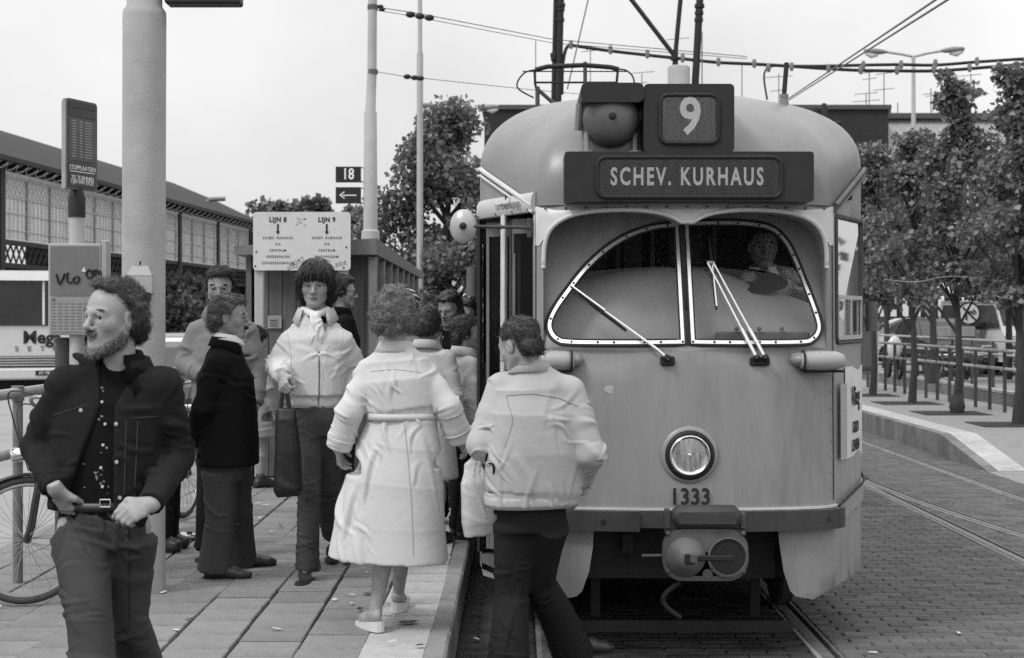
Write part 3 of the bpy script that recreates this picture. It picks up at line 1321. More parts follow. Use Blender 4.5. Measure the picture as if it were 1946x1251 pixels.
leaves = [(0.02, .03, .22, .14), (.22, .14, .46, .04), (.50, .04, .72, .16), (.72, .16, .97, .03)]
for a, da, b, db in leaves:
    A0, B0 = door_pt(a, .42, da), door_pt(b, .42, db)
    A1, B1 = door_pt(a, 2.28, da), door_pt(b, 2.28, db)
    n = (B0 - A0).cross(Vector((0, 0, 1))).normalized() * .012
    g = MB()
    for q0, q1 in ((A0, A1), (B0, B1)):
        d = (B0 - A0).normalized() * (.018 if q0 is A0 else -.018)
        g.prism([q0 - n, q0 + d - n, q0 + d + n, q0 + n], q1 - q0)
    for z0, z1 in ((.42, .62), (2.2, 2.28), (1.16, 1.22)):
        g.prism([Vector((A0.x, A0.y, z0)) - n * .8, Vector((B0.x, B0.y, z0)) - n * .8, Vector((B0.x, B0.y, z0)) + n * .8, Vector((A0.x, A0.y, z0)) + n * .8], (0, 0, z1 - z0))
    lf = g.build('door_leaf', mat('door_frame_paint', .16, .5, .15, 8), tram, 30)
    g = MB()
    g.add([Vector((A0.x, A0.y, .6)), Vector((B0.x, B0.y, .6)), Vector((B0.x, B0.y, 2.21)), Vector((A0.x, A0.y, 2.21))], [(0, 1, 2, 3)])
    link('door_glass', g.mesh('door_glass'), G_DARK, lf)
g = MB()
g.tube([door_pt(.5, .5, -.012), door_pt(.48, 2.3, -.012)], .019, 10)
g.build('handrail', M_TRIM, tram, 60)
g = MB()
g.tube([door_pt(.99, .4, -.012), door_pt(.99, 2.30, -.012)], .016, 4)
g.build('door_edge', M_BLACK, tram)
g = MB()
for k in range(2):
    c = [door_pt(t, .36 + .0 * k, .0 + .0) for t in (0, .33, .66, 1)]
g.prism([door_pt(0, .34, -.01), door_pt(.5, .34, -.01), door_pt(1, .34, -.01), door_pt(1, .34, .45), door_pt(0, .34, .45)], (0, 0, .05))
g.build('door_step', M_STEELP, tram)
g = MB()
nb = 12
vs, fs = [], []
for i in range(nb + 1):
    u = UD0 + .03 + (UD1 - UD0 - .03) * i / nb
    for z, off in ((2.298, .002), (2.302, .018), (2.325, .030), (2.375, .028), (2.402, .015), (2.406, .0)):
        vs.append(shell(u, z, off))
for i in range(nb):
    for j in range(5):
        a = i * 6 + j
        fs.append((a, a + 6, a + 7, a + 1))
fs += [tuple(range(6)), tuple(nb * 6 + k for k in range(5, -1, -1))]
g.add(vs, fs)
hdr = g.build('door_header', mat('header_cream', .52, .45, .05, 6), tram, 40)
dv = (shell(UD0, 2.36, .06) - shell(UD1, 2.36, .06))
ang = math.atan2(dv.y, dv.x)
lettering('kaartverkoop', shell(UD0 * .62 + UD1 * .38, 2.352, .034), .07, mat('faded_ink', .16, .7), hdr, .92, 0, rz=ang)
g = MB()
for t in (.02, .3, .6, .95):
    g.lathe([(.007, 0), (.006, .004)], door_pt(t, 2.312, -.024), (-.4, -1, 0), 7)
link('screw', g.mesh('header_screw'), M_STEELP, hdr)
# door mirror on its arm
g = MB()
a0 = shell(UD0 + .02, 2.215, .03)
a1 = Vector((P(880, 430, 7.62)))
g.tube([a0, a1], .009, 8)
g.tube([a0 + Vector((0, .01, .05)), a0 + Vector((0, .01, -.05))], .014, 8)
g.tube([a0.lerp(a1, .42), a0.lerp(a1, .5)], .012, 8)
arm = g.build('mirror_arm', M_DARK, tram, 60)
g = MB()
g.lathe([(.0, -.03), (.02, -.028), (.045, -.02), (.068, -.006), (.076, .004), (.076, .012), (.07, .014), (.0, .014)], a1 + Vector((0, .015, 0)), (.12, 1, 0), 28)
mir = g.mesh('mirror')
mir.transform(Matrix.Translation(a1) @ Matrix.Diagonal((.95, 1, 1.2, 1)) @ Matrix.Translation(-a1))
link('mirror', mir, mat('mirror_shell', .42, .3, .1, 6, metal=.3), arm, True, 50)
g = MB()
g.ball(a1 + Vector((0, -.02, 0)), .02)
link('mirror_clamp', g.mesh('mirror_clamp'), M_BLACK, arm)

# ---- cab side window
inn = inset(win_hole, .022)
n = len(inn)
g = MB()
ring = [shell(u, z, .004) for u, z in inset(win_hole, -.006)] + [shell(u, z, .014) for u, z in win_hole] + [shell(u, z, .014) for u, z in inset(win_hole, .014)] + [shell(u, z, -.004) for u, z in inn]
for q in range(3):
    g.add(ring[q * n:(q + 2) * n], [(i, (i + 1) % n, n + (i + 1) % n, n + i) for i in range(n)])
wf = g.build('cab_window_frame', M_DARK, tram, 40)
g = MB()
c = [shell(u, z, -.002) for u, z in inn]
g.add(c, [tuple(range(n))])
link('cab_window_glass', g.mesh('cab_window_glass'), G_WIN, wf)
g = MB()
lp = rrect(UW0 + .02, UW1 - .02, 1.62, 1.86, .025)
li = inset(lp, .022)
n = len(lp)
g.add([shell(u, z, .012) for u, z in lp] + [shell(u, z, .012) for u, z in li] + [shell(u, z, .0) for u, z in li], [(i, (i + 1) % n, n + (i + 1) % n, n + i) for i in range(n)] + [(n + i, n + (i + 1) % n, 2 * n + (i + 1) % n, 2 * n + i) for i in range(n)])
um = (UW0 + UW1) / 2
g.tube([shell(um, 1.64, .01), shell(um, 1.84, .01)], .009, 6)
link('sliding_window', g.mesh('sliding_window'), mat('alu_frame', .42, .4, .1, 8), wf)
# notices and the flap beside the cab
g = MB()
uf0, uf1 = UF + .07, UF + .22
mb = sheet(rrect(uf0, uf1, .98, 1.385, .01), [], (.05, .1), lambda u, z: shell(u, z, .02))
mb.build('side_flap', mat('flap_paint', .36, .5, .08), tram)
up0, up1 = UF + .24, UT + .03
mb = sheet(rrect(up0, up1, .97, 1.47, .005), [], (.05, .1), lambda u, z: shell(u, z, .006))
post = mb.build('poster', mat('poster_paper', .62, .7, .1, 8, stain=.15), tram)
dv = shell(up1, 1.2) - shell(up0, 1.2)
ang = math.atan2(dv.y, dv.x)
for s, z, sz in (('Vlieg', 1.30, .15), ('GELD', 1.13, .085), ('LENEN', 1.03, .085)):
    lettering(s, shell((up0 + up1) / 2, z, .01), sz, M_INK, post, .75, .002, rz=ang)
g = MB()
g.tube([shell(UT + .03, 1.83, .06), shell(UT + .03, 1.66, .06)], .035, 10)
g.build('side_lamp', M_STEELP, tram, 50)
g = MB()
g.tube([shell(-UT - .1, 2.03, .05), shell(-UT - .1, 1.86, .05)], [.03, .034], 10)
g.build('side_lamp', M_STEELP, tram, 50)

# ---- fittings on the roof
g = MB()
c = Vector((P(1490, 196, 8.45)))
g.lathe([(.04, -.09), (.03, -.02), (.024, .03)], c, (0, 0, 1), 14)
g.lathe([(.026, .03), (.026, .05)], c, (0, 0, 1), 14)
ab = g.build('aerial_base', M_ROOF, tram, 50)
g = MB()
g.tube([c + Vector((0, 0, .05)), c + Vector((.015, 0, .235))], .014, 8)
link('aerial', g.mesh('aerial'), M_BLACK, ab)
g = MB()
c = Vector((P(1566, 224, 8.6)))
g.lathe([(.02, -.05), (.022, .06), (.012, .085)], c, (0, 0, 1), 10)
g.box(c + Vector((-.06, 0, .02)), (.05, .04, .09), bev=.01)
g.tube([c + Vector((-.15, 0, -.02)), c + Vector((-.06, 0, .0)), c + Vector((.05, 0, -.06))], .006, 6)
g.tube([c + Vector((-.02, 0, -.035)), c + Vector((.10, 0, -.03))], .01, 8)
g.build('trolley_catch', M_BLACK, tram, 50)
# pantograph, folded low on the roof
py0 = TY + 5.2
g = MB()
zt = 3.59


def pp(px, py, d=13.2):
    return P(px, py, d)


g.tube([pp(1017, 133), pp(1040, 127), pp(1110, 124), pp(1160, 128), pp(1176, 132)], .022, 8)
pan = g.build('pantograph', M_BLACK, tram, 60)
g = MB()
for q in ([pp(1017, 133), pp(998, 138), pp(984, 155), pp(986, 170), pp(1014, 186)], [pp(1176, 132), pp(1190, 134), pp(1202, 145), pp(1206, 160)]):
    g.tube(catmull(q, 5), .008, 6)
g.tube([pp(993, 136), pp(1192, 136)], .006, 6)
g.tube([pp(1016, 134), pp(1017, 160), pp(1022, 178)], .012, 6)
g.tube([pp(1174, 134), pp(1172, 156), pp(1168, 170)], .012, 6)
g.tube([pp(1016, 157), pp(1172, 157)], .010, 6)
link('pantograph_horn', g.mesh('pantograph_horn'), M_BLACK, pan)
g = MB()
for q in ([pp(1022, 170), pp(1050, 195), pp(1090, 215)], [pp(1170, 165), pp(1140, 195), pp(1100, 215)], [pp(1112, 118), pp(1112, 160), pp(1112, 210)], [pp(1022, 165), pp(1022, 215)]):
    g.tube(q, .018, 8)
link('pantograph_arm', g.mesh('pantograph_arm'), M_DARK, pan)
g = MB()
for x in (-.5, .5):
    for y in (4.6, 6.4):
        g.box((TX + x, TY + y, 3.17), (.1, .1, .22))
g.box((TX, TY + 5.5, 3.3), (1.2, 2.0, .06))
link('pantograph_base', g.mesh('pantograph_base'), M_DARK, pan)
# ---- seated driver's seat
g = MB()
g.box((TX + .42, TY + 1.38, 1.45), (.42, .08, .7), bev=.03)
g.box((TX + .42, TY + 1.15, 1.12), (.42, .42, .1), bev=.03)
g.build('driver_seat', M_INSIDE, tram, 40)
# ================================================================ BACKGROUND
rnd = random.Random(5)
nrg = np.random.default_rng(5)
M_CONC = mat('pole_concrete', .37, .85, .12, 5, .3, 90, stain=.15)
M_POLE2 = mat('far_pole_paint', .42, .7, .1, 6)
M_BARK = mat('bark', .05, .95, .35, 14, .6, 40, stretch=(1, 1, .3))
M_IRON = mat('painted_iron', .075, .5, .25, 10)
M_GALV = mat('galvanised_rail', .40, .45, .2, 14, .1, 60)


def leaf_mat(name, a, tr):
    m = mat(name, a, .5, .3, 5, island=.75, spec=.6)
    n, l = m.node_tree.nodes, m.node_tree.links
    b = n['Principled BSDF']
    out = n['Material Output']
    t = n.new('ShaderNodeBsdfTranslucent')
    t.inputs[0].default_value = (tr, tr, tr, 1)
    ad = n.new('ShaderNodeMixShader')
    ad.inputs[0].default_value = .28
    l.new(b.outputs[0], ad.inputs[1])
    l.new(t.outputs[0], ad.inputs[2])
    l.new(ad.outputs[0], out.inputs[0])
    return m


M_LEAF = leaf_mat('leaf', .16, .22)
M_LEAF2 = leaf_mat('far_leaf', .12, .14)


def leaves(name, centres, radii, n, size, m, parent, droop=.3):
    """many folded leaves spread through clumps"""
    centres = np.array(centres, float)
    radii = np.array(radii, float)
    w = radii ** 2
    k = nrg.choice(len(centres), n, p=w / w.sum())
    d = nrg.normal(size=(n, 3))
    d /= np.linalg.norm(d, axis=1)[:, None]
    rr = radii[k] * nrg.random(n) ** .45
    c = centres[k] + d * rr[:, None] * np.array([1, 1, .8])
    ax = nrg.normal(size=(n, 3)) + d * .6
    ax[:, 2] -= droop
    ax /= np.linalg.norm(ax, axis=1)[:, None]
    nn = nrg.normal(size=(n, 3)) + np.array([0, 0, .9])
    sd = np.cross(ax, nn)
    sd /= np.linalg.norm(sd, axis=1)[:, None] + 1e-9
    up = np.cross(sd, ax)
    L = size * nrg.uniform(.6, 1.25, n)[:, None]
    W = L * nrg.uniform(.36, .5, n)[:, None]
    fold = nrg.uniform(.1, .45, n)[:, None] * W
    v = np.stack([c, c + ax * L * .45 + sd * W + up * fold, c + ax * L, c + ax * L * .45 - sd * W + up * fold], 1).reshape(-1, 3)
    i = np.arange(n) * 4
    f = np.concatenate([np.stack([i, i + 1, i + 2], 1), np.stack([i, i + 2, i + 3], 1)])
    me = np_mesh(name, v, f)
    o = link(name, me, m, parent)
    tag(o, kind='stuff')
    return o


def tree(name, label, base, height, crown_r, z0, n, size, group=None, trunk_r=.07, clumps=40, m=None, bendx=.1, top_pow=1.0, shape=None):
    base = Vector(base)
    t = thing(name, label, 'tree', base, group)
    g = MB()
    tp = [base + Vector((bendx * math.sin(k * 1.3) * .3, bendx * .2 * math.cos(k * 2.1), height * .93 * k / 7)) for k in range(8)]
    g.tube(tp, [trunk_r * (1.25 if k == 0 else 1 - .11 * k) for k in range(8)], 10)
    cs, rs = [], []
    for q in range(clumps):
        h = rnd.random()
        z = z0 + (height - z0) * h
        prof = (math.sin(math.pi * min(1, .12 + h * .88)) ** .7) if shape is None else shape(h)
        a = rnd.uniform(0, 2 * math.pi)
        r = crown_r * prof * rnd.uniform(.25, 1.0)
        c = base + Vector((r * math.cos(a), r * math.sin(a), z))
        cs.append(c)
        rs.append(crown_r * rnd.uniform(.13, .31))
        if q % 2 == 0:
            k = max(.25, min(.95, (z - base.z - r * .7) / height))
            s = base + Vector((0, 0, height * k * .93))
            g.tube([s, s.lerp(c, .55) + Vector((0, 0, .05 * r)), c], [trunk_r * .45, trunk_r * .28, .006], 5)
    for q in range(5):                      # leading shoots
        c = base + Vector((rnd.uniform(-.3, .3) * crown_r, rnd.uniform(-.3, .3) * crown_r, height + rnd.uniform(-.25, .1)))
        cs.append(c)
        rs.append(crown_r * .14)
        g.tube([tp[-2], c], [trunk_r * .3, .005], 5)
    g.build('trunk', M_BARK, t, 60)
    leaves('crown', cs, rs, n, size, m or M_LEAF, t)
    return t


# ---------------------------------------------------------------- right-hand row of young lime trees
nearest = ['young tree with bare dark trunk at the right edge, nearest of its row',
           'young tree with a thickened knobbly trunk foot, second nearest of its row',
           'slim young tree in front of the railing on the opposite platform, third of its row',
           'young tree closest to the tram on the opposite platform, farthest of its row']
for k, (px, py, d, h, r, n) in enumerate(((1936, 810, 19.6, 4.75, .95, 6000), (1819, 786, 21.9, 5.0, .95, 5600), (1734, 767, 24.4, 4.5, 1.0, 5000), (1659, 752, 26.8, 4.5, 1.1, 5000))):
    p = P(px, py, d)
    p.z = OZ
    t = tree('young_tree', nearest[k], p, h, r, 1.75, int(n * 1.35), .092, 'young trees on the opposite platform', .062 if k else .075, 60, shape=lambda h: max(.13, 1 - h ** 1.5) * (.55 + .45 * min(1, h * 4)))
    g = MB()
    g.box((p.x - .1, p.y, OZ + .006), (1.0, .9, .008))
    link('tree_pit', g.mesh('tree_pit'), M_DIRT, t)
    if k == 1:
        g = MB()
        g.lathe([(.10, 0), (.125, .1), (.10, .22), (.068, .3)], p + Vector((0, 0, .002)), (0, 0, 1), 10)
        link('trunk_foot', g.mesh('trunk_foot'), M_BARK, t, True, 60)
back = [(8.9, 31, 5.2, 1.5, 'broad tree beyond the railing, just beside the tram'), (11.2, 33, 5.4, 1.5, 'leafy tree beyond the railing in front of the striped awning'),
        (13.2, 36, 6.6, 1.7, 'taller tree beyond the railing behind the knobbly-footed tree'), (10.2, 40, 5.6, 1.6, 'tree standing close before the awning front'),
        (15.4, 43, 6.9, 1.9, 'tree before the far houses at the right edge')]
for x, y, h, r, lab in back:
    tree('street_tree', lab, (x, y, .3), h, r, 2.1, 4000, .125, 'trees beyond the far railing', .09, 34, M_LEAF2)

# ---------------------------------------------------------------- railing on the opposite platform
M_RPOST = mat('railing_post_paint', .07, .5, .25, 10)
rt = thing('railing', 'low metal railing with two pale rails along the back of the opposite platform', 'railing', (7.4, 22, OZ))


def rail_run(parent, x0, y0, x1, y1, zb, hs, rr, step, mp, mr, pr, round_top=False):
    L = math.hypot(x1 - x0, y1 - y0)
    k = int(L / step)
    for h in hs:
        g = MB()
        g.tube([(x0, y0, zb + h), (x1, y1, zb + h)], rr, 10)
        g.build('rail', mr, parent, 60)
    for i in range(k + 1):
        t = i * step / L
        g = MB()
        x, y = x0 + (x1 - x0) * t, y0 + (y1 - y0) * t
        g.tube([(x, y, zb - .05), (x, y, zb + max(hs) - rr * .5)], pr, 8)
        g.build('post', mp, parent, 60)


rail_run(rt, 7.52, 19.5, 7.25, 30, OZ, (.94, .665), .026, .65, M_RPOST, M_GALV, .03)
rt = thing('railing', 'second railing of the same kind on the far pavement, seen through the first', 'railing', (9.6, 30, .3))
rail_run(rt, 9.5, 27.5, 9.3, 44, .3, (.95, .68), .026, 1.3, M_RPOST, M_GALV, .03)
# small shelter end behind the first tree, beside the tram
sh = thing('glass_shelter', 'narrow grey shelter wall with a light post standing beside the tram on the opposite platform', 'shelter', (6.9, 28.4, OZ))
g = MB()
g.box((6.5, 28.4, 1.75), (1.05, .05, 2.3))
g.build('wall_panel', mat('shelter_panel', .13, .6, .25, 4, stretch=(8, 1, .3)), sh)
for z in (.72, 1.6, 2.4):
    g = MB()
    g.box((6.5, 28.37, z), (1.0, .03, .05))
    g.build('crossbar', M_IRON, sh)
g = MB()
g.box((7.05, 28.35, 1.25), (.06, .06, 1.95))
g.box((7.05, 28.32, 2.35), (.10, .05, .36), bev=.02)
g.build('post', M_POLE2, sh)

# ---------------------------------------------------------------- buildings
M_DBRICK = mat('dark_brick_wall', .032, .9, .2, 2, .2, 30)
M_RBRICK = mat('house_brick', .085, .9, .2, 3, .2, 30)
M_WPAINT = mat('white_woodwork', .70, .6, .08, 5)
M_SLATE = mat('slate_roof', .14, .7, .3, 3, .2, 20, stretch=(1, 1, 4))
M_PANE = mat('far_pane', .05, .15, .3, 1, spec=.6)
# the dark block behind the tram
b = thing('dark_building', 'plain dark flat-topped building rising just behind the tram roof', 'building', (6, 62, 0))
g = MB()
g.box((6.8, 64, 5.0), (16.2, 12, 10.1))
g.build('wall', M_DBRICK, b)
g = MB()
g.box((6.8, 64, 10.1), (16.4, 12.2, .18))
g.build('roof_edge', M_IRON, b)
# the house row right of it
hb = thing('house_row', 'long brick house row with pale mansard, white cornice and striped shop awning behind trees', 'building', (24, 58, 0))
g = MB()
g.box((29.5, 66, 4.1), (29.2, 14, 8.2))
g.build('wall', M_RBRICK, hb)
g = MB()
g.add([(14.9, 58.9, 8.5), (44, 58.9, 8.5), (44, 60.4, 9.95), (14.9, 60.4, 9.95), (14.9, 70, 9.95), (44, 70, 9.95)], [(0, 1, 2, 3), (3, 2, 5, 4)])
g.build('mansard', mat('pale_slates', .30, .8, .3, 5, .2, 20, stretch=(3, 1, 1)), hb)
g = MB()
g.box((29.5, 60.3, 10.05), (29.4, .5, .22))
g.build('roof_edge', M_IRON, hb)
g = MB()
g.box((29.5, 58.7, 8.42), (29.4, .5, .32))
g.build('cornice', M_WPAINT, hb)
g = MB()
g.box((29.5, 58.9, 8.0), (29.3, .2, .4))
g.build('frieze', M_IRON, hb)


def far_window(parent, x, y, z, w, h, cols=3, rows=2):
    g = MB()
    t = .09
    for c, s in (((x, y, z + h / 2), (w + t, .1, t)), ((x, y, z - h / 2), (w + t, .1, t)), ((x - w / 2, y, z), (t, .1, h)), ((x + w / 2, y, z), (t, .1, h))):
        g.box(c, s)
    for k in range(1, cols):
        g.box((x - w / 2 + w * k / cols, y - .005, z), (.05, .07, h))
    for k in range(1, rows):
        g.box((x, y - .008, z - h / 2 + h * k / rows), (w, .07, .05))
    f = g.build('window', M_WPAINT, parent)
    tag(f, kind=None)
    g = MB()
    g.box((x, y + .03, z), (w - .02, .02, h - .02))
    link('pane', g.mesh('pane'), M_PANE, f)


for k in range(11):
    x = 16.2 + k * 2.35
    far_window(hb, x, 58.93, 6.55, 1.15, 1.35)
    far_window(hb, x + .1, 58.93, 3.9, 1.25, 1.5, 2, 3)
for k in range(14):
    g = MB()
    g.box((15.6 + k * 2.1, 58.94, 5.1), (.9, .1, .16))
    g.build('lintel', M_WPAINT, hb)
# chimneys and aerials on the roofs
g = MB()
for x in (15.2, 15.75):
    g.tube([(x, 61.5, 9.9), (x, 61.5, 10.55)], .16, 8)
g.build('chimney_pot', M_IRON, hb)
M_WIRE = mat('thin_wire', .16, .5, .1, 5)
M_LINE = mat('dark_cable', .02, .6, .1, 5)
for k, (px, y0, y1, bars) in enumerate(((1652, 225, 138, ((138, 20), (150, 14))), (1680, 225, 140, ((140, 16), (170, 20))), (1646, 228, 178, ((178, 22), (192, 26))), (1769, 228, 168, ((178, 16), (182, 10))),
                                        (1845, 228, 140, ((143, 20),)), (1018, 228, 78, ()), (1288, 228, 73, ((74, 22),)), (1480, 228, 140, ((146, 26), (172, 16))), (1410, 228, 120, ()), (1122, 228, 95, ((93, 8), (97, 18))), (1220, 228, 140, ((138, 24), (158, 10))), (1706, 228, 195, ()))):
    t = thing('roof_aerial', 'thin television aerial on the far roofs, ' + ['left of two tall ones by the lamp post', 'right of two tall ones by the lamp post', 'short one with long bars beside the lamp post', 'small cross-barred one right of the lamp post', 'behind the top of the tallest tree', 'bare mast left of the pantograph', 'above the round roof cylinder', 'with two bars near the leaning roof rod', 'faint mast right of the route box', 'above the pantograph bow', 'low one left of the round cylinder', 'bare stub just left of the lamp post'][k], 'aerial', P(px, y0 + 6, 61), 'television aerials on the roofs')
    g = MB()
    g.tube([P(px, y0 + 6, 61), P(px, y1, 61)], .022, 5)
    g.build('mast', M_WIRE, t)
    for yb, hw in bars:
        g = MB()
        g.tube([P(px - hw, yb + 2, 61), P(px + hw, yb - 2, 61)], .016, 5)
        g.build('crossbar', M_WIRE, t)
# shop awning with broad stripes, ground-floor front
aw = thing('striped_awning', 'long black and white striped shop awning on the far house front', 'awning', (20, 50, 3))
n = 46
ax0, ax1 = 12.2, 21.6
for k in range(n):
    x0, x1 = ax0 + (ax1 - ax0) * k / n, ax0 + (ax1 - ax0) * (k + 1) / n
    g = MB()
    g.add([(x0, 50.6, 2.95), (x1, 50.6, 2.95), (x1, 49.6, 2.35), (x0, 49.6, 2.35), (x1, 49.6, 1.72), (x0, 49.6, 1.72)], [(0, 1, 2, 3), (3, 2, 4, 5)])
    g.build('stripe', M_WPAINT if k % 2 else M_BLACK, aw)
sf = thing('shop_front', 'low dark shop front with white door frames under the striped awning', 'shop', (18, 51, 0))
g = MB()
g.box((18.2, 54.5, 1.65), (16, 8, 2.9))
g.build('wall', mat('shop_wall', .075, .8, .25, 2), sf)
g = MB()
g.box((18.2, 54.6, 3.14), (16.2, 8.2, .1))
g.build('roof', M_IRON, sf)
for x, w in ((13.2, 1.3), (16.6, 2.6), (20.6, .9)):
    g = MB()
    g.box((x, 50.45, 1.35), (w, .08, 1.7))
    f = g.build('window', mat('shop_blind', .13, .6, .25, 3, stretch=(6, 1, .3)), sf)
for x in (14.4, 15.0, 18.4, 21.3, 22.2):
    g = MB()
    g.box((x, 50.43, 1.3), (.14, .1, 1.9))
    g.build('door_frame', M_WPAINT, sf)
for x, w in ((23.4, .7),):
    g = MB()
    g.box((x, 50.3, 2.2), (w, .3, 3.8))
    g.build('pilaster', M_WPAINT, sf)


# ---------------------------------------------------------------- parked cars
def car(label, loc, rz, paint, group='cars parked beyond the platforms', L=4.0, van=False):
    t = thing('parked_car', label, 'car', loc, group, rz)
    W = 1.6
    if van:
        prof = [(-L / 2, .3), (-L / 2, .95), (-L / 2 + .25, 1.15), (-L / 2 + .75, 1.8), (L / 2 - .05, 1.85), (L / 2, 1.7), (L / 2, .3)]
        cab = [(-L / 2 + .36, 1.16), (-L / 2 + .84, 1.72), (L / 2 - .2, 1.74), (L / 2 - .12, 1.16)]
    else:
        prof = [(-L / 2, .32), (-L / 2 - .03, .6), (-L / 2 + .08, .76), (-.75, .86), (-.25, 1.3), (.1, 1.38), (.85, 1.36), (1.25, 1.2), (1.55, .92), (L / 2, .86), (L / 2 + .02, .55), (L / 2 - .05, .32)]
        cab = [(-.62, .90), (-.2, 1.27), (.12, 1.32), (.82, 1.30), (1.16, 1.16), (1.38, .93)]
    g = MB()
    vs = []
    for s, inn in ((-1, .1), (-1, 0), (1, 0), (1, .1)):
        for x, z in prof:
            k = 1 - .10 * max(0, (z - .85) / .5)
            vs.append((s * (W / 2 - inn * .6) * k, x * (1 - inn * .12), z if not inn else .62 + (z - .62) * .94))
    n = len(prof)
    fs = []
    for q in range(3):
        fs += [(q * n + i, q * n + (i + 1) % n, (q + 1) * n + (i + 1) % n, (q + 1) * n + i) for i in range(n)]
    fs += [tuple(range(n)), tuple(3 * n + i for i in range(n - 1, -1, -1))]
    g.add(vs, fs)
    body = g.build('body', paint, t, 25, False)
    for s in (-1, 1):
        g = MB()
        k = .93 if not van else .9
        g.prism([(s * (W / 2 - .012) * (1 - .10 * max(0, (z - .85) / .5)), x, z) for x, z in cab], (s * .012, 0, 0))
        g.build('side_window', M_PANE, t, 25, False)
    for a, bq in (((-.72, .90), (-.27, 1.28)), ((1.5, .95), (1.24, 1.19))) if not van else (((-L / 2 + .28, 1.2), (-L / 2 + .74, 1.76)),):
        g = MB()
        w = W / 2 - .12
        off = -.012 if a[0] < 0 else .012
        g.prism([(-w, a[0] + off, a[1] + .012), (w, a[0] + off, a[1] + .012), (w * .92, bq[0] + off, bq[1] + .012), (-w * .92, bq[0] + off, bq[1] + .012)], (0, 0, .006))
        g.build('windscreen', M_PANE, t, 25, False)
    for s in (-1, 1):
        for y in (-L / 2 + .7, L / 2 - .75):
            g = MB()
            g.lathe([(.18, -.09), (.29, -.085), (.3, -.05), (.3, .05), (.29, .085), (.18, .09)], (s * (W / 2 - .1), y, .30), (1, 0, 0), 16)
            w = g.build('wheel', M_BLACK, t, 40, False)
            g = MB()
            g.lathe([(.17, 0), (.1, .03), (0, .035)], (s * (W / 2 - .01), y, .30), (s, 0, 0), 12)
            link('hub_cap', g.mesh('hub_cap'), M_CHROME, w, False)
        g = MB()
        g.box((s * .55, -L / 2 - .03, .65), (.3, .05, .15), bev=.02)
        g.build('headlight', M_CHROME, t, 30, False)
    for y in (-L / 2 - .05, L / 2 + .03):
        g = MB()
        g.box((0, y, .47), (W, .08, .09), bev=.02)
        g.build('bumper', M_CHROME, t, 30, False)
    return t


P_W = mat('white_car_paint', .62, .3, .05, 2, spec=.6)
P_G = mat('grey_car_paint', .2, .3, .05, 2, spec=.6)
P_D = mat('dark_car_paint', .04, .3, .05, 2, spec=.6)
car('white van parked facing us beyond the right railing', (12.6, 38, .3), R(8), P_W, van=True)
car('dark hatchback parked between the two railings and the shop', (10.9, 37.2, .3), R(0), P_D)
car('grey car at the right edge beyond the railing', (13.0, 33.5, .3), R(-30), P_G)
car('white car parked sideways under the striped awning', (12.6, 44.5, .3), R(84), P_W)
car('white car beyond the left platform, behind the big pole', (-6.4, 27.0, -.04), R(15), P_W)
car('dark car parked before the white ones on the left road', (-5.6, 22.6, -.04), R(20), P_D)
car('pale car farther along the left road under the station', (-8.2, 34, -.04), R(25), P_G)
# a parked moped, half hidden by the railing
mo = thing('parked_moped', 'pale moped with a white fairing parked beyond the railing beside the tram', 'moped', (8.6, 33.5, .3))
g = MB()
g.ball((8.75, 33.5, 1.0), .22, 12, sq=(.8, .5, 1.3))
g.build('fairing', P_W, mo, 60)
g = MB()
g.box((9.0, 33.7, .85), (.25, .6, .12), bev=.04)
g.build('seat', M_BLACK, mo)
for y in (33.3, 34.3):
    g = MB()
    g.tube([(8.8, y + .24 * math.cos(w), .55 + .24 * math.sin(w)) for w in np.linspace(0, 6.28, 17)[:-1]], .045, 6, closed=True)
    g.build('wheel', M_BLACK, mo, 60)
# shrubs along the far kerb
for k, (x, y, lab) in enumerate(((9.6, 33.6, 'small shrub on the far pavement nearest the tram'), (10.4, 33.1, 'small shrub on the far pavement in front of the dark hatchback'), (11.4, 32.4, 'small shrub on the far pavement before the white van'))):
    t = thing('shrub', lab, 'shrub', (x, y, .3), 'small shrubs on the far pavement')
    leaves('foliage', [(x + rnd.uniform(-.2, .2), y, .3 + rnd.uniform(.1, .45)) for _ in range(7)], [.2] * 7, 500, .1, M_LEAF2, t)
# round no-turn sign and two small plates
sp = thing('traffic_sign', 'round white no-turn traffic sign on a pale post before the shop front', 'sign', (11.6, 37.3, .3))
c = P(1838, 596, 37)
g = MB()
g.tube([(c.x, 37.05, .3), (c.x, 37.05, c.z + .2)], .12, 10)
g.build('post', M_POLE2, sp, 60)
g = MB()
g.lathe([(.30, 0), (.30, .03)], c + Vector((0, -.12, 0)), (0, -1, 0), 28)
g.build('disc', M_BLACK, sp)
g = MB()
g.lathe([(.25, 0), (.25, .004)], c + Vector((0, -.151, 0)), (0, -1, 0), 28)
g.build('face', M_WPAINT, sp)
g = MB()
q = c + Vector((0, -.16, 0))
g.tube([q + Vector((-.07, 0, -.16)), q + Vector((-.07, 0, .04)), q + Vector((.1, 0, .04))], .025, 6)
g.tube([q + Vector((.1, 0, .10)), q + Vector((.17, 0, .04)), q + Vector((.1, 0, -.02))], .02, 6)
g.tube([q + Vector((-.17, -.01, .17)), q + Vector((.17, -.01, -.17))], .022, 6)
g.build('arrow', M_BLACK, sp)
for k, (px, lab) in enumerate(((1794, 'small grey square plate on a post, left of the round sign'), (1838, 'small grey square plate on a post under the round sign'))):
    c = P(px, 637, 36.5)
    t = thing('notice_plate', lab, 'sign', (c.x, 36.5, .3), 'small square plates')
    g = MB()
    g.box(c, (.19 * 2, .03, .42), bev=.01)
    g.build('plate', mat('plate_grey', .33, .6), t)
    g = MB()
    g.tube([(c.x, 36.54, .3), (c.x, 36.54, c.z)], .03, 6)
    g.build('post', M_POLE2, t)
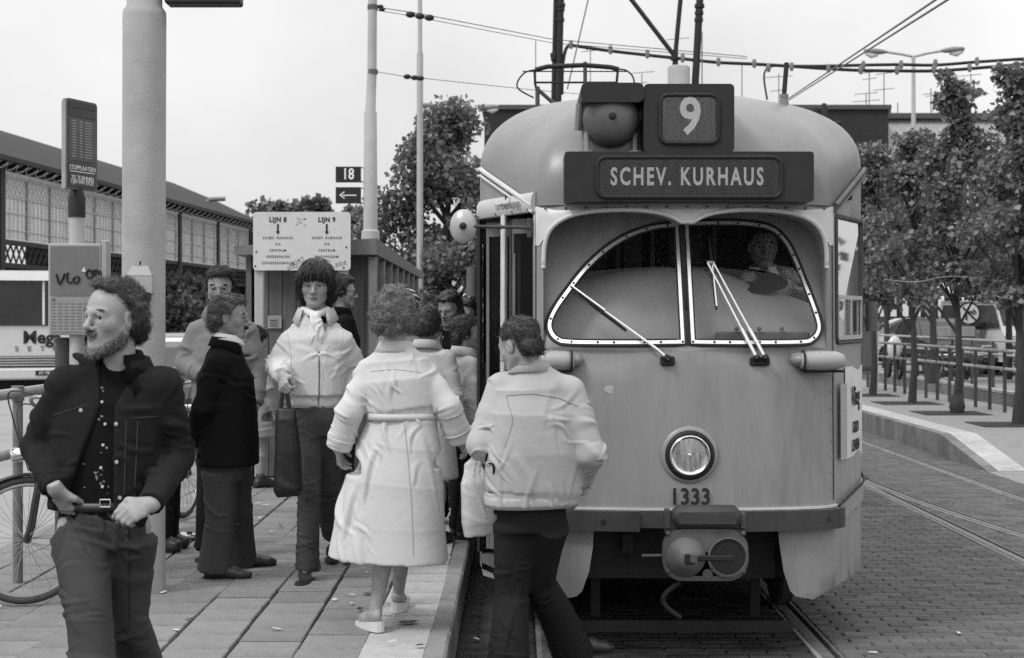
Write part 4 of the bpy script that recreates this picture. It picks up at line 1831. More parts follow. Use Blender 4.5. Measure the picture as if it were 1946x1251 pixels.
lp = thing('pale_post', 'tall pale post standing behind the round sign trees', 'post', (11.0, 38.3, .3))
g = MB()
g.tube([(10.95, 38.3, .3), (10.95, 38.3, 3.1)], .14, 10)
g.build('post', M_POLE2, lp, 60)


# ---------------------------------------------------------------- twin-armed street lamps
def twin_lamp(label, px, d, ytop, xl, xr, yl, yr, yb=700):
    c = P(px, ytop, d)
    t = thing('street_lamp', label, 'street lamp', (c.x, d, 0), 'twin-armed street lamps')
    g = MB()
    zt = c.z
    g.tube([(c.x, d, 0), (c.x, d, zt * .55), (c.x, d, zt * .56), (c.x, d, zt)], [.13, .11, .085, .06], 10)
    g.build('column', M_POLE2, t, 60)
    for x, y in ((xl, yl), (xr, yr)):
        e = P(x, y, d)
        s = 1 if x > px else -1
        g = MB()
        m = c.lerp(e, .55) + Vector((0, 0, .05))
        g.tube([c, c.lerp(e, .25) + Vector((0, 0, .04)), m], .045, 8)
        g.build('arm', M_POLE2, t, 60)
        g = MB()
        a = m + (e - m) * -.05
        dd = (e - m)
        g.tube([a, a + dd * .2, a + dd * .6, a + dd * 1.02], [.05, .11, .14, .09], 10, flat=.7)
        h = g.build('lamp_head', mat('lamp_head_grey', .22, .5), t, 60)
        g = MB()
        g.tube([a + dd * .4 + Vector((0, 0, -.1)), a + dd * .7 + Vector((0, 0, -.13)), a + dd * .98 + Vector((0, 0, -.07))], [.05, .1, .05], 8)
        link('lamp_bowl', g.mesh('lamp_bowl'), mat('lamp_bowl', .6, .2), h, True, 60)
    return t


twin_lamp('tall twin-armed street lamp rising above the trees on the right', 1736, 46, 108, 1641, 1833, 97, 93)
twin_lamp('twin-armed street lamp half hidden by the large tree on the left', 868, 50, 213, 803, 949, 199, 203)

# ---------------------------------------------------------------- left: station hall
ST0 = Vector((-16.6, 46.0, 0))          # a point on the front line
STD = Vector((.0636, 1, 0)).normalized()
STN = Vector((STD.y, -STD.x, 0))         # towards the street


def st(t, z, off=0.0):
    return ST0 + STD * t + STN * off + Vector((0, 0, z))


M_STWALL = mat('station_iron', .03, .7, .3, 3)
M_STGLASS = mat('wired_glass', .60, .35, .3, 1.2, .1, 20, stretch=(5, 5, .4))
M_LATT = mat('window_iron', .55, .6, .15, 6)
stn = thing('station_hall', 'long railway hall with a big dark roof and latticed windows', 'building', tuple(ST0))
TE = 34.0
T0 = -10.0
# roof: curved slope
prof = [(.6, 6.66), (.6, 6.78), (0, 7.05), (-2.2, 8.1), (-4.6, 9.1), (-7, 9.75), (-10, 10.1), (-14, 10.2), (-14, 6)]
g = MB()
vs = []
for t in (T0, TE):
    vs += [st(t, z, o) for o, z in prof]
n = len(prof)
g.add(vs, [(i, i + 1, n + i + 1, n + i) for i in range(n - 1)] + [tuple(range(n)), tuple(range(2 * n - 1, n - 1, -1))])
g.build('roof', mat('hall_roof', .032, .85, .25, 1.5, .2, 12, stretch=(1, 1, 6)), stn, 30)
g = MB()
g.prism([st(T0, 6.64, .62), st(TE, 6.64, .62), st(TE, 6.64, .5), st(T0, 6.64, .5)], (0, 0, .15))
g.build('gutter', M_STWALL, stn)
g = MB()
g.prism([st(T0, 6.30, .1), st(TE, 6.30, .1), st(TE, 6.30, -.1), st(T0, 6.30, -.1)], (0, 0, .12))
g.build('cornice_rail', M_LATT, stn)
g = MB()          # dark wall behind the bracket row and the sill beam
g.prism([st(T0, 6.3, -.4), st(TE, 6.3, -.4), st(TE, 6.3, -.5), st(T0, 6.3, -.5)], (0, 0, .7))
g.prism([st(T0, 4.05, .08), st(TE, 4.05, .08), st(TE, 4.05, -.08), st(T0, 4.05, -.08)], (0, 0, .14))
g.prism([st(T0, 3.3, .06), st(TE, 3.3, .06), st(TE, 3.3, -.06), st(T0, 3.3, -.06)], (0, 0, .16))
g.build('beam', M_STWALL, stn)
BAY = 6.42
cols = [-4.6 + 4.9 - 6.42 * 2 + BAY * k for k in range(0, 8)]
cols = [c for c in cols if T0 < c < TE + 1]
for c in cols:
    g = MB()
    g.prism([st(c - .17, 0, .16), st(c + .17, 0, .16), st(c + .17, 0, -.16), st(c - .17, 0, -.16)], (0, 0, 6.6))
    g.build('column', M_STWALL, stn)
for c in cols:
    if c + BAY > TE + 1:
        continue
    for w in range(3):
        a = c + .22 + w * (BAY - .44) / 3
        b2 = a + (BAY - .44) / 3
        g = MB()
        for q0, q1 in (((a, 4.2), (a, 6.3)), ((b2, 4.2), (b2, 6.3)), ((a, 4.22), (b2, 4.22)), ((a, 6.28), (b2, 6.28))):
            g.tube([st(q0[0], q0[1], .03), st(q1[0], q1[1], .03)], .045, 4)
        wf = g.build('window', M_LATT, stn)
        g = MB()
        g.add([st(a, 4.2, -.02), st(b2, 4.2, -.02), st(b2, 6.3, -.02), st(a, 6.3, -.02)], [(0, 1, 2, 3)])
        link('pane', g.mesh('pane'), M_STGLASS, wf)
        g = MB()
        m = 6
        for k in range(1, m):
            t = a + (b2 - a) * k / m
            g.tube([st(t, 4.2, .01), st(t, 5.6, .01)], .018, 4, False)
        for z in (4.55, 5.1, 5.6):
            g.tube([st(a, z, .012), st(b2, z, .012)], .02, 4, False)
        for k in range(m):
            t0, t1 = a + (b2 - a) * k / m, a + (b2 - a) * (k + 1) / m
            for j in range(2):
                z0, z1 = 5.6 + .34 * j, 5.6 + .34 * (j + 1)
                g.tube([st(t0, z0, .01), st(t1, z1, .01)], .016, 4, False)
                g.tube([st(t1, z0, .012), st(t0, z1, .012)], .016, 4, False)
        tag(link('lattice', g.mesh('lattice'), M_LATT, wf), kind='stuff')
    # scroll brackets under the eaves and the openwork frieze below the sill
    g = MB()
    for k in range(8):
        t = c + BAY * (k + .5) / 8
        g.tube([st(t, 6.42, .02), st(t, 6.48, .3), st(t, 6.56, .42), st(t, 6.62, .5)], .03, 4, False)
        g.tube([st(t, 6.42, .05), st(t, 6.6, .1), st(t, 6.7, .3)], .025, 4, False)
    tag(g.build('eaves_bracket', M_LATT, stn), kind='stuff')
    g = MB()
    for k in range(14):
        t0, t1 = c + BAY * k / 14, c + BAY * (k + 1) / 14
        g.tube([st(t0, 3.46, 0), st(t1, 4.05, 0)], .035, 4, False)
        g.tube([st(t1, 3.46, .01), st(t0, 4.05, .01)], .035, 4, False)
    tag(g.build('frieze_lattice', M_STWALL, stn), kind='stuff')
g = MB()          # the dark inside of the hall
g.prism([st(T0, 0, -6), st(TE, 0, -6), st(TE, 0, -6.2), st(T0, 0, -6.2)], (0, 0, 4.0))
g.build('inner_wall', mat('hall_inside', .02, .9), stn)
g = MB()
g.prism([st(TE, 0, .1), st(TE + .2, 0, .1), st(TE + .2, 0, -13), st(TE, 0, -13)], (0, 0, 6.6))
g.build('gable', M_STWALL, stn)
# street lamp head that pokes over the roof
tl = thing('street_lamp', 'single lamp head just visible over the far end of the hall roof', 'street lamp', tuple(P(396, 700, 75) * 1), None)
g = MB()
g.tube([P(392, 700, 75), P(392, 383, 75), P(400, 379, 75)], .07, 6)
g.build('column', M_POLE2, tl)
g = MB()
g.tube([P(398, 379, 75), P(428, 378, 75)], .12, 8)
g.build('lamp_head', mat('lamp_head_grey', .22, .5), tl, 60)

# far trees beyond the hall and the big tree behind the shelter
tree('broad_tree', 'round dark tree beyond the end of the station hall', P(520, 700, 82) * 1, 9.2, 3.2, 4, 2600, .42, 'distant trees', .25, 30, M_LEAF2).location.z
tree('broad_tree', 'round dark tree behind the line board', P(592, 700, 84), 9.5, 2.6, 4, 2600, .42, 'distant trees', .25, 30, M_LEAF2)
tree('broad_tree', 'low tree at the right edge of the line board', P(668, 690, 70), 7.2, 1.6, 2.4, 1800, .34, 'distant trees', .2, 24, M_LEAF2)
tree('broad_tree', 'dark bushy tree under the far bays of the hall', P(345, 690, 60), 3.3, 2.6, .3, 2000, .3, 'distant trees', .2, 30, M_LEAF2)
tree('large_tree', 'large dense tree rising behind the shelter beside the tram', (-1.32, 27.5, 0), 5.55, 1.72, .5, 27000, .11, None, .12, 130, M_LEAF, .1, 1, lambda h: (1.0 - max(0, (h - .52)) * 1.55) * (.9 if h < .15 else 1))

# ---------------------------------------------------------------- coach
bus = thing('coach', 'white coach with Mega lettering on its front waiting beyond the railing', 'bus', (-11.4, 33, 0))
M_BUSW = mat('coach_white', .58, .35, .06, 2, spec=.5)
bx0, bx1, by = -12.62, -10.12, 33.0
g = MB()
lp = [(bx0, .42), (bx0, 2.6), (bx0 + .25, 2.78), (bx1 - .25, 2.78), (bx1, 2.6), (bx1, .42)]
g.prism([(x, by, z) for x, z in lp], (0, 10, 0))
g.build('body', M_BUSW, bus, 30)
g = MB()
g.prism([(bx0 + .05, by - .16, 2.55), (bx1 - .05, by - .16, 2.55), (bx1 - .3, by - .06, 2.76), (bx0 + .3, by - .06, 2.76)], (0, .2, 0))
g.build('roof_dome', M_BUSW, bus, 30)
g = MB()
lp = rrect(bx0 + .06, bx1 - .06, 1.52, 2.58, .12)
g.prism([(x, by - .03, z) for x, z in lp], (0, .03, 0))
ws = g.build('windscreen', mat('coach_glass', .03, .15, .5, .8, spec=.6), bus)
g = MB()
g.box(((bx0 + bx1) / 2 + .55, by - .045, 2.05), (.05, .03, 1.02))
link('centre_pillar', g.mesh('centre_pillar'), M_WPAINT, ws)
lettering('Mega', (bx1 - .73, by - .012, 1.24), .40, M_INK, bus, 1.0, .012, rot=Matrix.Shear('XZ', 3, (.25, 0)) if False else None)
for k, ch in enumerate('SETRA'):
    lettering(ch, (bx1 - 1.28 + .28 * k, by - .012, .985), .16, M_INK, bus, 1.3, 0)
for z in (.62, .68, .74, .80):
    g = MB()
    g.box(((bx0 + bx1) / 2, by - .02, z), (1.75, .05, .028))
    g.build('grille_bar', M_CHROME, bus)
g = MB()
g.box(((bx0 + bx1) / 2, by - .005, .71), (1.75, .02, .24))
g.box(((bx0 + bx1) / 2, by - .005, .58), (2.4, .02, .03))
g.build('grille', M_DARK, bus)
for x in (bx0 + .24, bx1 - .24):
    g = MB()
    g.box((x, by - .03, .71), (.32, .06, .22), bev=.05)
    g.build('headlight', M_CHROME, bus)
g = MB()
g.box(((bx0 + bx1) / 2, by - .06, .42), (2.5, .14, .26), bev=.04)
g.build('bumper', M_BUSW, bus)
g = MB()
g.box((bx1 - .62, by - .14, .44), (.50, .02, .11))
np_ = g.build('number_plate', M_INK, bus)
lettering('AF-98-22', (bx1 - .62, by - .152, .44), .11, M_WPAINT, np_, .9)
for x in (bx0 + .3, bx1 - .3):
    g = MB()
    g.lathe([(.3, -.14), (.48, -.13), (.48, .13), (.3, .14)], (x, by + 2, .44), (1, 0, 0), 18)
    g.build('wheel', M_BLACK, bus, 40)
g = MB()
g.box(((bx0 + bx1) / 2, by + 3, .2), (2.3, 5, .3))
g.build('underside', M_BLACK, bus)

bus.rotation_euler.z = R(17)
# the belt of trees that goes on outside the picture on the right, mirrored in the cab window
tb = []
for k in range(26):
    tb.append((rnd.uniform(8.5, 13), rnd.uniform(9, 19), rnd.uniform(1.6, 5.6)))
o = leaves('tree_belt', tb, [1.1] * 26, 6500, .2, M_LEAF2, None)
# ================================================================ STOP FURNITURE, POLES, WIRES
M_SIGNW = mat('sign_white', .60, .6, .07, 9, stain=.08)
PZ = .22
# ---- big pole close to us
pc = P(273, 300, 8.0)
bp = thing('concrete_pole', 'thick pale concrete pole with a small cabinet, close behind the bearded man', 'pole', (pc.x, 8.0, PZ))
g = MB()
g.tube([(pc.x, 8, PZ), (pc.x, 8, 1.9), (pc.x + .005, 8, 3.40), (pc.x + .005, 8, 3.43), (pc.x + .005, 8, 3.46), (pc.x + .005, 8, 8.5)], [.117, .117, .118, .116, .096, .085], 28)
g.build('shaft', M_CONC, bp, 50)
c = P(264, 528, 7.86)
g = MB()
hw = .07
g.prism([c + Vector((-hw, 0, -.085)), c + Vector((hw, 0, -.085)), c + Vector((hw, 0, .0)), c + Vector((hw * .95, .0, .01)), c + Vector((-hw * .95, 0, .01)), c + Vector((-hw, 0, .0))], (0, .06, 0))
g.add([c + Vector(p) for p in ((-hw, 0, .012), (hw, 0, .012), (hw, .06, .012), (-hw, .06, .012), (-hw * .62, .025, .065), (hw * .62, .025, .065), (hw * .62, .06, .065), (-hw * .62, .06, .065))], [(0, 1, 5, 4), (1, 2, 6, 5), (2, 3, 7, 6), (3, 0, 4, 7), (4, 5, 6, 7), (3, 2, 1, 0)])
cb = g.build('cabinet', mat('cabinet_grey', .36, .6, .08), bp, 30)
g = MB()
g.lathe([(.008, 0), (.008, .02)], c + Vector((0, .03, .07)), (0, 0, 1), 8)
g.box(c + Vector((.045, .0, -.10)), (.03, .05, .04))
link('cabinet_lock', g.mesh('cabinet_lock'), M_BLACK, cb)
g = MB()
g.tube([c + Vector((.0, .05, -.05)), c + Vector((.0, .05, -.9))], .018, 8)
link('conduit', g.mesh('conduit'), M_CONC, cb, True, 60)
a, b = P(317, 11, 8.0), P(459, 11, 8.0)
g = MB()
g.box(((a.x + b.x) / 2, 8.0, a.z + .2), (b.x - a.x, .12, .4), bev=.01)
g.build('sign_box', M_BOARD, bp, 30)
g = MB()
g.box((a.x - .05, 8.0, a.z + .1), (.12, .03, .03))
g.build('sign_arm', M_DARK, bp)

# ---- stop sign post with timetable case
sx = P(146, 500, 9).x
ss = thing('stop_sign', 'bus stop post with a tilted dark timetable flag and a graffitied glass case', 'sign', (sx, 9, PZ))
g = MB()
g.tube([(sx, 9, PZ), (sx, 9, P(0, 405, 9).z)], .046, 14)
g.build('post', M_POLE2, ss, 60)
g = MB()
z0 = P(0, 413, 9).z
g.lathe([(.053, 0), (.053, .12), (.045, .14), (.035, .19), (.03, .24)], (sx, 9, z0), (0, 0, 1), 16)
g.build('socket', M_BLACK, ss, 50)
A = P(126, 270, 8.86)
zb, zt = P(0, 358, 8.86).z, P(0, 185, 8.86).z
d = Vector((.36, .93, 0)).normalized()
nrm = Vector((d.y, -d.x, 0))
wf = .30
o0 = Vector((A.x, 8.86, 0))
g = MB()
lp = rrect(0, wf, zb, zt, .025, 3)
g.prism([o0 + d * x + Vector((0, 0, z)) for x, z in lp], -nrm * .03)
fl = g.build('flag', mat('flag_frame', .10, .5, .2), ss, 30)
g = MB()
g.prism([o0 + Vector((0, 0, zb)) - d * .012, o0 + Vector((0, 0, zt - .02)) - d * .012, o0 + Vector((0, 0, zt - .02)), o0 + Vector((0, 0, zb))], -nrm * .026)
link('flag_edge', g.mesh('flag_edge'), mat('flag_edge', .33, .5), fl)
H = zt - zb
for k, (q0, q1, a) in enumerate(((.03, .30, .07), (.32, .79, .10), (.81, .89, .06), (.905, .975, .05))):
    g = MB()
    lp = [(.02, zb + H * q0), (wf - .02, zb + H * q0), (wf - .02, zb + H * q1), (.02, zb + H * q1)]
    g.prism([o0 + d * x + Vector((0, 0, z)) + nrm * .002 for x, z in lp], nrm * .002)
    link('flag_panel', g.mesh('flag_panel'), mat('flag_panel_%s' % ['text', 'times', 'upper', 'top'][k], a, .4, .2, 20), fl)
ang = math.atan2(d.y, d.x)
for s, q, sz in (('STOPPLAATSEN', .24, .04), ('ZIE TE BINNEN', .13, .036), ('LIJN VAN DEZE', .085, .036)):
    lettering(s, o0 + d * (wf / 2) + nrm * .0045 + Vector((0, 0, zb + H * q)), sz, M_LETTER, fl, .9, 0, rz=ang)
g = MB()
g.prism([o0 + d * .03 + nrm * .0045 + Vector((0, 0, zb + H * .195)), o0 + d * .27 + nrm * .0045 + Vector((0, 0, zb + H * .195)), o0 + d * .27 + nrm * .0045 + Vector((0, 0, zb + H * .203)), o0 + d * .03 + nrm * .0045 + Vector((0, 0, zb + H * .203))], nrm * .001)
link('rule', g.mesh('rule'), M_LETTER, fl)
for k in range(14):
    g = MB()
    z = zb + H * (.36 + .03 * k)
    for x0, x1 in ((.05, .09), (.12, .15), (.17, .24)):
        g.prism([o0 + d * x0 + nrm * .0045 + Vector((0, 0, z)), o0 + d * x1 + nrm * .0045 + Vector((0, 0, z)), o0 + d * x1 + nrm * .0045 + Vector((0, 0, z + .007)), o0 + d * x0 + nrm * .0045 + Vector((0, 0, z + .007))], nrm * .001)
    tag(link('timetable_row', g.mesh('timetable_row'), mat('faded_print', .3, .6), fl), kind='stuff')
# case
c0, c1 = P(92, 637, 8.93), P(192, 463, 8.93)
g = MB()
g.box(((c0.x + c1.x) / 2, 8.95, (c0.z + c1.z) / 2), (c1.x - c0.x, .05, c1.z - c0.z), bev=.006)
g.box((c1.x + .02, 8.97, (c0.z + c1.z) / 2 + .02), (.035, .09, c1.z - c0.z), bev=.006)
cs = g.build('case', mat('case_frame', .36, .45, .12), ss, 30)
g = MB()
fw, fh = (c1.x - c0.x) - .03, (c1.z - c0.z)
g.box(((c0.x + c1.x) / 2, 8.922, c1.z - fh * .30), (fw, .006, fh * .54))
link('case_back', g.mesh('case_back'), mat('case_panel', .17, .35, .12, 6, stain=.1), cs)
g = MB()
g.box(((c0.x + c1.x) / 2, 8.922, c0.z + fh * .22), (fw, .006, fh * .37))
pp_ = link('timetable', g.mesh('timetable'), mat('timetable_paper', .27, .5, .12, 14), cs)
lettering('12', ((c0.x + .035), 8.917, c0.z + fh * .385), .022, M_INK, pp_)
for k in range(9):
    g = MB()
    z = c0.z + fh * (.07 + .034 * k)
    for q in range(7):
        x = c0.x + .035 + q * .04
        g.box((x, 8.9175, z), (.026, .001, .004))
    tag(link('timetable_row', g.mesh('timetable_print'), mat('faint_print', .16, .6), pp_), kind='stuff')
g = MB()
s = 8.93 / 2750


def hand(pts, r=.0065):
    g.tube(catmull([P(x, y, 8.915) for x, y in pts], 4), r, 6)


hand([(107, 521), (110, 532), (113, 540), (119, 530), (123, 520)])
hand([(129, 518), (127, 530), (130, 537), (137, 536)])
hand([(143, 526), (139, 532), (143, 538), (149, 535), (150, 528), (146, 525)])
hand([(178, 515), (168, 514), (164, 521), (168, 528), (176, 525), (174, 517), (168, 512)])
hand([(181, 524), (180, 515), (184, 514), (186, 520), (189, 515), (191, 523)])
link('graffiti', g.mesh('graffiti'), M_INK, cs)
g = MB()
g.prism([P(155, 516, 8.916), P(163, 517, 8.916), P(160, 507, 8.916)], (0, -.001, 0))
link('sticker_scrap', g.mesh('sticker_scrap'), M_WPAINT, cs)
g = MB()
q = P(118, 660, 9.0)
g.tube([(q.x, 9.02, PZ), (q.x, 9.02, q.z + .06)], .05, 12)
g.build('second_post', M_DARK, ss, 60)

# ---- platform railing on the left
rl = thing('railing', 'grey tubular railing along the left edge of the platform behind the bearded man', 'railing', (-2.86, 9, PZ))
M_RL = mat('railing_paint', .16, .45, .25, 12)


def rlx(y):
    return -2.872 + .038 * (y - 8.33)


for h in (1.085, .745):
    g = MB()
    g.tube([(rlx(y), y, PZ + h) for y in (4.5, 8, 12, 17)], .031, 12)
    g.build('rail', mat('rail_top_paint', .30, .4, .2, 12), rl, 60)
y = 5.3
while y < 17:
    g = MB()
    g.tube([(rlx(y), y, PZ - .02), (rlx(y), y, PZ + 1.06)], .029, 12)
    g.tube([(rlx(y), y, PZ + 1.04), (rlx(y), y, PZ + 1.125)], .037, 12)
    g.build('post', M_RL, rl, 60)
    y += 1.515

# ---- waiting shelter with the line board
sl = thing('waiting_shelter', 'long wooden tram shelter with a flat roof behind the line board', 'shelter', (-1.9, 15, PZ))
M_WOOD = mat('weathered_boards', .135, .8, .35, 5, .3, 30, stretch=(3, 3, .25), objvar=.25)
M_SHPOST = mat('shelter_post_paint', .30, .6, .2, 8)
a0, a1 = P(716, 453, 13.4), P(716, 484, 13.4)
b0, b1 = P(803, 517, 20.0), P(803, 530, 20.0)
lx = -2.62
g = MB()
g.add([a0, a1, b1, b0, Vector((lx, 13.4, a0.z - .07)), Vector((lx, 13.4, a1.z)), Vector((lx, 20, b1.z)), Vector((lx, 20, b0.z - .02))],
      [(0, 1, 2, 3), (4, 7, 6, 5), (0, 4, 5, 1), (3, 2, 6, 7), (0, 3, 7, 4), (1, 5, 6, 2)])
g.build('roof', mat('shelter_roof', .17, .7, .2, 5, stain=.2), sl)
y = 13.55
while y < 20:
    g = MB()
    x = a0.x - .05
    g.box((x, y, (PZ + 2.30) / 2), (.075, .075, 2.08))
    g.build('post', M_SHPOST, sl)
    if y < 19:
        g = MB()
        g.box((x - .02, y + .40, 1.42), (.03, .62, 1.5))
        g.build('glass_panel', mat('shelter_glass', .035, .3, .4, 2), sl)
        g = MB()
        g.box((x, y + .40, .55), (.04, .72, .3))
        g.build('kick_board', M_WOOD, sl)
    y += .82
for x in np.arange(-2.46, -1.40, .13):
    g = MB()
    g.box((x + .06, 13.62 + rnd.uniform(-.006, .006), 1.28), (.122, .024, 2.08))
    g.build('board', M_WOOD, sl)
g = MB()
g.box((lx + .1, 16.8, 1.25), (.05, 6.4, 2.1))
g.build('back_wall', M_WOOD, sl)
g = MB()
g.box((-1.9, 13.9, .7), (1.0, .35, .06))
g.build('bench', M_SHPOST, sl)
nt = thing('paper_notice', 'small pale notice pinned low on the shelter boards', 'notice', tuple(P(520, 610, 13.58)))
g = MB()
g.box(P(522, 612, 13.59), (.13, .006, .12))
g.build('sheet', mat('notice_paper', .36, .7), nt)
g = MB()
for k in range(3):
    g.box(P(520, 612, 13.58) + Vector((0, 0, -.035 + .025 * k)), (.08, .002, .006))
tag(g.build('print', M_INK, nt), kind='stuff')
lbp = thing('line_board', 'white board for lines 8 and 9 mounted on two pale posts before the shelter', 'sign', (-2.0, 13.3, PZ))
q0, q1 = P(481, 514, 13.25), P(666, 403, 13.25)
g = MB()
lp = rrect(q0.x, q1.x, q0.z, q1.z, .03, 3)
g.prism([(x, 13.25, z) for x, z in lp], (0, .02, 0))
bd = g.build('board', M_SIGNW, lbp, 30)
for px in (493, 652):
    g = MB()
    x = P(px, 0, 13.3).x
    g.box((x, 13.32, (q1.z + PZ) / 2 - .05), (.085, .08, q1.z - PZ - .1), bev=.008)
    g.build('post', M_POLE2, lbp, 30)
for px, py in ((487, 479), (485, 506), (658, 470), (653, 509)):
    g = MB()
    g.lathe([(.009, 0), (.006, .006)], P(px, py, 13.249), (0, -1, 0), 8)
    link('bolt', g.mesh('bolt'), M_BLACK, bd)


def btxt(s, px, py, size, bold=.001, sx=.9, rot=None, sp=1.12):
    return lettering(s, P(px, py, 13.248), size, M_INK, bd, sx, bold, spacing=sp, depth=.001, rot=rot)


for px, num, lines in ((528, 'LIJN 8', ('SCHEV. KURHAUS', 'VIA', 'CENTRUM', 'VREDESPALEIS', 'CONGRESGEBOUW')), (621, 'LIJN 9', ('SCHEV. KURHAUS', 'VIA', 'CENTRUM', 'MADURODAM'))):
    btxt(num, px, 418, .062, .0022, .9)
    for k, s in enumerate(lines):
        btxt(s, px, 452.5 + 11.9 * k, .032, .0003, .86, sp=1.3)
    g = MB()
    t, bt = P(px, 426, 13.248), P(px, 440, 13.248)
    g.box((t + bt) / 2, (.017, .001, t.z - bt.z))
    g.prism([bt + Vector((-.02, 0, .0)), bt + Vector((.02, 0, 0)), bt + Vector((0, 0, -.03))], (0, -.001, 0))
    link('arrow', g.mesh('arrow'), M_INK, bd)
for s, px, py, a in (('SIDE', 648, 502, 14), ('NORT', 564, 498, 28), ('SUD', 556, 508, 20)):
    btxt(s, px, py, .05, -.0005, 1.0, Matrix.Rotation(R(-a), 3, 'Y'))
g = MB()
for k in range(9):
    q = P(572 + rnd.uniform(-8, 8), 422 + rnd.uniform(-8, 7), 13.2485)
    g.box(q, (.02, .001, .012))
link('worn_sticker', g.mesh('worn_sticker'), mat('worn_sticker', .4, .7), bd)

# ---- tall tapered poles
M_P1 = mat('tall_pole_paint', .40, .7, .08, 8)
x = P(704, 0, 19.6).x
p1 = thing('stepped_pole', 'tall pale stepped pole carrying the small dark 18 and arrow plates', 'pole', (x, 19.6, PZ))
zz = lambda y, d=19.6: P(0, y, d).z
g = MB()
g.tube([(x, 19.6, PZ), (x, 19.6, zz(466)), (x, 19.6, zz(440)), (x, 19.6, zz(437)), (x, 19.6, zz(214)), (x, 19.6, zz(210)), (x + .02, 19.6, zz(140)), (x + .03, 19.6, zz(-20)), (x + .05, 19.6, 9)],
       [.125, .125, .122, .098, .086, .070, .064, .060, .055], 18)
g.build('shaft', M_P1, p1, 40)
for k, (y0, y1) in enumerate(((317, 347), (356, 387))):
    a, b = P(638, y1, 19.55), P(686, y0, 19.55)
    g = MB()
    g.box(((a.x + b.x) / 2, 19.55, (a.z + b.z) / 2), (b.x - a.x, .03, b.z - a.z), bev=.004)
    pl = g.build('plate', M_INK, p1, 30)
    g = MB()
    for z in (a.z + .01, b.z - .01):
        g.tube([(b.x - .02, 19.57, z), (x, 19.57, z)], .012, 6)
    link('plate_bracket', g.mesh('plate_bracket'), M_P1, pl)
    if k == 0:
        lettering('18', ((a.x + b.x) / 2, 19.533, (a.z + b.z) / 2), .21, M_LETTER, pl, .78, .003)
    else:
        g = MB()
        c = Vector(((a.x + b.x) / 2, 19.532, (a.z + b.z) / 2))
        g.box(c, (.22, .002, .014))
        g.tube([c + Vector((-.05, 0, .045)), c + Vector((-.115, 0, 0)), c + Vector((-.05, 0, -.045))], .008, 4)
        link('arrow', g.mesh('arrow'), M_LETTER, pl)
for y in (14, 137):
    g = MB()
    g.lathe([(.072, -.03), (.072, .03)], (x + .03, 19.6, zz(y)), (0, 0, 1), 16)
    g.build('clamp', M_STEELP, p1)
x2 = P(798, 0, 30).x
p2 = thing('slim_pole', 'slimmer pale pole standing before the large tree', 'pole', (x2, 26, PZ))
x2 = P(798, 0, 26).x
z2 = lambda y: P(0, y, 26).z
g = MB()
g.tube([(x2, 26, 0), (x2, 26, z2(240)), (x2, 26, z2(105)), (x2, 26, z2(96)), (x2, 26, 9.5)], [.062, .055, .06, .042, .036], 12)
g.build('shaft', M_P1, p2, 40)
p2.location = (x2, 26, 0)
for ch in p2.children:
    ch.data.transform(Matrix.Translation((P(798, 0, 30).x - x2, 0, PZ)))

# ---- overhead line equipment
def wire(name, label, pts, r, m=None, cat='wire', group=None):
    g = MB()
    g.tube(pts, r, 5)
    return tag(g.build(name, m or M_LINE, None, 60), label, cat, group)


def insul(label, pts, beads, r, big, group='span wires with insulators'):
    t = thing('span_wire', label, 'wire', tuple(pts[0]), group)
    g = MB()
    g.tube(pts, r, 5)
    g.build('wire', M_LINE, t)
    for q in beads:
        g = MB()
        g.ball(q, big, 8, sq=(1.5, 1, 1))
        g.build('insulator', M_BLACK, t, 60)
    return t


D1 = 19.6
insul('twisted span wire with a fat insulator from the tall stepped pole, upper', [P(716, 14, D1), P(790, 25, D1), P(1050, 75, 21), P(1420, 108, 23)], [P(780, 28, D1), P(798, 31, D1), P(816, 34, D1)], .006, .045)
insul('second strand of the upper span wire', [P(716, 20, D1), P(778, 30, D1), P(1050, 82, 21), P(1420, 112, 23)], [P(723, 13, D1), P(726, 18, D1)], .005, .03)
insul('lower span wire with two black insulators from the tall stepped pole', [P(718, 137, D1), P(765, 145, D1), P(1000, 170, 21), P(1250, 192, 23)], [P(774, 146, D1), P(788, 148, D1), P(799, 149, D1)], .0045, .036)
# dark rods and posts behind the tram
D2 = 26.0


def mast(label, x0, y0, x1, y1, r, beads=()):
    t = thing('wire_mast', label, 'pole', (P(x0, y0, D2).x, D2, 0), 'dark overhead line masts')
    a, b = P(x0, y0, D2), P(x1, y1, D2)
    g = MB()
    k = (0 - a.z) / (b.z - a.z)
    g.tube([a + (b - a) * k, b], r, 10)
    g.build('shaft', M_LINE, t, 60)
    for y, br in beads:
        g = MB()
        q = a + (b - a) * ((y - y0) / (y1 - y0))
        g.lathe([(br * .6, -.05), (br, -.03), (br, .03), (br * .6, .05)], q, (0, 0, 1), 10)
        g.build('collar', M_BLACK, t, 50)
    return t


mast('thicker dark mast right behind the folded pantograph', 1060, 195, 1066, -30, .066, ((10, .09), (18, .08), (38, .08)))
mast('thin mast with an insulator beside the thick one behind the pantograph', 1051, 195, 1056, -30, .035, ((105, .07), (112, .06)))
mast('leaning dark mast with cable clips right of the route number', 1321, 165, 1331, -20, .066, ((12, .09), (25, .08), (38, .08)))
t = thing('bracket_pole', 'stout pale pole top behind the tram roof with two dark rods in a V', 'pole', (P(1290, 0, D2).x, D2, 0), None)
q = P(1290, 126, D2)
g = MB()
g.tube([(q.x, D2, 0), (q.x, D2, q.z - .03), (q.x, D2, q.z)], [.2, .2, .17], 18)
g.build('shaft', M_CONC, t, 60)
for a, b in ((P(1283, 108, D2), P(1185, -20, D2)), (P(1283, 108, D2), P(1295, -20, D2))):
    g = MB()
    g.tube([a, b], .042, 8)
    g.build('rod', M_LINE, t, 60)
g = MB()
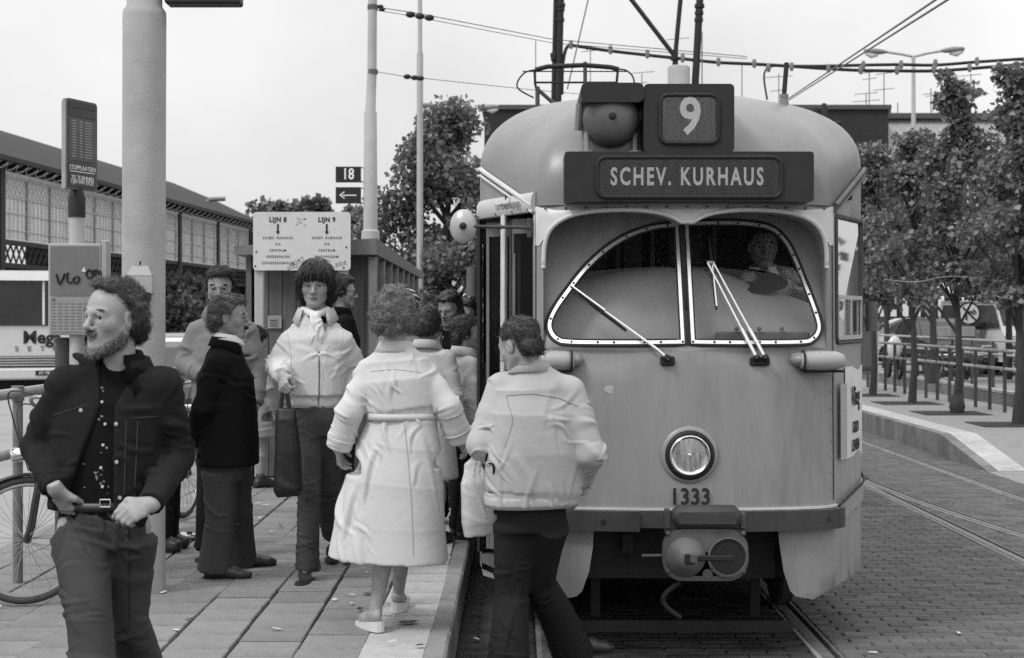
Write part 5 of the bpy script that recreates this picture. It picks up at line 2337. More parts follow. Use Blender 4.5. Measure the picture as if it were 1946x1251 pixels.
g.tube([P(1283, 126, D2), P(1283, 100, D2)], .05, 10)
g.lathe([(.09, -.02), (.09, .02)], P(1283, 112, D2), (0, 0, 1), 12)
g.build('insulator', M_BLACK, t, 60)


def feeder(label, pts, clips, r=.03):
    t = thing('feeder_cable', label, 'cable', tuple(P(*pts[0], D2)), 'overhead feeder cables')
    g = MB()
    g.tube(catmull([P(x, y, D2) for x, y in pts], 6), r, 6)
    g.build('cable', M_LINE, t, 60)
    for x, y in clips:
        g = MB()
        q = P(x, y, D2)
        g.tube([q + Vector((0, -.02, .08)), q + Vector((0, -.02, .0)), q + Vector((0, -.02, -.07))], [.03, .05, .025], 8)
        g.build('clip', mat('clip_porcelain', .2, .4), t, 60)
    return t


feeder('feeder cable with porcelain clips curving up behind the pantograph and across to the right', [(1068, 180), (1069, 130), (1075, 95), (1085, 87), (1110, 90), (1160, 97), (1230, 105), (1297, 112), (1365, 119), (1433, 122), (1500, 126), (1574, 131), (1635, 134), (1704, 135), (1774, 135), (1840, 131), (1946, 122)],
       [(1085, 86), (1160, 96), (1230, 104), (1297, 112), (1365, 119), (1433, 122), (1504, 128), (1574, 131), (1635, 134), (1704, 135), (1774, 133), (1842, 130)])
feeder('upper of two feeder cables running off to the right', [(1500, 126), (1560, 126), (1640, 124), (1712, 123), (1776, 124), (1856, 118), (1946, 112)], [(1640, 125), (1712, 124), (1777, 122), (1856, 118)])
feeder('short cable hanging in a bow beside the roof aerial', [(1497, 127), (1470, 126), (1456, 132), (1452, 150), (1458, 190)], [(1460, 130)], .018)
for k, (a, b) in enumerate((((1848, 0), (1500, 190)), ((1830, -5), (1480, 200)))):
    wire('contact_wire', ['lower', 'upper'][k] + ' of two thin tram wires rising to the top right', [P(a[0], a[1] - 30, 9), P(b[0], b[1], 24)], .009, M_WIRE, 'wire', 'thin tram wires')
wire('guy_wire', 'thin wire running steeply down to the pantograph', [P(1120, -10, 24), P(1078, 170, 24)], .012, M_WIRE)
wire('pull_cord', 'thin cord hanging beside the leaning mast', [P(1334, 60, D2 - .3), P(1334, 170, D2 - .3)], .012, M_WIRE)
wire('festoon_wire', 'thin pale wire looping between the young trees', catmull([P(1680, 531, 20), P(1740, 536, 20), P(1790, 527, 20), P(1830, 526, 20), P(1890, 531, 20), P(1960, 531, 20)], 5), .0045, M_POLE2)
# ================================================================ PEOPLE: volume modelling
def axis_steps(lo, hi, base, zones):
    out = [lo]
    t = lo
    while t < hi:
        s = base
        for c, h, st in zones:
            dd = abs(t - c) - h
            s = min(s, st + max(0.0, dd) * .35)
        t += s
        out.append(t)
    return np.array(out, np.float32)


def V3(p):
    return np.array([p[0], p[1], p[2]], np.float32)


class Vol:
    """signed distance volume on a rectilinear grid; fine where it is asked to be"""

    def __init__(s, lo, hi, base, zones=()):
        s.ax = [axis_steps(lo[i], hi[i], base, [(z[0][i], z[1], z[2]) for z in zones]) for i in range(3)]
        s.D = np.full([len(a) for a in s.ax], .5, np.float32)

    def grid(s, lo, hi):
        sl, g = [], []
        for i in range(3):
            a = max(0, np.searchsorted(s.ax[i], lo[i]) - 1)
            b = min(len(s.ax[i]), np.searchsorted(s.ax[i], hi[i]) + 1)
            if b - a < 1:
                return None, None
            sl.append(slice(a, b))
            g.append(s.ax[i][a:b])
        X, Y, Z = np.meshgrid(*g, indexing='ij', sparse=True)
        return tuple(sl), (X, Y, Z)

    def put(s, sl, d, k, sub=False):
        a = s.D[sl]
        if sub:
            d = -d
            if k > 0:
                h = np.maximum(k - np.abs(a - d), 0) / k
                s.D[sl] = np.maximum(a, d) + h * h * k * .25
            else:
                s.D[sl] = np.maximum(a, d)
        else:
            if k > 0:
                h = np.maximum(k - np.abs(a - d), 0) / k
                s.D[sl] = np.minimum(a, d) - h * h * k * .25
            else:
                s.D[sl] = np.minimum(a, d)

    def cone(s, a, b, ra, rb, k=.02, sub=False, w=None, f=1.0):
        a, b = V3(a), V3(b)
        m = max(ra, rb) * max(1, f) + k + .02
        sl, g = s.grid(np.minimum(a, b) - m, np.maximum(a, b) + m)
        if sl is None:
            return s
        q = [g[i] - a[i] for i in range(3)]
        ab = b - a
        if w is not None:
            w = V3(Vector(w).normalized())
            dw = q[0] * w[0] + q[1] * w[1] + q[2] * w[2]
            e = 1 - 1 / f
            q = [q[i] - e * w[i] * dw for i in range(3)]
            ab = ab - e * w * float(ab @ w)
        L = float(ab @ ab) + 1e-9
        t = np.clip((q[0] * ab[0] + q[1] * ab[1] + q[2] * ab[2]) / L, 0, 1)
        d = np.sqrt((q[0] - ab[0] * t) ** 2 + (q[1] - ab[1] * t) ** 2 + (q[2] - ab[2] * t) ** 2) - (ra + (rb - ra) * t)
        s.put(sl, d.astype(np.float32), k, sub)
        return s

    def ell(s, c, r, F=None, k=.02, sub=False):
        """ellipsoid; F is a 3x3 of unit axes as rows"""
        c = V3(c)
        m = max(r) + k + .01
        sl, g = s.grid(c - m, c + m)
        if sl is None:
            return s
        q = [g[i] - c[i] for i in range(3)]
        if F is None:
            F = np.eye(3)
        e = [sum(q[i] * F[j][i] for i in range(3)) / r[j] for j in range(3)]
        l1 = np.sqrt(e[0] ** 2 + e[1] ** 2 + e[2] ** 2)
        e2 = [e[j] / r[j] for j in range(3)]
        l2 = np.sqrt(e2[0] ** 2 + e2[1] ** 2 + e2[2] ** 2) + 1e-6
        s.put(sl, (l1 * (l1 - 1) / l2).astype(np.float32), k, sub)
        return s

    def loft(s, st, w, k=.02, p=2.3, flat=(True, True), kk=.015):
        """stations (centre, half width along w, half depth); flat ends cut square"""
        n = len(st)
        C_ = np.array([V3(x[0]) for x in st])
        mm = max(max(x[1], x[2]) for x in st) + k + .05
        slf, g = s.grid(C_.min(0) - mm, C_.max(0) + mm)
        if slf is None:
            return s
        T = None
        for i in range(n - 1):
            (c0, a0, b0), (c1, a1, b1) = st[i][:3], st[i + 1][:3]
            w0 = st[i][3] if len(st[i]) > 3 else w
            c0, c1 = V3(c0), V3(c1)
            ab = c1 - c0
            L = float(np.linalg.norm(ab)) + 1e-6
            axv = Vector(ab / L)
            wv = Vector(w0)
            wv = (wv - axv * wv.dot(axv)).normalized()
            nv = axv.cross(wv)
            q = [g[i2] - c0[i2] for i2 in range(3)]

            def dot(v):
                return q[0] * v[0] + q[1] * v[1] + q[2] * v[2]
            tt = dot(axv) / L
            t = np.clip(tt, 0, 1)
            t = t * t * (3 - 2 * t) * .35 + t * .65
            a = a0 + (a1 - a0) * t
            b = b0 + (b1 - b0) * t
            r = (np.abs(dot(wv) / a) ** p + np.abs(dot(nv) / b) ** p + 1e-9) ** (1 / p)
            d = (r - 1) * np.minimum(a, b)
            over = np.maximum(np.where(tt < 0, -tt * L - (0 if i == 0 else .015), (tt - 1) * L - (0 if i == n - 2 else .015)), 0)
            dd = np.where(d > 0, np.sqrt(d * d + over * over), d)
            dd = np.where((over > 0) & (d <= 0), np.maximum(d, over), dd)
            T = dd if T is None else np.minimum(T, dd)
        s.put(slf, T.astype(np.float32), k)
        return s

    def cut(s, c, n, lo=None, hi=None):
        """remove everything on the side n points to"""
        c, n = V3(c), V3(Vector(n).normalized())
        sl, g = s.grid(lo if lo is not None else [a[0] for a in s.ax], hi if hi is not None else [a[-1] for a in s.ax])
        d = sum((g[i] - c[i]) * n[i] for i in range(3))
        s.D[sl] = np.maximum(s.D[sl], d)
        return s

    def field(s, lo, hi, fn, sub=True, k=.006):
        sl, g = s.grid(lo, hi)
        s.put(sl, fn(*g).astype(np.float32), k, sub)
        return s

    def surf(s):
        """naive surface nets"""
        D = s.D
        D[0], D[-1], D[:, 0], D[:, -1], D[:, :, 0], D[:, :, -1] = [.5] * 6
        I = (D < 0)
        cnt = np.zeros([n - 1 for n in D.shape], np.uint8)
        for dx in (0, 1):
            for dy in (0, 1):
                for dz in (0, 1):
                    cnt += I[dx:D.shape[0] - 1 + dx, dy:D.shape[1] - 1 + dy, dz:D.shape[2] - 1 + dz]
        act = (cnt > 0) & (cnt < 8)
        idx = np.full(cnt.shape, -1, np.int32)
        ci = np.nonzero(act)
        n = len(ci[0])
        if n == 0:
            return np.zeros((0, 3)), np.zeros((0, 4), int)
        idx[ci] = np.arange(n)
        C = [(dx, dy, dz) for dx in (0, 1) for dy in (0, 1) for dz in (0, 1)]
        val = np.stack([D[ci[0] + c[0], ci[1] + c[1], ci[2] + c[2]] for c in C], 1)
        acc = np.zeros((n, 3), np.float32)
        num = np.zeros(n, np.float32)
        for a in range(8):
            for ax_ in range(3):
                if C[a][ax_]:
                    continue
                cb = list(C[a])
                cb[ax_] = 1
                b = C.index(tuple(cb))
                va, vb = val[:, a], val[:, b]
                x = (va < 0) != (vb < 0)
                t = np.where(x, va / np.where(np.abs(va - vb) < 1e-9, 1, va - vb), 0)
                pt = np.zeros((n, 3), np.float32)
                for q in range(3):
                    pt[:, q] = C[a][q]
                pt[:, ax_] += t
                acc += pt * x[:, None]
                num += x
        acc /= np.maximum(num, 1)[:, None]
        v = np.zeros((n, 3), np.float32)
        for q in range(3):
            a = s.ax[q]
            i = ci[q]
            v[:, q] = a[i] + acc[:, q] * (a[i + 1] - a[i])
        faces = []
        for ax_ in range(3):
            o = [(1, 2), (2, 0), (0, 1)][ax_]
            A = I.take(range(0, D.shape[ax_] - 1), ax_)
            B = I.take(range(1, D.shape[ax_]), ax_)
            X = A != B
            X[tuple(slice(0, 1) if q == o[0] else slice(None) for q in range(3))] = False
            X[tuple(slice(0, 1) if q == o[1] else slice(None) for q in range(3))] = False
            e = np.nonzero(X)
            if len(e[0]) == 0:
                continue
            e = [x.copy() for x in e]
            ok = np.ones(len(e[0]), bool)
            for q in range(3):
                ok &= e[q] < cnt.shape[q]
            e = [x[ok] for x in e]

            def cell(d0, d1):
                f = [x.copy() for x in e]
                f[o[0]] = f[o[0]] - d0
                f[o[1]] = f[o[1]] - d1
                return idx[f[0], f[1], f[2]]
            q4 = np.stack([cell(0, 0), cell(1, 0), cell(1, 1), cell(0, 1)], 1)
            fl = ~A[e[0], e[1], e[2]]
            q4[fl] = q4[fl][:, ::-1]
            faces.append(q4[(q4 >= 0).all(1)])
        return v, np.concatenate(faces)


def relax(v, f, it=1, lam=.5):
    """plain smoothing of a quad mesh"""
    e = np.concatenate([f[:, [0, 1]], f[:, [1, 2]], f[:, [2, 3]], f[:, [3, 0]]])
    e = np.concatenate([e, e[:, ::-1]])
    for _ in range(it):
        acc = np.zeros_like(v)
        num = np.bincount(e[:, 0], minlength=len(v)).astype(np.float32)
        for q in range(3):
            acc[:, q] = np.bincount(e[:, 0], weights=v[e[:, 1], q], minlength=len(v))
        v = v + lam * (acc / np.maximum(num, 1)[:, None] - v)
    return v.astype(np.float32)


def normals(v, f):
    n = np.cross(v[f[:, 2]] - v[f[:, 0]], v[f[:, 3]] - v[f[:, 1]])
    out = np.zeros_like(v)
    for k in range(4):
        for q in range(3):
            out[:, q] += np.bincount(f[:, k], weights=n[:, q], minlength=len(v))
    return out / (np.linalg.norm(out, axis=1)[:, None] + 1e-9)


def drape(v, f, folds, seed=0, fine=.0006):
    """cloth creases: each entry is (centre, reach, direction across the creases, spacing, height); every crease is a
    single bent ridge with a valley beside it that runs out at both ends"""
    n = normals(v, f)
    disp = np.zeros(len(v), np.float32)
    so = seed * 13.7
    rg = np.random.default_rng(seed + 100)
    for c, reach, d, wl, h in folds:
        c, d = V3(c), V3(Vector(d).normalized())
        dist = np.linalg.norm(v - c, axis=1)
        near = np.nonzero(dist < reach * 1.15)[0]
        if len(near) < 8:
            continue
        N = int(np.clip(3.2 * reach / wl, 4, 13))
        for k in range(N):
            i = near[rg.integers(len(near))]
            p, m = v[i], n[i]
            ac = d - m * float(d @ m)
            la = np.linalg.norm(ac)
            if la < .25:
                continue
            ac /= la
            al = np.cross(m, ac)
            th = rg.normal() * .38
            ac, al = ac * math.cos(th) + al * math.sin(th), al * math.cos(th) - ac * math.sin(th)
            L = reach * rg.uniform(.35, .95)
            w = wl * rg.uniform(.10, .20)
            hh = h * 1.55 * rg.uniform(.35, 1.1) * math.exp(-(float(np.linalg.norm(p - c)) / reach) ** 2 * .8)
            q = v - p
            sel = np.nonzero((np.einsum('ij,ij->i', q, q) < L * L) & (n @ m > -.1))[0]
            q = q[sel]
            t = (q @ al) / L
            s = q @ ac + rg.normal() * .18 * t * t * L + .006 * np.sin(3 * t + k)
            w2 = w * (1 + .5 * t)
            pr = np.exp(-(s / w2) ** 2) - .75 * np.exp(-((s - 1.55 * w2) / (w2 * .85)) ** 2) * (1 if k % 2 else .5)
            disp[sel] += hh * pr * np.clip(1 - t * t, 0, 1) ** 1.5 * np.clip(n[sel] @ m * 2, 0, 1)
    disp = .018 * np.tanh(disp / .018)
    disp += fine * 2 * (vnoise(v * 40 + so) - .5) + fine * 6 * (vnoise(v * 8 + so) - .5)
    return v + n * disp[:, None]


def part(name, v, f, m, root, mats=None):
    me = np_mesh(name, v, f)
    o = link(name, me, m, root, True, 180)
    return o


def cloth(name, vol, m, root, folds=(), seed=0, fine=.0006, sm=2, mid=None):
    v, f = vol.surf()
    v = relax(v, f, sm)
    v = drape(v, f, folds, seed, fine)
    v = relax(v, f, 1, .15)
    o = part(name, v, f, m, root)
    if mid is not None:
        c = v[f].mean(1)
        o.data.polygons.foreach_set('material_index', mid(c).astype(np.int32))
        o.data.update()
    return o


# ---- cloth, skin and hair materials


def cloth_mat(name, a, rough=.9, var=.12, scale=5, weave=.08, ws=420, stain=0, sheen=.0):
    m = mat(name, a, rough, var, scale, weave, ws, spec=.08 if a < .1 else .15, stain=stain)
    m.node_tree.nodes['Principled BSDF'].inputs['Sheen Weight'].default_value = sheen
    return m


def skin_mat(name, a):
    m = mat(name, a, .48, .16, 22, .25, 170, spec=.4)
    b = m.node_tree.nodes['Principled BSDF']
    b.inputs['Subsurface Weight'].default_value = .08
    b.inputs['Subsurface Radius'].default_value = (.008, .008, .008)
    b.inputs['Subsurface Scale'].default_value = 1
    return m


M_SKIN = skin_mat('skin', .32)
M_LIP = skin_mat('lip', .15)
M_EYEW = mat('eye_white', .20, .25, .03, 5)
M_IRIS = mat('iris', .03, .15, .2, 50)
M_SHOE = mat('dark_leather', .03, .4, .3, 20, .15, 90, spec=.5)


def hair_mat(name, a, sp=.4):
    return mat(name, a, .42, .35, 30, 0, 50, spec=sp, island=.5)


class Head:
    """the head's own frame: l to the person's left, f forwards, u up"""

    def __init__(s, c, f, up=(0, 0, 1), h=.232):
        s.c = Vector(c)
        s.f = Vector(f).normalized()
        u = Vector(up)
        s.u = (u - s.f * u.dot(s.f)).normalized()
        s.l = s.u.cross(s.f) * -1
        s.l = s.f.cross(s.u) * -1
        s.k = h / .232
        s.F = np.array([s.l, s.f, s.u], np.float32)

    def __call__(s, a, b, c):
        return s.c + (s.l * a + s.f * b + s.u * c) * s.k

    def loc(s, v):
        q = (np.asarray(v) - V3(s.c)) / s.k
        return q @ s.F.T


def add_head(V, H, nose=1.0, jaw=1.0, fine=True):
    k = H.k
    V.ell(H(0, -.016, .038), (.075 * k, .096 * k, .080 * k), H.F, .02)
    V.ell(H(0, .022, -.012), (.064 * k, .066 * k, .094 * k), H.F, .03)
    for s in (-1, 1):
        V.cone(H(s * .052 * jaw, -.002, -.05), H(s * .020, .062, -.100), .021 * k, .018 * k, .025)
        V.ell(H(s * .040, .050, -.026), (.024 * k,) * 3, H.F, .025)
        V.cone(H(s * .042, .066, .018), H(s * .009, .0845, .016), .012 * k, .0118 * k, .013)
    V.ell(H(0, .070, -.101), (.023 * k, .019 * k, .017 * k), H.F, .02)
    V.ell(H(0, .068, -.066), (.032 * k, .022 * k, .028 * k), H.F, .02)
    for s in (-1, 1):
        V.ell(H(s * .0315, .096, -.002), (.0175 * k, .020 * k, .0130 * k), H.F, .009, True)
    V.cone(H(0, .083, .014), H(0, .104 + .006 * nose, -.030), .0085 * k, .0105 * k, .012)
    V.ell(H(0, .105 + .006 * nose, -.034), (.0115 * k, .012 * k, .010 * k), H.F, .008)
    for s in (-1, 1):
        V.ell(H(s * .0135, .094, -.039), (.0085 * k, .011 * k, .008 * k), H.F, .007)
        if fine:
            V.cone(H(s * .016, .078, .005), H(s * .031, .0835, .0085), .005 * k, .0055 * k, .004)
            V.cone(H(s * .031, .0835, .0085), H(s * .047, .072, .003), .0055 * k, .005 * k, .004)
            V.cone(H(s * .018, .078, -.0075), H(s * .046, .073, -.006), .0042 * k, .0042 * k, .004)
        V.ell(H(s * .077, -.010, -.010), (.011 * k, .021 * k, .034 * k), H.F, .006)
        V.ell(H(s * .088, -.004, -.006), (.007 * k, .012 * k, .021 * k), H.F, .005, True)
    if fine:
        V.cone(H(-.021, .080, -.0665), H(0, .0905, -.064), .0052 * k, .0066 * k, .005)
        V.cone(H(.021, .080, -.0665), H(0, .0905, -.064), .0052 * k, .0066 * k, .005)
        V.cone(H(-.018, .081, -.0765), H(.018, .081, -.0765), .0055 * k, .0055 * k, .005)
        V.ell(H(0, .086, -.0768), (.014 * k, .0065 * k, .0065 * k), H.F, .006)
        V.cone(H(-.024, .086, -.0712), H(0, .0985, -.0705), .0028 * k, .003 * k, .003, True)
        V.cone(H(.024, .086, -.0712), H(0, .0985, -.0705), .0028 * k, .003 * k, .003, True)


def add_hand(V, wrist, to, palm, curl=(.5, .6, .7, .8), thumb=.4, s=1.0, side=1, spread=.06):
    """hand from the wrist towards 'to'; palm = direction the palm faces; side +1: the thumb lies along palm x to"""
    d = (Vector(to) - Vector(wrist)).normalized()
    n = Vector(palm)
    n = (n - d * n.dot(d)).normalized()
    t = d.cross(n) * side                      # towards the thumb
    w = Vector(wrist)
    V.loft([(w - d * .03 * s, .027 * s, .020 * s), (w + d * .015 * s, .029 * s, .017 * s), (w + d * .055 * s, .040 * s, .0155 * s), (w + d * .088 * s, .041 * s, .013 * s)], t, .02, 2.2, (False, False))
    for i, (off, L, r) in enumerate(((.030, .074, .0092), (.010, .082, .0096), (-.010, .076, .0092), (-.029, .060, .0082))):
        b = w + d * (.088 - abs(off - .01) * .12) * s + t * off * s - n * .001
        a = 0.0
        dd = (d + t * off * spread * 10).normalized()
        c = curl[i]
        for q, (fr, fa) in enumerate(((.46, .8), (.30, 1.05), (.24, .7))):
            a += c * fa
            e = dd * math.cos(a) + n * math.sin(a)
            b2 = b + e * L * fr * s
            V.cone(b, b2, r * (1 - .10 * q) * s, r * (1 - .10 * (q + 1)) * s, .005 if q else .010)
            b = b2
    b = w + d * .022 * s + t * .026 * s + n * .006 * s
    e = (d * .75 + t * .75 + n * .2).normalized()
    m = b + e * .042 * s
    V.cone(b, m, .0145 * s, .0115 * s, .014)
    e2 = (d * (.9) + t * (.35 - thumb) + n * (.25 + thumb * .9)).normalized()
    m2 = m + e2 * .032 * s
    V.cone(m, m2, .0112 * s, .0100 * s, .004)
    V.cone(m2, m2 + (e2 + n * .25 * thumb).normalized() * .026 * s, .0100 * s, .0078 * s, .004)
    return d, n, t


def auto(root, h, f, arms=None):
    """joints of a person standing at root, facing f"""
    r = Vector(root)
    f = Vector((f[0], f[1], 0)).normalized()
    l = Vector((-f.y, f.x, 0))
    u = Vector((0, 0, 1))
    s = h / 1.75
    J = {'f': f, 'l': l, 'h': h, 's': s, 'root': r}

    def at(a, b, c):
        return r + l * a * s + f * b * s + u * c * h
    J['at'] = at
    J['head'] = at(0, .02, .928)
    J['neck'] = at(0, -.01, .838)
    J['chest'] = at(0, 0, .735)
    J['waist'] = at(0, .01, .62)
    J['pelvis'] = at(0, 0, .525)
    for sd, q in (('L', 1), ('R', -1)):
        J['s' + sd] = at(q * .178, -.005, .812)
        J['e' + sd] = at(q * .225, -.02, .632)
        J['w' + sd] = at(q * .235, .06, .49)
        J['p' + sd] = at(q * .235, .10, .43)
        J['h' + sd] = at(q * .088, 0, .52)
        J['k' + sd] = at(q * .095, .02, .285)
        J['a' + sd] = at(q * .10, -.02, .052)
        J['t' + sd] = (f + l * q * .15).normalized()
    if arms:
        J.update(arms)
    return J


def body(J, root, H, skin=None, hands=('L', 'R'), fine=True, curl=None, palms=None, thumbs=None, res=.02, legs_skin=False, nose=1.0):
    s = J['s']
    keys = ['head', 'neck', 'pelvis'] + [a + b for a in 'sewphka' for b in 'LR']
    pts = np.array([V3(J[k]) for k in keys if k in J])
    lo, hi = pts.min(0) - .22, pts.max(0) + .22
    hs = 1.0 if fine else .9
    zones = [(V3(H.c), .135, .0042 if fine else .0075)]
    for q in hands:
        c = (Vector(J['w' + q]) + Vector(J['p' + q])) / 2
        zones.append((V3(c), .085, .0048 if fine else .008))
    V = Vol(lo, hi, res, zones)
    l = J['l']
    V.loft([(J['pelvis'], .145 * s, .10 * s), (J['waist'], .125 * s, .09 * s), (J['chest'], .145 * s, .10 * s), (J['neck'] - Vector((0, 0, .05)), .11 * s, .07 * s)], l, .03, 2.2, (False, False))
    V.cone(J['neck'] - Vector((0, 0, .04)), H(0, -.03, -.05), .062 * s, .054 * s, .03)
    dn = Vector((0, 0, .066 * s))
    V.cone(Vector(J['sL']).lerp(J['neck'], .18) - dn, Vector(J['sR']).lerp(J['neck'], .18) - dn, .036 * s, .036 * s, .03)
    add_head(V, H, nose, 1.0, fine)
    for q in 'LR':
        V.cone((Vector(J['s' + q]) - dn).lerp(J['neck'], .12), J['e' + q], .038 * s, .036 * s, .02)
        V.cone(J['e' + q], J['w' + q], .038 * s, .026 * s, .02)
        V.cone(J['h' + q], J['k' + q], .072 * s, .050 * s, .03)
        m = Vector(J['k' + q]).lerp(J['a' + q], .35)
        bk = Vector(J['f']) * -.012
        V.cone(J['k' + q], m + bk, .048 * s, .052 * s, .02)
        V.cone(m + bk, J['a' + q], .050 * s, .031 * s, .02)
        V.cone(J['a' + q], Vector(J['a' + q]) + Vector(J['t' + q]) * .05 - Vector((0, 0, .03)), .030 * s, .022 * s, .02)
        if q in hands:
            add_hand(V, J['w' + q], J['p' + q], (palms or {}).get(q, -l if q == 'L' else l), (curl or {}).get(q, (.35, .4, .45, .5)), (thumbs or {}).get(q, .3), s * .98, 1 if q == 'R' else -1)
    v, f = V.surf()
    v = relax(v, f, 1, .35)
    o = part('body', v, f, skin or M_SKIN, root)
    o.data.materials.append(M_LIP)
    c = H.loc(v[f].mean(1))
    lip = (np.abs(c[:, 0]) < .021) & (c[:, 1] > .076) & (c[:, 2] < -.0605) & (c[:, 2] > -.082) & (np.abs(c[:, 2] + .0712) < .0105 * np.sqrt(np.maximum(0, 1 - (c[:, 0] / .0235) ** 2)))
    o.data.polygons.foreach_set('material_index', lip.astype(np.int32))
    if fine:
        for sd in (-1, 1):
            g = MB()
            ec = H(sd * .0315, .0685, -.0005)
            g.ball(ec, .0125 * H.k, 14)
            e = g.build('eye', M_EYEW, root, 60)
            g = MB()
            g.lathe([(.0062 * H.k, .0112 * H.k), (.005 * H.k, .0128 * H.k), (0, .0132 * H.k)], ec, H.f - H.u * .15, 12)
            link('iris', g.mesh('iris'), M_IRIS, e)
    return o


def hair(root, H, m, blobs, cutter=None, noise=(.006, 40), strands=1500, style='comb', length=.04, flow=None, res=.0055, name='hair', seed=1, width=.0016, lift=.25, stretch=(1, 1, 1), shell=True):
    """blobs: (centre in head frame, radii) ; cutter(local points) > 0 is kept free of hair"""
    k = H.k
    cs = np.array([V3(H(*b[0])) for b in blobs])
    R_ = max(max(b[1]) for b in blobs) * k + .03
    V = Vol(cs.min(0) - R_, cs.max(0) + R_, res)
    for c, r in blobs:
        V.ell(H(*c), [x * k for x in r], H.F, .02)
    if cutter is not None:
        X, Y, Z = np.meshgrid(*V.ax, indexing='ij')
        q = H.loc(np.stack([X.ravel(), Y.ravel(), Z.ravel()], 1))
        d = np.asarray(cutter(q), np.float32).reshape(V.D.shape) * k
        h = np.maximum(.008 - np.abs(V.D - d), 0) / .008
        V.D = np.maximum(V.D, d) + h * h * .002
    v, f = V.surf()
    v = relax(v, f, 1)
    n = normals(v, f)
    q = H.loc(v) * np.array(stretch)
    a, fr = noise
    nz = (vnoise(q * fr + seed * 7.1) - .5) + .6 * (vnoise(q * fr * 2.3 + seed * 3.3) - .5)
    v2 = v + n * (nz * 2 * a)[:, None]
    rg = np.random.default_rng(seed)
    V_, F_ = [v2], [f]
    off = len(v2)
    if strands:
        i = rg.integers(0, len(v2), strands)
        p = v2[i] - n[i] * .004
        nn = n[i]
        L = length * rg.uniform(.5, 1.2, strands)
        if style == 'curl':
            rt = rg.normal(size=(strands, 3))
            t1 = np.cross(nn, rt)
            t1 /= np.linalg.norm(t1, axis=1)[:, None] + 1e-9
            t2 = np.cross(nn, t1)
            S_ = 6
            rad = L * rg.uniform(.16, .3, strands)
            turn = rg.uniform(3, 7, strands) * rg.choice([-1, 1], strands)
            P_ = []
            for j in range(S_):
                t = j / (S_ - 1)
                P_.append(p + nn * (L * t * lift * 2)[:, None] + t1 * (rad * np.sin(turn * t))[:, None] + t2 * (rad * (1 - np.cos(turn * t)) + L * .25 * t)[:, None])
        else:
            fl = np.array([V3(H.l * x[0] + H.f * x[1] + H.u * x[2]) for x in [flow]])[0] if not callable(flow) else flow(H.loc(p)) @ H.F
            d = np.broadcast_to(fl, p.shape) + .28 * rg.normal(size=p.shape)
            d = d - nn * (d * nn).sum(1)[:, None]
            d /= np.linalg.norm(d, axis=1)[:, None] + 1e-9
            S_ = 5
            P_ = []
            wv = rg.normal(size=p.shape) * .12
            for j in range(S_):
                t = j / (S_ - 1)
                P_.append(p + d * (L * t)[:, None] + nn * (.004 + L * lift * t * (1 - .75 * t) - L * t * t * .14)[:, None] + wv * (L * t * t)[:, None])
        P_ = np.stack(P_, 1)
        tg = np.gradient(P_, axis=1)
        sd = np.cross(tg, nn[:, None, :] + .6 * rg.normal(size=(strands, 1, 3)))
        sd /= np.linalg.norm(sd, axis=2)[:, :, None] + 1e-9
        wd = width * np.linspace(1, .35, S_)[None, :, None]
        q0 = (P_ + sd * wd).reshape(-1, 3)
        q1 = (P_ - sd * wd).reshape(-1, 3)
        base = np.arange(strands)[:, None] * S_ + np.arange(S_ - 1)[None, :]
        base = base.ravel()
        N = strands * S_
        ff = np.stack([base, base + 1, base + 1 + N, base + N], 1)
        V_.append(np.concatenate([q0, q1]).astype(np.float32))
        F_.append(ff + off)
    return part(name, np.concatenate(V_), np.concatenate(F_), m, root)


def brows(root, H, m, seed=1, thick=1.0):
    rg = np.random.default_rng(seed)
    g = MB()
    for s in (-1, 1):
        for k in range(60):
            t = rg.random()
            x = .012 + .036 * t
            z = .0205 + .005 * math.sin(t * 2.6) + rg.normal() * .0023 * thick
            y = .0905 - .55 * (x - .012) ** 1.35 * 1.6
            a = H(s * x, y - .002, z)
            b = H(s * (x + .008), y - .001, z + .003 * (1 - t) - .001)
            g.tube([a, b], [.0014, .0006], 3, False)
    return g.build('eyebrow', m, root, None)


def collar(root, J, H, m, name='collar', r=(.072, .066), h=.045, fall=.05, gap=.6, lean=.0, c=None, z=0.0, thick=.0045, point=.03, n=22, out=.012):
    """folded collar round the neck: stand and fall; gap = half opening angle at the front"""
    c = Vector(c if c is not None else J['neck']) + Vector((0, 0, z))
    f, l = Vector(J['f']), Vector(J['l'])
    vs, fs = [], []
    rows = []
    for i in range(n + 1):
        a = gap + (2 * math.pi - 2 * gap) * i / n
        e = abs(i / n - .5) * 2                       # 1 at the two front ends
        d = f * math.cos(a) * r[1] / r[0] + l * math.sin(a)
        back = .5 - .5 * math.cos(a)
        zt = h * (.55 + .45 * back)
        p0 = c + d * r[0]
        p1 = c + d * (r[0] * 1.02) + Vector((0, 0, zt)) + f * lean * back
        p2 = c + d * (r[0] + out) + Vector((0, 0, zt + .003)) + f * lean * back
        fl = fall + point * e ** 5
        p3 = c + d * (r[0] + out + .022 + .012 * e) + Vector((0, 0, zt - fl)) + f * lean * back
        rows.append([p0, p1, p2, p3])
    inner = []
    for rw in rows:
        inner.append([p for p in rw])
    for rw in rows:
        vs += rw
    for i in range(n):
        for j in range(3):
            a = i * 4 + j
            fs.append((a, a + 1, a + 5, a + 4))
    g = MB()
    g.add(vs, fs)
    o = g.build(name, m, root, 50)
    md = o.modifiers.new('thickness', 'SOLIDIFY')
    md.thickness = thick
    md.offset = 0
    return o


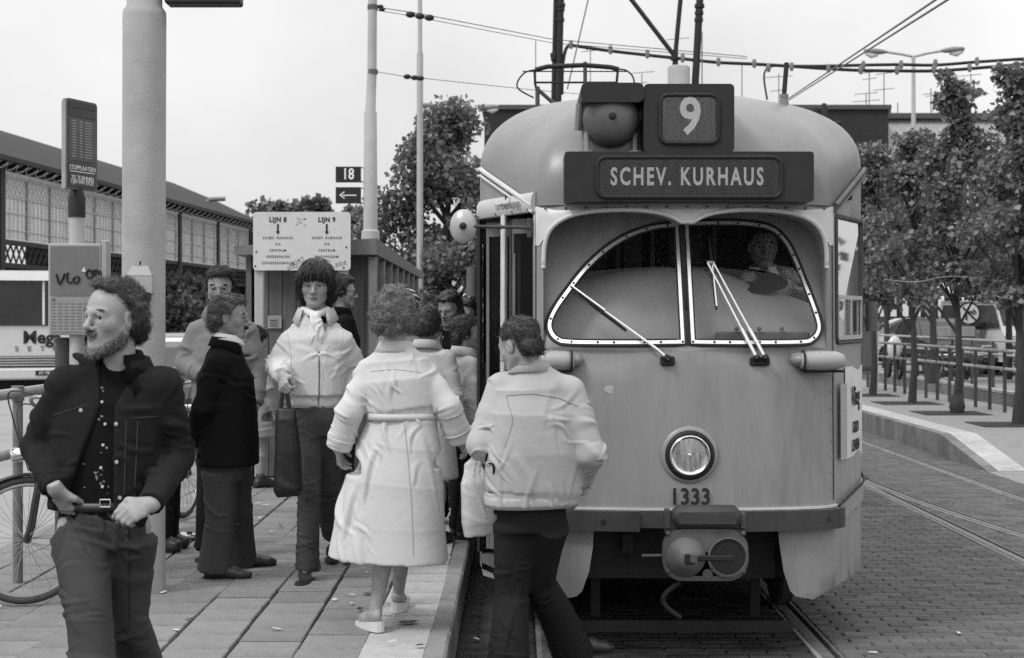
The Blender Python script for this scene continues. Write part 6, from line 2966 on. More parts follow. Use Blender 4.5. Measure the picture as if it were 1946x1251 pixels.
def shoe(root, ankle, d, m, floor, L=.27, heel=.022, name='shoe', wide=.046, res=.007, tilt=0.0, sole_m=None, toe_h=.045):
    a = Vector(ankle)
    d = Vector((d[0], d[1], 0)).normalized()
    w = Vector((-d.y, d.x, 0))
    dd = (d * math.cos(tilt) - Vector((0, 0, 1)) * math.sin(tilt)).normalized()
    up = w.cross(dd) * -1
    up = dd.cross(w) * 1.0
    if up.z < 0:
        up = -up
    b = Vector((a.x, a.y, floor)) - d * .055          # heel on the ground
    V = Vol(V3(b) - .12, V3(b + dd * L) + .16, res)

    def at(x, z, y=0):
        return b + dd * x + up * z + w * y
    V.loft([(at(.0, .035), wide * .72, .034, w), (at(.07, .04), wide * .82, .038, w), (at(.15, .038), wide, .034, w), (at(L - .045, .030), wide * .92, toe_h * .6, w)], w, .0, 2.4, (False, False), .03)
    V.ell(at(L - .055, .028), (wide * .86, .055, toe_h * .62), np.array([w, dd, up]), .02)
    V.cone(at(.05, .05), at(.055, .105), .042, .040, .03)
    V.cone(at(.06, .085), at(.16, .045), .03, .024, .03)
    V.cut(at(0, .0), -up)
    v, f = V.surf()
    v = relax(v, f, 2)
    o = part(name, v, f, m, root)
    g = MB()
    lp = []
    for k in range(20):
        t = 2 * math.pi * k / 20
        x = L / 2 - .01 + (L / 2 + .006) * math.cos(t)
        wd = wide * (1.02 if x > L * .5 else .84) * (abs(math.sin(t)) ** .7) * (1 if math.sin(t) > 0 else -1)
        lp.append(at(x, -.002, wd))
    g.prism(lp, up * .014)
    g.prism([at(-.012, -.002 - heel, -wide * .72), at(.06, -.002 - heel, -wide * .75), at(.06, -.002 - heel, wide * .75), at(-.012, -.002 - heel, wide * .72)], up * (heel + .01))
    link('sole', g.mesh('sole'), sole_m or M_BLACK, o)
    return o


def trousers(root, J, m, hip=(.165, .115), thigh=.088, knee=.066, hem=.075, seed=1, res=.009, waist_z=None, crotch=.0, folds=(), name='trousers', hemz=None, hgt=.035, brk=1.0):
    s = J['s']
    pts = np.array([V3(J[k]) for k in ('pelvis', 'waist', 'hL', 'hR', 'kL', 'kR', 'aL', 'aR')])
    V = Vol(pts.min(0) - .2, pts.max(0) + .2, res)
    l = J['l']
    top = Vector(J['pelvis']).lerp(J['waist'], .75) if waist_z is None else Vector((J['pelvis'].x, J['pelvis'].y, waist_z))
    V.loft([(top, hip[0] * .90 * s, hip[1] * .92 * s), (Vector(J['pelvis']), hip[0] * s, hip[1] * s), (Vector(J['hL']).lerp(J['hR'], .5) - Vector((0, 0, .06 * s)), hip[0] * .96 * s, hip[1] * .9 * s)], l, .02, 2.4, (True, False))
    fl = []
    for q in 'LR':
        hj, kj, aj = Vector(J['h' + q]), Vector(J['k' + q]), Vector(J['a' + q])
        bot = aj - Vector((0, 0, hgt * s)) if hemz is None else aj + (aj - kj).normalized() * hemz
        V.loft([(hj - Vector((0, 0, .03)), thigh * 1.02 * s, thigh * 1.08 * s), (hj.lerp(kj, .5), thigh * .92 * s, thigh * .96 * s), (kj, knee * s, knee * 1.05 * s), (kj.lerp(aj, .5), (knee + hem) / 2 * s * .97, (knee + hem) / 2 * s * 1.04), (bot, hem * s, hem * 1.12 * s)], l, .035, 2.15, (False, True), .03)
        fl += [(kj, .13, (kj - aj), .05, .010), (aj, .16 * brk, (kj - aj) + l * .02, .045, .011 * brk), (hj + Vector(J['f']) * .08, .13, Vector((0, 0, 1)) + l * (.8 if q == 'L' else -.8), .05, .008), (hj.lerp(kj, .55), .2, l + Vector((0, 0, .5)), .11, .006)]
    return cloth(name, V, m, root, list(folds) + fl, seed)


def sleeve_folds(J, q, a=.010, wl=.042):
    e = Vector(J['e' + q])
    d1 = e - Vector(J['s' + q])
    d2 = Vector(J['w' + q]) - e
    ob = Vector(J['l']) * (.5 if q == 'L' else -.5)
    return [(e, .10, (d1 + d2).normalized() + ob * .7, wl * 1.1, a), (e.lerp(J['w' + q], .75), .08, d2.normalized() - ob * .5, wl * .9, a * .7 * min(1, (d2.length / .22) ** 2)), (Vector(J['s' + q]).lerp(e, .4), .13, d1.normalized() + ob, .08, a * .6)]


def top(root, J, m, st, sleeve=(.078, .066, .056, .050), seed=1, res=.008, folds=(), name='jacket', carve=None, hem=None, shoulder=.066, cuff=.0, p=2.35, sl_fold=.010, arms='LR', sk=.022, drop=.048, mid=None, cuffcut=True):
    """torso loft with sleeves; st = stations (centre, half width, half depth) from hem to neck"""
    s = J['s']
    keys = [k + q for k in 'sew' for q in 'LR']
    pts = np.array([V3(J[k]) for k in keys] + [V3(x[0]) for x in st])
    wmax = max(x[1] for x in st)
    V = Vol(pts.min(0) - .12 - wmax * .6, pts.max(0) + .12 + wmax * .6, res)
    l = J['l']
    V.loft(st, l, .0, p, (True, False), .03)
    dz = Vector((0, 0, drop))
    for q in 'LR':
        si = (Vector(J['s' + q]) - dz).lerp(Vector(J['neck']), .06)
        V.cone(si, Vector(J['neck']) - Vector((0, 0, .022)), shoulder * .80 * s, .050 * s, .03)
    fl = list(folds)
    sleeve = (sleeve[0] * .80, sleeve[1] * .86, sleeve[2] * .86, sleeve[3] * .88)
    for q in arms:
        S_, E_, W_ = Vector(J['s' + q]) - dz, Vector(J['e' + q]), Vector(J['w' + q])
        ee = E_ + (W_ - E_).normalized() * .02
        W2 = W_ + (W_ - E_).normalized() * cuff
        S_ = S_.lerp(Vector(J['neck']), .09)
        V.cone(S_, S_.lerp(E_, .5), sleeve[0] * s, (sleeve[0] + sleeve[1]) / 2 * s, sk)
        V.cone(S_.lerp(E_, .5), E_, (sleeve[0] + sleeve[1]) / 2 * s, sleeve[1] * s, .02)
        V.cone(E_, E_.lerp(W2, .6), sleeve[1] * s, sleeve[2] * s, .02)
        V.loft([(E_.lerp(W2, .55), sleeve[2] * s, sleeve[2] * s), (W2, sleeve[3] * s, sleeve[3] * s)], (W2 - E_).cross(Vector((0.3, .2, 1))), .012, 2, (False, True))
        if cuffcut:
            dw = (W2 - E_).normalized()
            r = sleeve[3] * 1.7
            V.cut(W2, dw, V3(W2) - r, V3(W2) + r)
        fl += sleeve_folds(J, q, sl_fold)
    if carve is not None:
        carve(V)
    return cloth(name, V, m, root, fl, seed, mid=mid)


def cutter_head(front=.055, temple=.018, top=.085, neckline=-.07, ear=True, fringe=None, slope=.35, side_in=.045):
    """region of the head kept free of hair (positive = no hair)"""
    def fn(q):
        x, y, z = q[:, 0], q[:, 1], q[:, 2]
        ax = np.abs(x)
        hl = top - slope * np.maximum(0, ax - .03) - 0 * z            # hair line height on the forehead
        face = np.minimum(y - (temple + .9 * np.maximum(0, z - .03)), hl - z)
        face = np.minimum(face, .2)
        neck = neckline - z
        return np.maximum(face, neck)
    return fn
# ================================================================ PEOPLE
C_DENIM = cloth_mat('dark_denim', .018, .9, .3, 9, .12, 300)
C_SHIRT = cloth_mat('black_shirt', .008, .8, .2, 6)
C_JEANS = cloth_mat('jeans_denim', .055, .9, .22, 5, .12, 300)
C_JEANS2 = cloth_mat('washed_jeans', .062, .9, .3, 6, .12, 300)
C_SUIT = cloth_mat('black_wool', .0085, .95, .15, 5)
C_GREYT = cloth_mat('grey_trouser_wool', .058, .95, .1, 5)
C_DARKT = cloth_mat('dark_trouser_wool', .020, .92, .12, 5)
C_LIGHTJ = cloth_mat('pale_jacket_cotton', .57, .85, .05, 5, .05, 300)
C_BEIGE = cloth_mat('beige_jacket_cotton', .42, .85, .05, 5, .05, 300)
C_COAT = cloth_mat('trench_coat_cotton', .55, .85, .05, 4, .05, 300)
C_MIDJ = cloth_mat('grey_jacket_cotton', .19, .85, .1, 5, .05, 300)
C_WHITE = cloth_mat('white_cotton', .72, .85, .04, 5, .04, 300)
C_SEAM = cloth_mat('seam_thread', .42, .9, .05, 5)
C_DSEAM = cloth_mat('dark_seam', .012, .9, .05, 5)
H_DARK = hair_mat('dark_hair', .016)
H_BROWN = hair_mat('brown_hair', .045)
H_FAIR = hair_mat('fair_hair', .15)
H_GREY = hair_mat('greying_hair', .16)
H_PEPPER = hair_mat('pepper_hair', .085)
SKIN_L = M_SKIN
SKIN_D = skin_mat('tanned_skin', .24)
UZ = Vector((0, 0, 1))


def person(label, root, group=None):
    return thing('person', label, 'person', root, group)


def snap(o, pts, off=.002):
    """points laid onto the surface of a part, straight through from where we stand"""
    M = wmat(o)
    Mi = M.inverted()
    eye = Mi @ Vector((0, 0, 1.75))
    out = []
    for p in pts:
        q = Mi @ Vector(p)
        d = (q - eye).normalized()
        ok, loc, nrm, _ = o.ray_cast(q - d * .3, d, distance=1.0)
        if not ok:
            ok, loc, nrm, _ = o.closest_point_on_mesh(q)
        out.append(M @ (loc + nrm * off))
    return out


def seam(root, o, pts, m, r=.003, n=14, name='seam'):
    pts = [Vector(p) for p in pts]
    q = []
    for a, b in zip(pts[:-1], pts[1:]):
        q += [a.lerp(b, k / n) for k in range(n)]
    q.append(pts[-1])
    g = MB()
    q = snap(o, q, r * .2)
    for _ in range(2):
        q = [q[0]] + [(a + b * 2 + c) / 4 for a, b, c in zip(q[:-2], q[1:-1], q[2:])] + [q[-1]]
    g.tube(q, r, 5, hint=Vector((.1, .9, .3)))
    return g.build(name, m, root, 60)


def button(root, o, p, m, r=.006, name='button', d=None):
    q = snap(o, [p], .001)[0]
    g = MB()
    g.lathe([(r, 0), (r * .9, .003), (0, .0035)], q, d or (0, -1, 0), 10)
    return g.build(name, m, root, 60)


def ringband(root, st, l, m, name='belt', grow=.006, n=40, p=2.35):
    """flat band round the body through elliptical stations"""
    vs, fs = [], []
    for c, a, b in st:
        l2 = Vector(l).normalized()
        f2 = Vector((-l2.y, l2.x, 0))
        for k in range(n):
            t = 2 * math.pi * k / n
            ct, s_ = math.cos(t), math.sin(t)
            e = (abs(ct) ** p + abs(s_) ** p) ** (-1 / p)
            vs.append(Vector(c) + l2 * ct * e * (a + grow) + f2 * s_ * e * (b + grow))
    for i in range(len(st) - 1):
        for k in range(n):
            fs.append((i * n + k, i * n + (k + 1) % n, (i + 1) * n + (k + 1) % n, (i + 1) * n + k))
    g = MB()
    g.add(vs, fs)
    o = g.build(name, m, root, 60)
    md = o.modifiers.new('thickness', 'SOLIDIFY')
    md.thickness = .003
    return o


# ---------------------------------------------------------------- 1 bearded man in the foreground
r = Vector((-1.40, 4.87, PZ))
t = person('bearded man in dark denim jacket and jeans walking with one hand in his pocket', r)
J = auto(r, 1.66, (-.12, -1))
J.update(neck=P(226, 700, 4.93), chest=P(205, 800, 4.92), waist=P(196, 925, 4.90), pelvis=P(196, 1000, 4.90),
         sR=P(116, 706, 4.90), sL=P(318, 708, 4.93), eR=P(73, 850, 4.98), wR=P(106, 930, 4.78), pR=P(142, 1000, 4.86),
         eL=P(336, 868, 4.98), wL=P(285, 958, 4.66), pL=P(230, 982, 4.58),
         hR=P(150, 1005, 4.88), hL=P(248, 1005, 4.92), kR=P(172, 1195, 4.70), kL=P(240, 1180, 4.97),
         aR=Vector((-1.30, 4.52, PZ + .085)), aL=Vector((-1.32, 5.25, PZ + .15)))
J['tR'] = J['tL'] = Vector((-.15, -1, 0))
H = Head(P(213, 602, 4.88), (-.55, -.83, -.02), (.03, -.02, 1), .228)
body(J, t, H, SKIN_L, curl={'R': (.2, .25, .3, .3), 'L': (.75, .95, 1.05, 1.15)}, palms={'R': Vector((.5, 1, 0)), 'L': Vector((.15, .9, -.3))}, thumbs={'L': .5, 'R': .2}, nose=.9)
hair(t, H, H_BROWN, [((0, -.034, .050), (.084, .092, .080)), ((0, -.068, -.01), (.084, .060, .072)), ((0, -.084, -.055), (.064, .050, .045)), ((.066, -.03, .012), (.036, .045, .062)), ((-.066, -.03, .012), (.036, .045, .062)), ((0, .018, .104), (.050, .050, .016))],
     cutter_head(top=.112, temple=-.012, neckline=-.115, slope=.1), (.011, 42), 8000, 'curl', .030, lift=.22, width=.0008, seed=3)
hair(t, H, H_FAIR, [((0, .055, -.085), (.050, .045, .045)), ((0, .075, -.112), (.026, .026, .022)), ((.048, .01, -.06), (.022, .032, .045)), ((-.048, .01, -.06), (.022, .032, .045)), ((0, .03, -.105), (.040, .045, .022))],
     lambda q: np.maximum(q[:, 2] + .047 + .95 * np.maximum(0, q[:, 1] - .02) - 1.1 * np.maximum(0, .02 - q[:, 1]), -.022 - q[:, 1]),
     (.004, 90), 2200, 'comb', .026, flow=(0, .35, -1), lift=.5, name='beard', seed=5, width=.0009)
hair(t, H, H_FAIR, [((0, .088, -.054), (.026, .012, .0065))], None, (.002, 120), 380, 'comb', .014, flow=(0, .4, -1), lift=.3, name='moustache', seed=6, width=.0009, res=.004)
brows(t, H, H_FAIR, 2)
# shirt
sh = [(P(196, 1000, 4.90), .150, .100), (P(196, 960, 4.90), .148, .100), (P(198, 860, 4.91), .158, .108), (P(206, 775, 4.93), .168, .105), (P(216, 722, 4.945), .13, .080), (P(224, 690, 4.945), .070, .066)]
so = top(t, J, C_SHIRT, sh, (.055, .048, .04, .036), 3, .008, [(P(200, 900, 4.8), .2, (0, .2, 1), .07, .007)], 'shirt', shoulder=.05, arms='')
ct = MB()
cc = collar(t, J, H, C_SHIRT, 'shirt_collar', (.064, .064), .046, .045, .62, 0, P(226, 692, 4.93), 0, .004, .055)
for px, py in ((194, 764), (196, 846), (192, 889), (195, 925), (200, 806)):
    button(t, so, P(px, py, 4.75), M_SIGNW, .0052)
prnt = mat('shirt_print', .20, .8, .5, 40)
rg = random.Random(4)
g = MB()
for k in range(34):
    px, py = rg.choice(((190, 735), (196, 800), (197, 858), (188, 905), (200, 925), (150, 880), (158, 935), (246, 690))), 0
    p0 = P(px[0] + rg.uniform(-9, 9), px[1] + rg.uniform(-14, 14), 4.75)
    q = snap(so, [p0], .0008)[0]
    g.lathe([(rg.uniform(.002, .005), 0), (.001, .0006)], q, (0, -1, 0), 6)
tag(g.build('flower_print', prnt, t), kind='stuff')
# jacket with an open front


def carve1(V):
    c0 = P(200, 700, 4.93)
    z_top, z_bot = P(0, 690, 4.8).z, P(0, 975, 4.8).z

    def fn(X, Y, Z):
        v = np.clip((z_top - Z) / (z_top - z_bot), 0, 1)
        mid = P(214, 0, 4.8).x + (P(168, 0, 4.8).x - P(214, 0, 4.8).x) * v
        hw = .066 - .045 * np.clip(v / .30, 0, 1) + .068 * np.clip((v - .28) / .72, 0, 1)
        return np.maximum(np.abs(X - mid) - hw, Y - 4.89)
    V.field((-2, 4.4, z_bot - .2), (-.8, 4.92, z_top + .1), fn, True, .010)


st1 = [(P(196, 968, 4.90), .183, .138), (P(197, 935, 4.90), .182, .136), (P(200, 860, 4.92), .186, .136), (P(208, 785, 4.94), .196, .128), (P(216, 718, 4.95), .165, .100), (P(225, 705, 4.955), .088, .080)]
jo = top(t, J, C_DENIM, st1, (.083, .070, .060, .052), 4, .0075, [(P(110, 860, 4.8), .12, (0, .2, 1), .06, .010), (P(285, 860, 4.8), .16, (.5, 0, 1), .08, .010)], 'denim_jacket', carve1, shoulder=.070, sl_fold=.014)
cj = collar(t, J, H, C_DENIM, 'jacket_collar', (.080, .078), .046, .062, .74, 0, P(226, 704, 4.945), 0, .006, .05, out=.022)
for pts in ([P(252, 795, 4.75), P(300, 792, 4.8)], [P(100, 790, 4.75), P(165, 770, 4.75)], [P(214, 790, 4.75), P(214, 940, 4.72)], [P(262, 800, 4.75), P(255, 950, 4.72)], [P(240, 800, 4.75), P(236, 940, 4.72)]):
    seam(t, jo, pts, cloth_mat('denim_stitch', .05), .0022)
for px, py in ((221, 806), (222, 878), (228, 946), (154, 780)):
    button(t, jo, P(px, py, 4.72), M_CHROME, .0075, 'jacket_button')
tro = trousers(t, J, C_JEANS, (.158, .112), .094, .076, .085, 5, .008, P(0, 957, 4.9).z, folds=[(P(150, 1050, 4.75), .14, (.5, 0, 1), .05, .012), (P(150, 1190, 4.7), .12, (.2, 0, 1), .05, .013), (P(205, 1010, 4.8), .1, (1, 0, .8), .05, .009)])
for pts in ([P(198, 965, 4.7), P(197, 1020, 4.7)], [P(246, 1000, 4.75), P(246, 1240, 4.8)], [P(96, 966, 4.72), P(150, 968, 4.72)], [P(250, 990, 4.75), P(300, 1000, 4.8)]):
    seam(t, tro, pts, cloth_mat('jeans_stitch', .028), .0018)
for px, py in ((240, 1012), (240, 1028)):
    button(t, tro, P(px, py, 4.72), M_BUMP, .006, 'rivet')
ringband(t, [(P(196, 966, 4.90), .146, .104), (P(196, 949, 4.90), .145, .103)], J['l'], M_SHOE, 'belt', .006)
g = MB()
q = P(200, 957, 4.782)
for a, b in (((-.017, -.012), (.017, -.012)), ((-.017, .012), (.017, .012)), ((-.017, -.012), (-.017, .012)), ((.017, -.012), (.017, .012))):
    g.tube([q + Vector((a[0], 0, a[1])), q + Vector((b[0], 0, b[1]))], .003, 6)
g.build('belt_buckle', M_CHROME, t, 60)
shoe(t, J['aR'], J['tR'], M_SHOE, PZ + .03)
shoe(t, J['aL'], J['tL'], M_SHOE, PZ + .06, tilt=.3)

# ---------------------------------------------------------------- 2 man in pale jacket seen from behind at the tram front
r = Vector((.08, 6.88, 0))
t = person('man in pale blouson and dark trousers seen from behind before the tram door', r)
J = auto(r, 1.72, (-.30, .95))
J.update(neck=P(1008, 700, 6.86), chest=P(1018, 790, 6.86), waist=P(1012, 900, 6.86), pelvis=P(1010, 975, 6.88),
         sL=P(948, 721, 6.92), sR=P(1090, 729, 6.88), eL=P(915, 845, 6.84), wL=P(955, 880, 7.08), pL=P(925, 880, 7.16),
         eR=P(1122, 862, 6.84), wR=P(1098, 930, 7.02), pR=P(1085, 965, 7.08),
         hL=P(978, 985, 6.88), hR=P(1040, 985, 6.88), kL=P(972, 1130, 6.92), kR=P(1022, 1105, 7.02),
         aL=Vector((-.04, 6.80, .09)), aR=P(1092, 1228, 7.22))
J['tL'], J['tR'] = Vector((-.35, .9, 0)), Vector((-.6, .8, 0))
H = Head(P(985, 656, 6.87), (-.72, .62, -.34), (-.08, .05, 1), .238)
body(J, t, H, SKIN_L, curl={'L': (.9, 1, 1.1, 1.1), 'R': (.3, .3, .4, .4)}, nose=1.1)
hair(t, H, mat('combed_hair', .038, .4, .4, 30, island=.5, spec=.45), [((0, -.024, .044), (.083, .101, .086)), ((0, -.068, -.028), (.070, .050, .058))],
     lambda q: np.maximum(np.maximum(np.minimum(q[:, 1] - .030 - .7 * np.maximum(0, q[:, 2] - .02), .09 - q[:, 2]), -.075 - q[:, 2]), np.minimum(np.minimum(q[:, 1] + .040, .024 - q[:, 2]), np.abs(q[:, 0]) - .05)),
     (.003, 60), 2600, 'comb', .055, flow=lambda q: np.stack([q[:, 0] * 2, -np.ones(len(q)), -.45 - 3 * np.maximum(0, -.02 - q[:, 1])], 1), lift=.06, seed=7, width=.0012, stretch=(1.6, .3, .6))
brows(t, H, H_DARK, 3)
stj = [(P(1010, 958, 6.88), .228, .150), (P(1010, 940, 6.88), .226, .150), (P(1014, 920, 6.88), .236, .160), (P(1016, 860, 6.87), .235, .158), (P(1018, 790, 6.87), .222, .145), (P(1018, 745, 6.87), .19, .110), (P(1010, 700, 6.88), .080, .075)]
jo = top(t, J, C_BEIGE, stj, (.094, .082, .068, .056), 8, .0068, [(P(1030, 860, 6.7), .22, (.9, 0, .35), .10, .010), (P(950, 900, 6.7), .14, (.7, 0, 1), .07, .010), (P(1100, 800, 6.75), .12, (.4, 0, 1), .06, .010), (P(1015, 930, 6.72), .25, (1, 0, 0), .06, .006)], 'blouson', shoulder=.078, sl_fold=.015)
collar(t, J, H, C_BEIGE, 'collar', (.070, .070), .042, .05, .55, 0, P(1008, 702, 6.885), 0, .006, .03, out=.010)
ringband(t, [(P(1010, 962, 6.88), .222, .146), (P(1010, 940, 6.88), .226, .150)], J['l'], C_BEIGE, 'hem_band', .002, p=2.35)
seam(t, jo, [P(962, 752, 6.7), P(1010, 748, 6.65), P(1060, 756, 6.65), P(1098, 772, 6.7)], cloth_mat('jacket_seam', .30), .0028)
seam(t, jo, [P(926, 862, 6.7), P(917, 905, 6.7)], C_DSEAM, .005)
seam(t, jo, [P(962, 752, 6.7), P(975, 800, 6.7), P(960, 850, 6.7)], cloth_mat('jacket_seam', .30), .0022)
trousers(t, J, C_DARKT, (.168, .125), .100, .082, .105, 9, .008, P(0, 948, 6.88).z, folds=[(P(975, 1180, 6.75), .2, (1, 0, .15), .07, .010), (P(1020, 1100, 6.8), .08, (.2, 0, 1), .035, .013)], hgt=.05)
shoe(t, J['aL'], J['tL'], M_SHOE, 0)
shoe(t, J['aR'], (.85, .3), M_SHOE, .055, tilt=.0)
bg = thing('plastic_bag', 'white plastic carrier bag hanging from the hand of the man in the blouson', 'bag', P(905, 870, 7.12))
V = Vol(V3(P(905, 940, 7.12)) - .32, V3(P(905, 940, 7.12)) + .32, .008)
wv = Vector((1, .35, 0)).normalized()
V.loft([(P(909, 1020, 7.12), .075, .022), (P(908, 990, 7.12), .085, .034), (P(904, 920, 7.12), .078, .036), (P(899, 885, 7.12), .045, .022), (P(904, 868, 7.12), .018, .012)], wv, 0, 2.3)
cloth('bag_body', V, mat('white_plastic', .70, .35, .05, 8, spec=.5), bg, [(P(900, 890, 7.1), .10, (1, 0, .15), .03, .008), (P(908, 980, 7.1), .14, (1, 0, .6), .08, .005)], 3)
g = MB()
g.tube(catmull([P(899, 886, 7.1), P(908, 866, 7.12), P(918, 868, 7.12), P(913, 890, 7.12)], 5), .006, 6, flat=.4)
g.build('handle', MATS['white_plastic'], bg, 60)

# ---------------------------------------------------------------- 3 woman in a pale trench coat, from behind
r = Vector((-.62, 7.1, PZ))
t = person('woman with curly greying hair in a pale belted trench coat seen from behind', r)
J = auto(r, 1.64, (.12, 1))
J.update(neck=P(752, 662, 7.1), chest=P(757, 730, 7.1), waist=P(764, 790, 7.1), pelvis=P(760, 850, 7.1),
         sL=P(696, 692, 7.12), sR=P(808, 690, 7.12), eL=P(664, 785, 7.04), wL=P(643, 852, 7.08), pL=P(648, 885, 7.14),
         eR=P(852, 775, 7.06), wR=P(876, 838, 7.12), pR=P(890, 864, 7.20),
         hL=P(735, 860, 7.1), hR=P(780, 860, 7.1), kL=P(738, 1010, 7.08), kR=P(768, 1010, 7.2),
         aL=P(713, 1166, 7.04), aR=P(757, 1130, 7.50))
J['tL'], J['tR'] = Vector((-.55, .85, 0)), Vector((.05, 1, 0))
H = Head(P(752, 600, 7.1), (.18, 1, -.05), h=.225)
body(J, t, H, SKIN_L, curl={'L': (.5, .5, .6, .6), 'R': (.4, .5, .5, .6)}, palms={'R': Vector((-1, 0, .2))}, legs_skin=True)
hair(t, H, H_GREY, [((0, -.035, .05), (.100, .108, .092)), ((0, -.075, -.005), (.104, .072, .082)), ((.04, -.09, -.05), (.058, .05, .048)), ((-.04, -.09, -.05), (.058, .05, .048)), ((.075, -.02, .0), (.040, .06, .07)), ((-.075, -.02, .0), (.040, .06, .07))],
     cutter_head(top=.085, temple=.02, neckline=-.105), (.020, 26), 8500, 'curl', .036, lift=.18, width=.0010, seed=11)
stc = [(P(738, 1060, 7.1), .296, .235), (P(741, 1000, 7.1), .272, .215), (P(750, 920, 7.1), .243, .190), (P(760, 850, 7.1), .205, .155), (P(765, 800, 7.1), .170, .126), (P(765, 788, 7.1), .164, .120), (P(762, 770, 7.1), .182, .135), (P(757, 725, 7.1), .188, .135), (P(754, 690, 7.1), .165, .105), (P(752, 655, 7.1), .075, .07)]
fl = [(P(742, 960, 6.9), .30, (1, 0, .10), .115, .026), (P(750, 850, 6.95), .14, (1, 0, .05), .06, .013), (P(765, 760, 6.95), .11, (1, 0, .08), .05, .014), (P(757, 715, 6.98), .12, (1, 0, .15), .075, .008), (P(700, 780, 7.0), .07, (.6, 0, 1), .04, .010), (P(700, 1000, 6.95), .10, (.8, 0, .6), .07, .010)]
jo = top(t, J, C_COAT, stc, (.080, .080, .080, .078), 12, .0068, fl, 'trench_coat', shoulder=.074, sl_fold=.015, p=2.2, cuff=.0)
ringband(t, [(P(765, 797, 7.1), .165, .121), (P(765, 784, 7.1), .164, .120)], (1, .1, 0), C_COAT, 'belt', .014, p=2.2)
seam(t, jo, [P(768, 800, 6.9), P(776, 880, 6.88), P(782, 960, 6.85), P(785, 1056, 6.85)], C_SEAM, .003)
seam(t, jo, [P(705, 706, 6.95), P(750, 702, 6.95), P(800, 708, 6.95)], C_SEAM, .0022)
for q in 'LR':
    d = (Vector(J['w' + q]) - J['e' + q]).normalized()
    a = Vector(J['w' + q]) - d * .055
    g = MB()
    u1, u2 = frame_of(d)
    g.tube([a + (u1 * math.cos(k * .314) + u2 * math.sin(k * .314)) * .0675 for k in range(20)], .004, 5, closed=True)
    g.build('cuff_strap', C_COAT, t, 60)
collar(t, J, H, C_COAT, 'coat_collar', (.066, .064), .035, .05, .5, 0, P(752, 662, 7.11), 0, .007, .03, out=.012)
# slippers with a wedge sole
for q, fz in (('L', PZ), ('R', PZ)):
    a = Vector(J['a' + q])
    d = Vector(J['t' + q]).normalized()
    w = Vector((-d.y, d.x, 0))
    b = Vector((a.x, a.y, fz)) - d * .045
    V = Vol(V3(b) - .12, V3(b + d * .24) + .14, .006)
    V.cone(a, b + d * .015 + UZ * .075, .033, .030, .02)
    V.cone(b + d * .02 + UZ * .075, b + d * .13 + UZ * .045, .028, .030, .02)
    V.cone(b + d * .13 + UZ * .045, b + d * .19 + UZ * .03, .032, .026, .02)
    v, f = V.surf()
    part('foot', relax(v, f, 1), f, SKIN_L, t)
    g = MB()
    lp = []
    for k in range(18):
        th = 2 * math.pi * k / 18
        x = .105 + .125 * math.cos(th)
        lp.append((x, .042 * (abs(math.sin(th)) ** .7) * (1 if math.sin(th) > 0 else -1)))
    vs = [b + d * x + w * y for x, y in lp] + [b + d * x + w * y + UZ * (.052 - .036 * min(1, max(0, x / .17))) for x, y in lp]
    n = len(lp)
    g.add(vs, [tuple(range(n)), tuple(range(2 * n - 1, n - 1, -1))] + [(i, (i + 1) % n, n + (i + 1) % n, n + i) for i in range(n)])
    so_ = g.build('shoe', mat('slipper_white', .62, .5, .06, 8), t, 40)
    V = Vol(V3(b) - .1, V3(b + d * .24) + .12, .006)
    V.ell(b + d * .165 + UZ * .035, (.047, .066, .034), np.array([w, d, UZ]), 0)
    V.cut(b + d * .115 + UZ * .03, -d - UZ * .35)
    V.cut(b + UZ * .014, -UZ)
    v, f = V.surf()
    link('upper', np_mesh('upper', relax(v, f, 1), f), MATS['slipper_white'], so_, True, 180)
hb_ = thing('handbag', 'dark bag hanging in front of the woman in the trench coat, only its bottom showing', 'bag', P(660, 1050, 7.45))
V = Vol(V3(P(662, 1000, 7.5)) - .28, V3(P(662, 1000, 7.5)) + .28, .010)
V.loft([(P(657, 1074, 7.5), .022, .03), (P(659, 1060, 7.5), .040, .05), (P(664, 960, 7.5), .07, .05), (P(668, 900, 7.5), .03, .03)], (1, 0, 0), 0, 2.5)
cloth('bag_body', V, M_SHOE, hb_)
g = MB()
g.tube(catmull([P(664, 905, 7.5), P(654, 872, 7.3), P(647, 866, 7.16), P(660, 880, 7.3), P(674, 905, 7.5)], 5), .007, 6)
g.build('strap', M_SHOE, hb_, 60)

# ---------------------------------------------------------------- 4 young man with a dark mop of hair
r = Vector((-1.16, 8.36, PZ))
t = person('young man with dark mop of hair, white scarf, pale jacket and black bag', r)
J = auto(r, 1.85, (-.02, -1))
J.update(neck=P(600, 598, 8.42), chest=P(600, 670, 8.42), waist=P(600, 745, 8.42), pelvis=P(602, 795, 8.42),
         sR=P(549, 642, 8.42), sL=P(653, 642, 8.42), eR=P(530, 697, 8.44), wR=P(537, 714, 8.20), pR=P(539, 735, 8.14),
         eL=P(676, 705, 8.5), wL=P(668, 775, 8.42), pL=P(666, 810, 8.38),
         hR=P(582, 800, 8.42), hL=P(620, 800, 8.44), kR=P(588, 938, 8.36), kL=P(622, 925, 8.62),
         aR=P(584, 1070, 8.36), aL=P(632, 1000, 9.05))
J['tR'], J['tL'] = Vector((-.1, -1, 0)), Vector((.1, -1, 0))
H = Head(P(600, 541, 8.40), (.0, -1, -.10), h=.245)
body(J, t, H, SKIN_L, curl={'R': (1.1, 1.2, 1.2, 1.2), 'L': (.3, .4, .4, .5)}, palms={'R': Vector((.6, .8, 0))}, thumbs={'R': .8}, nose=1.0)
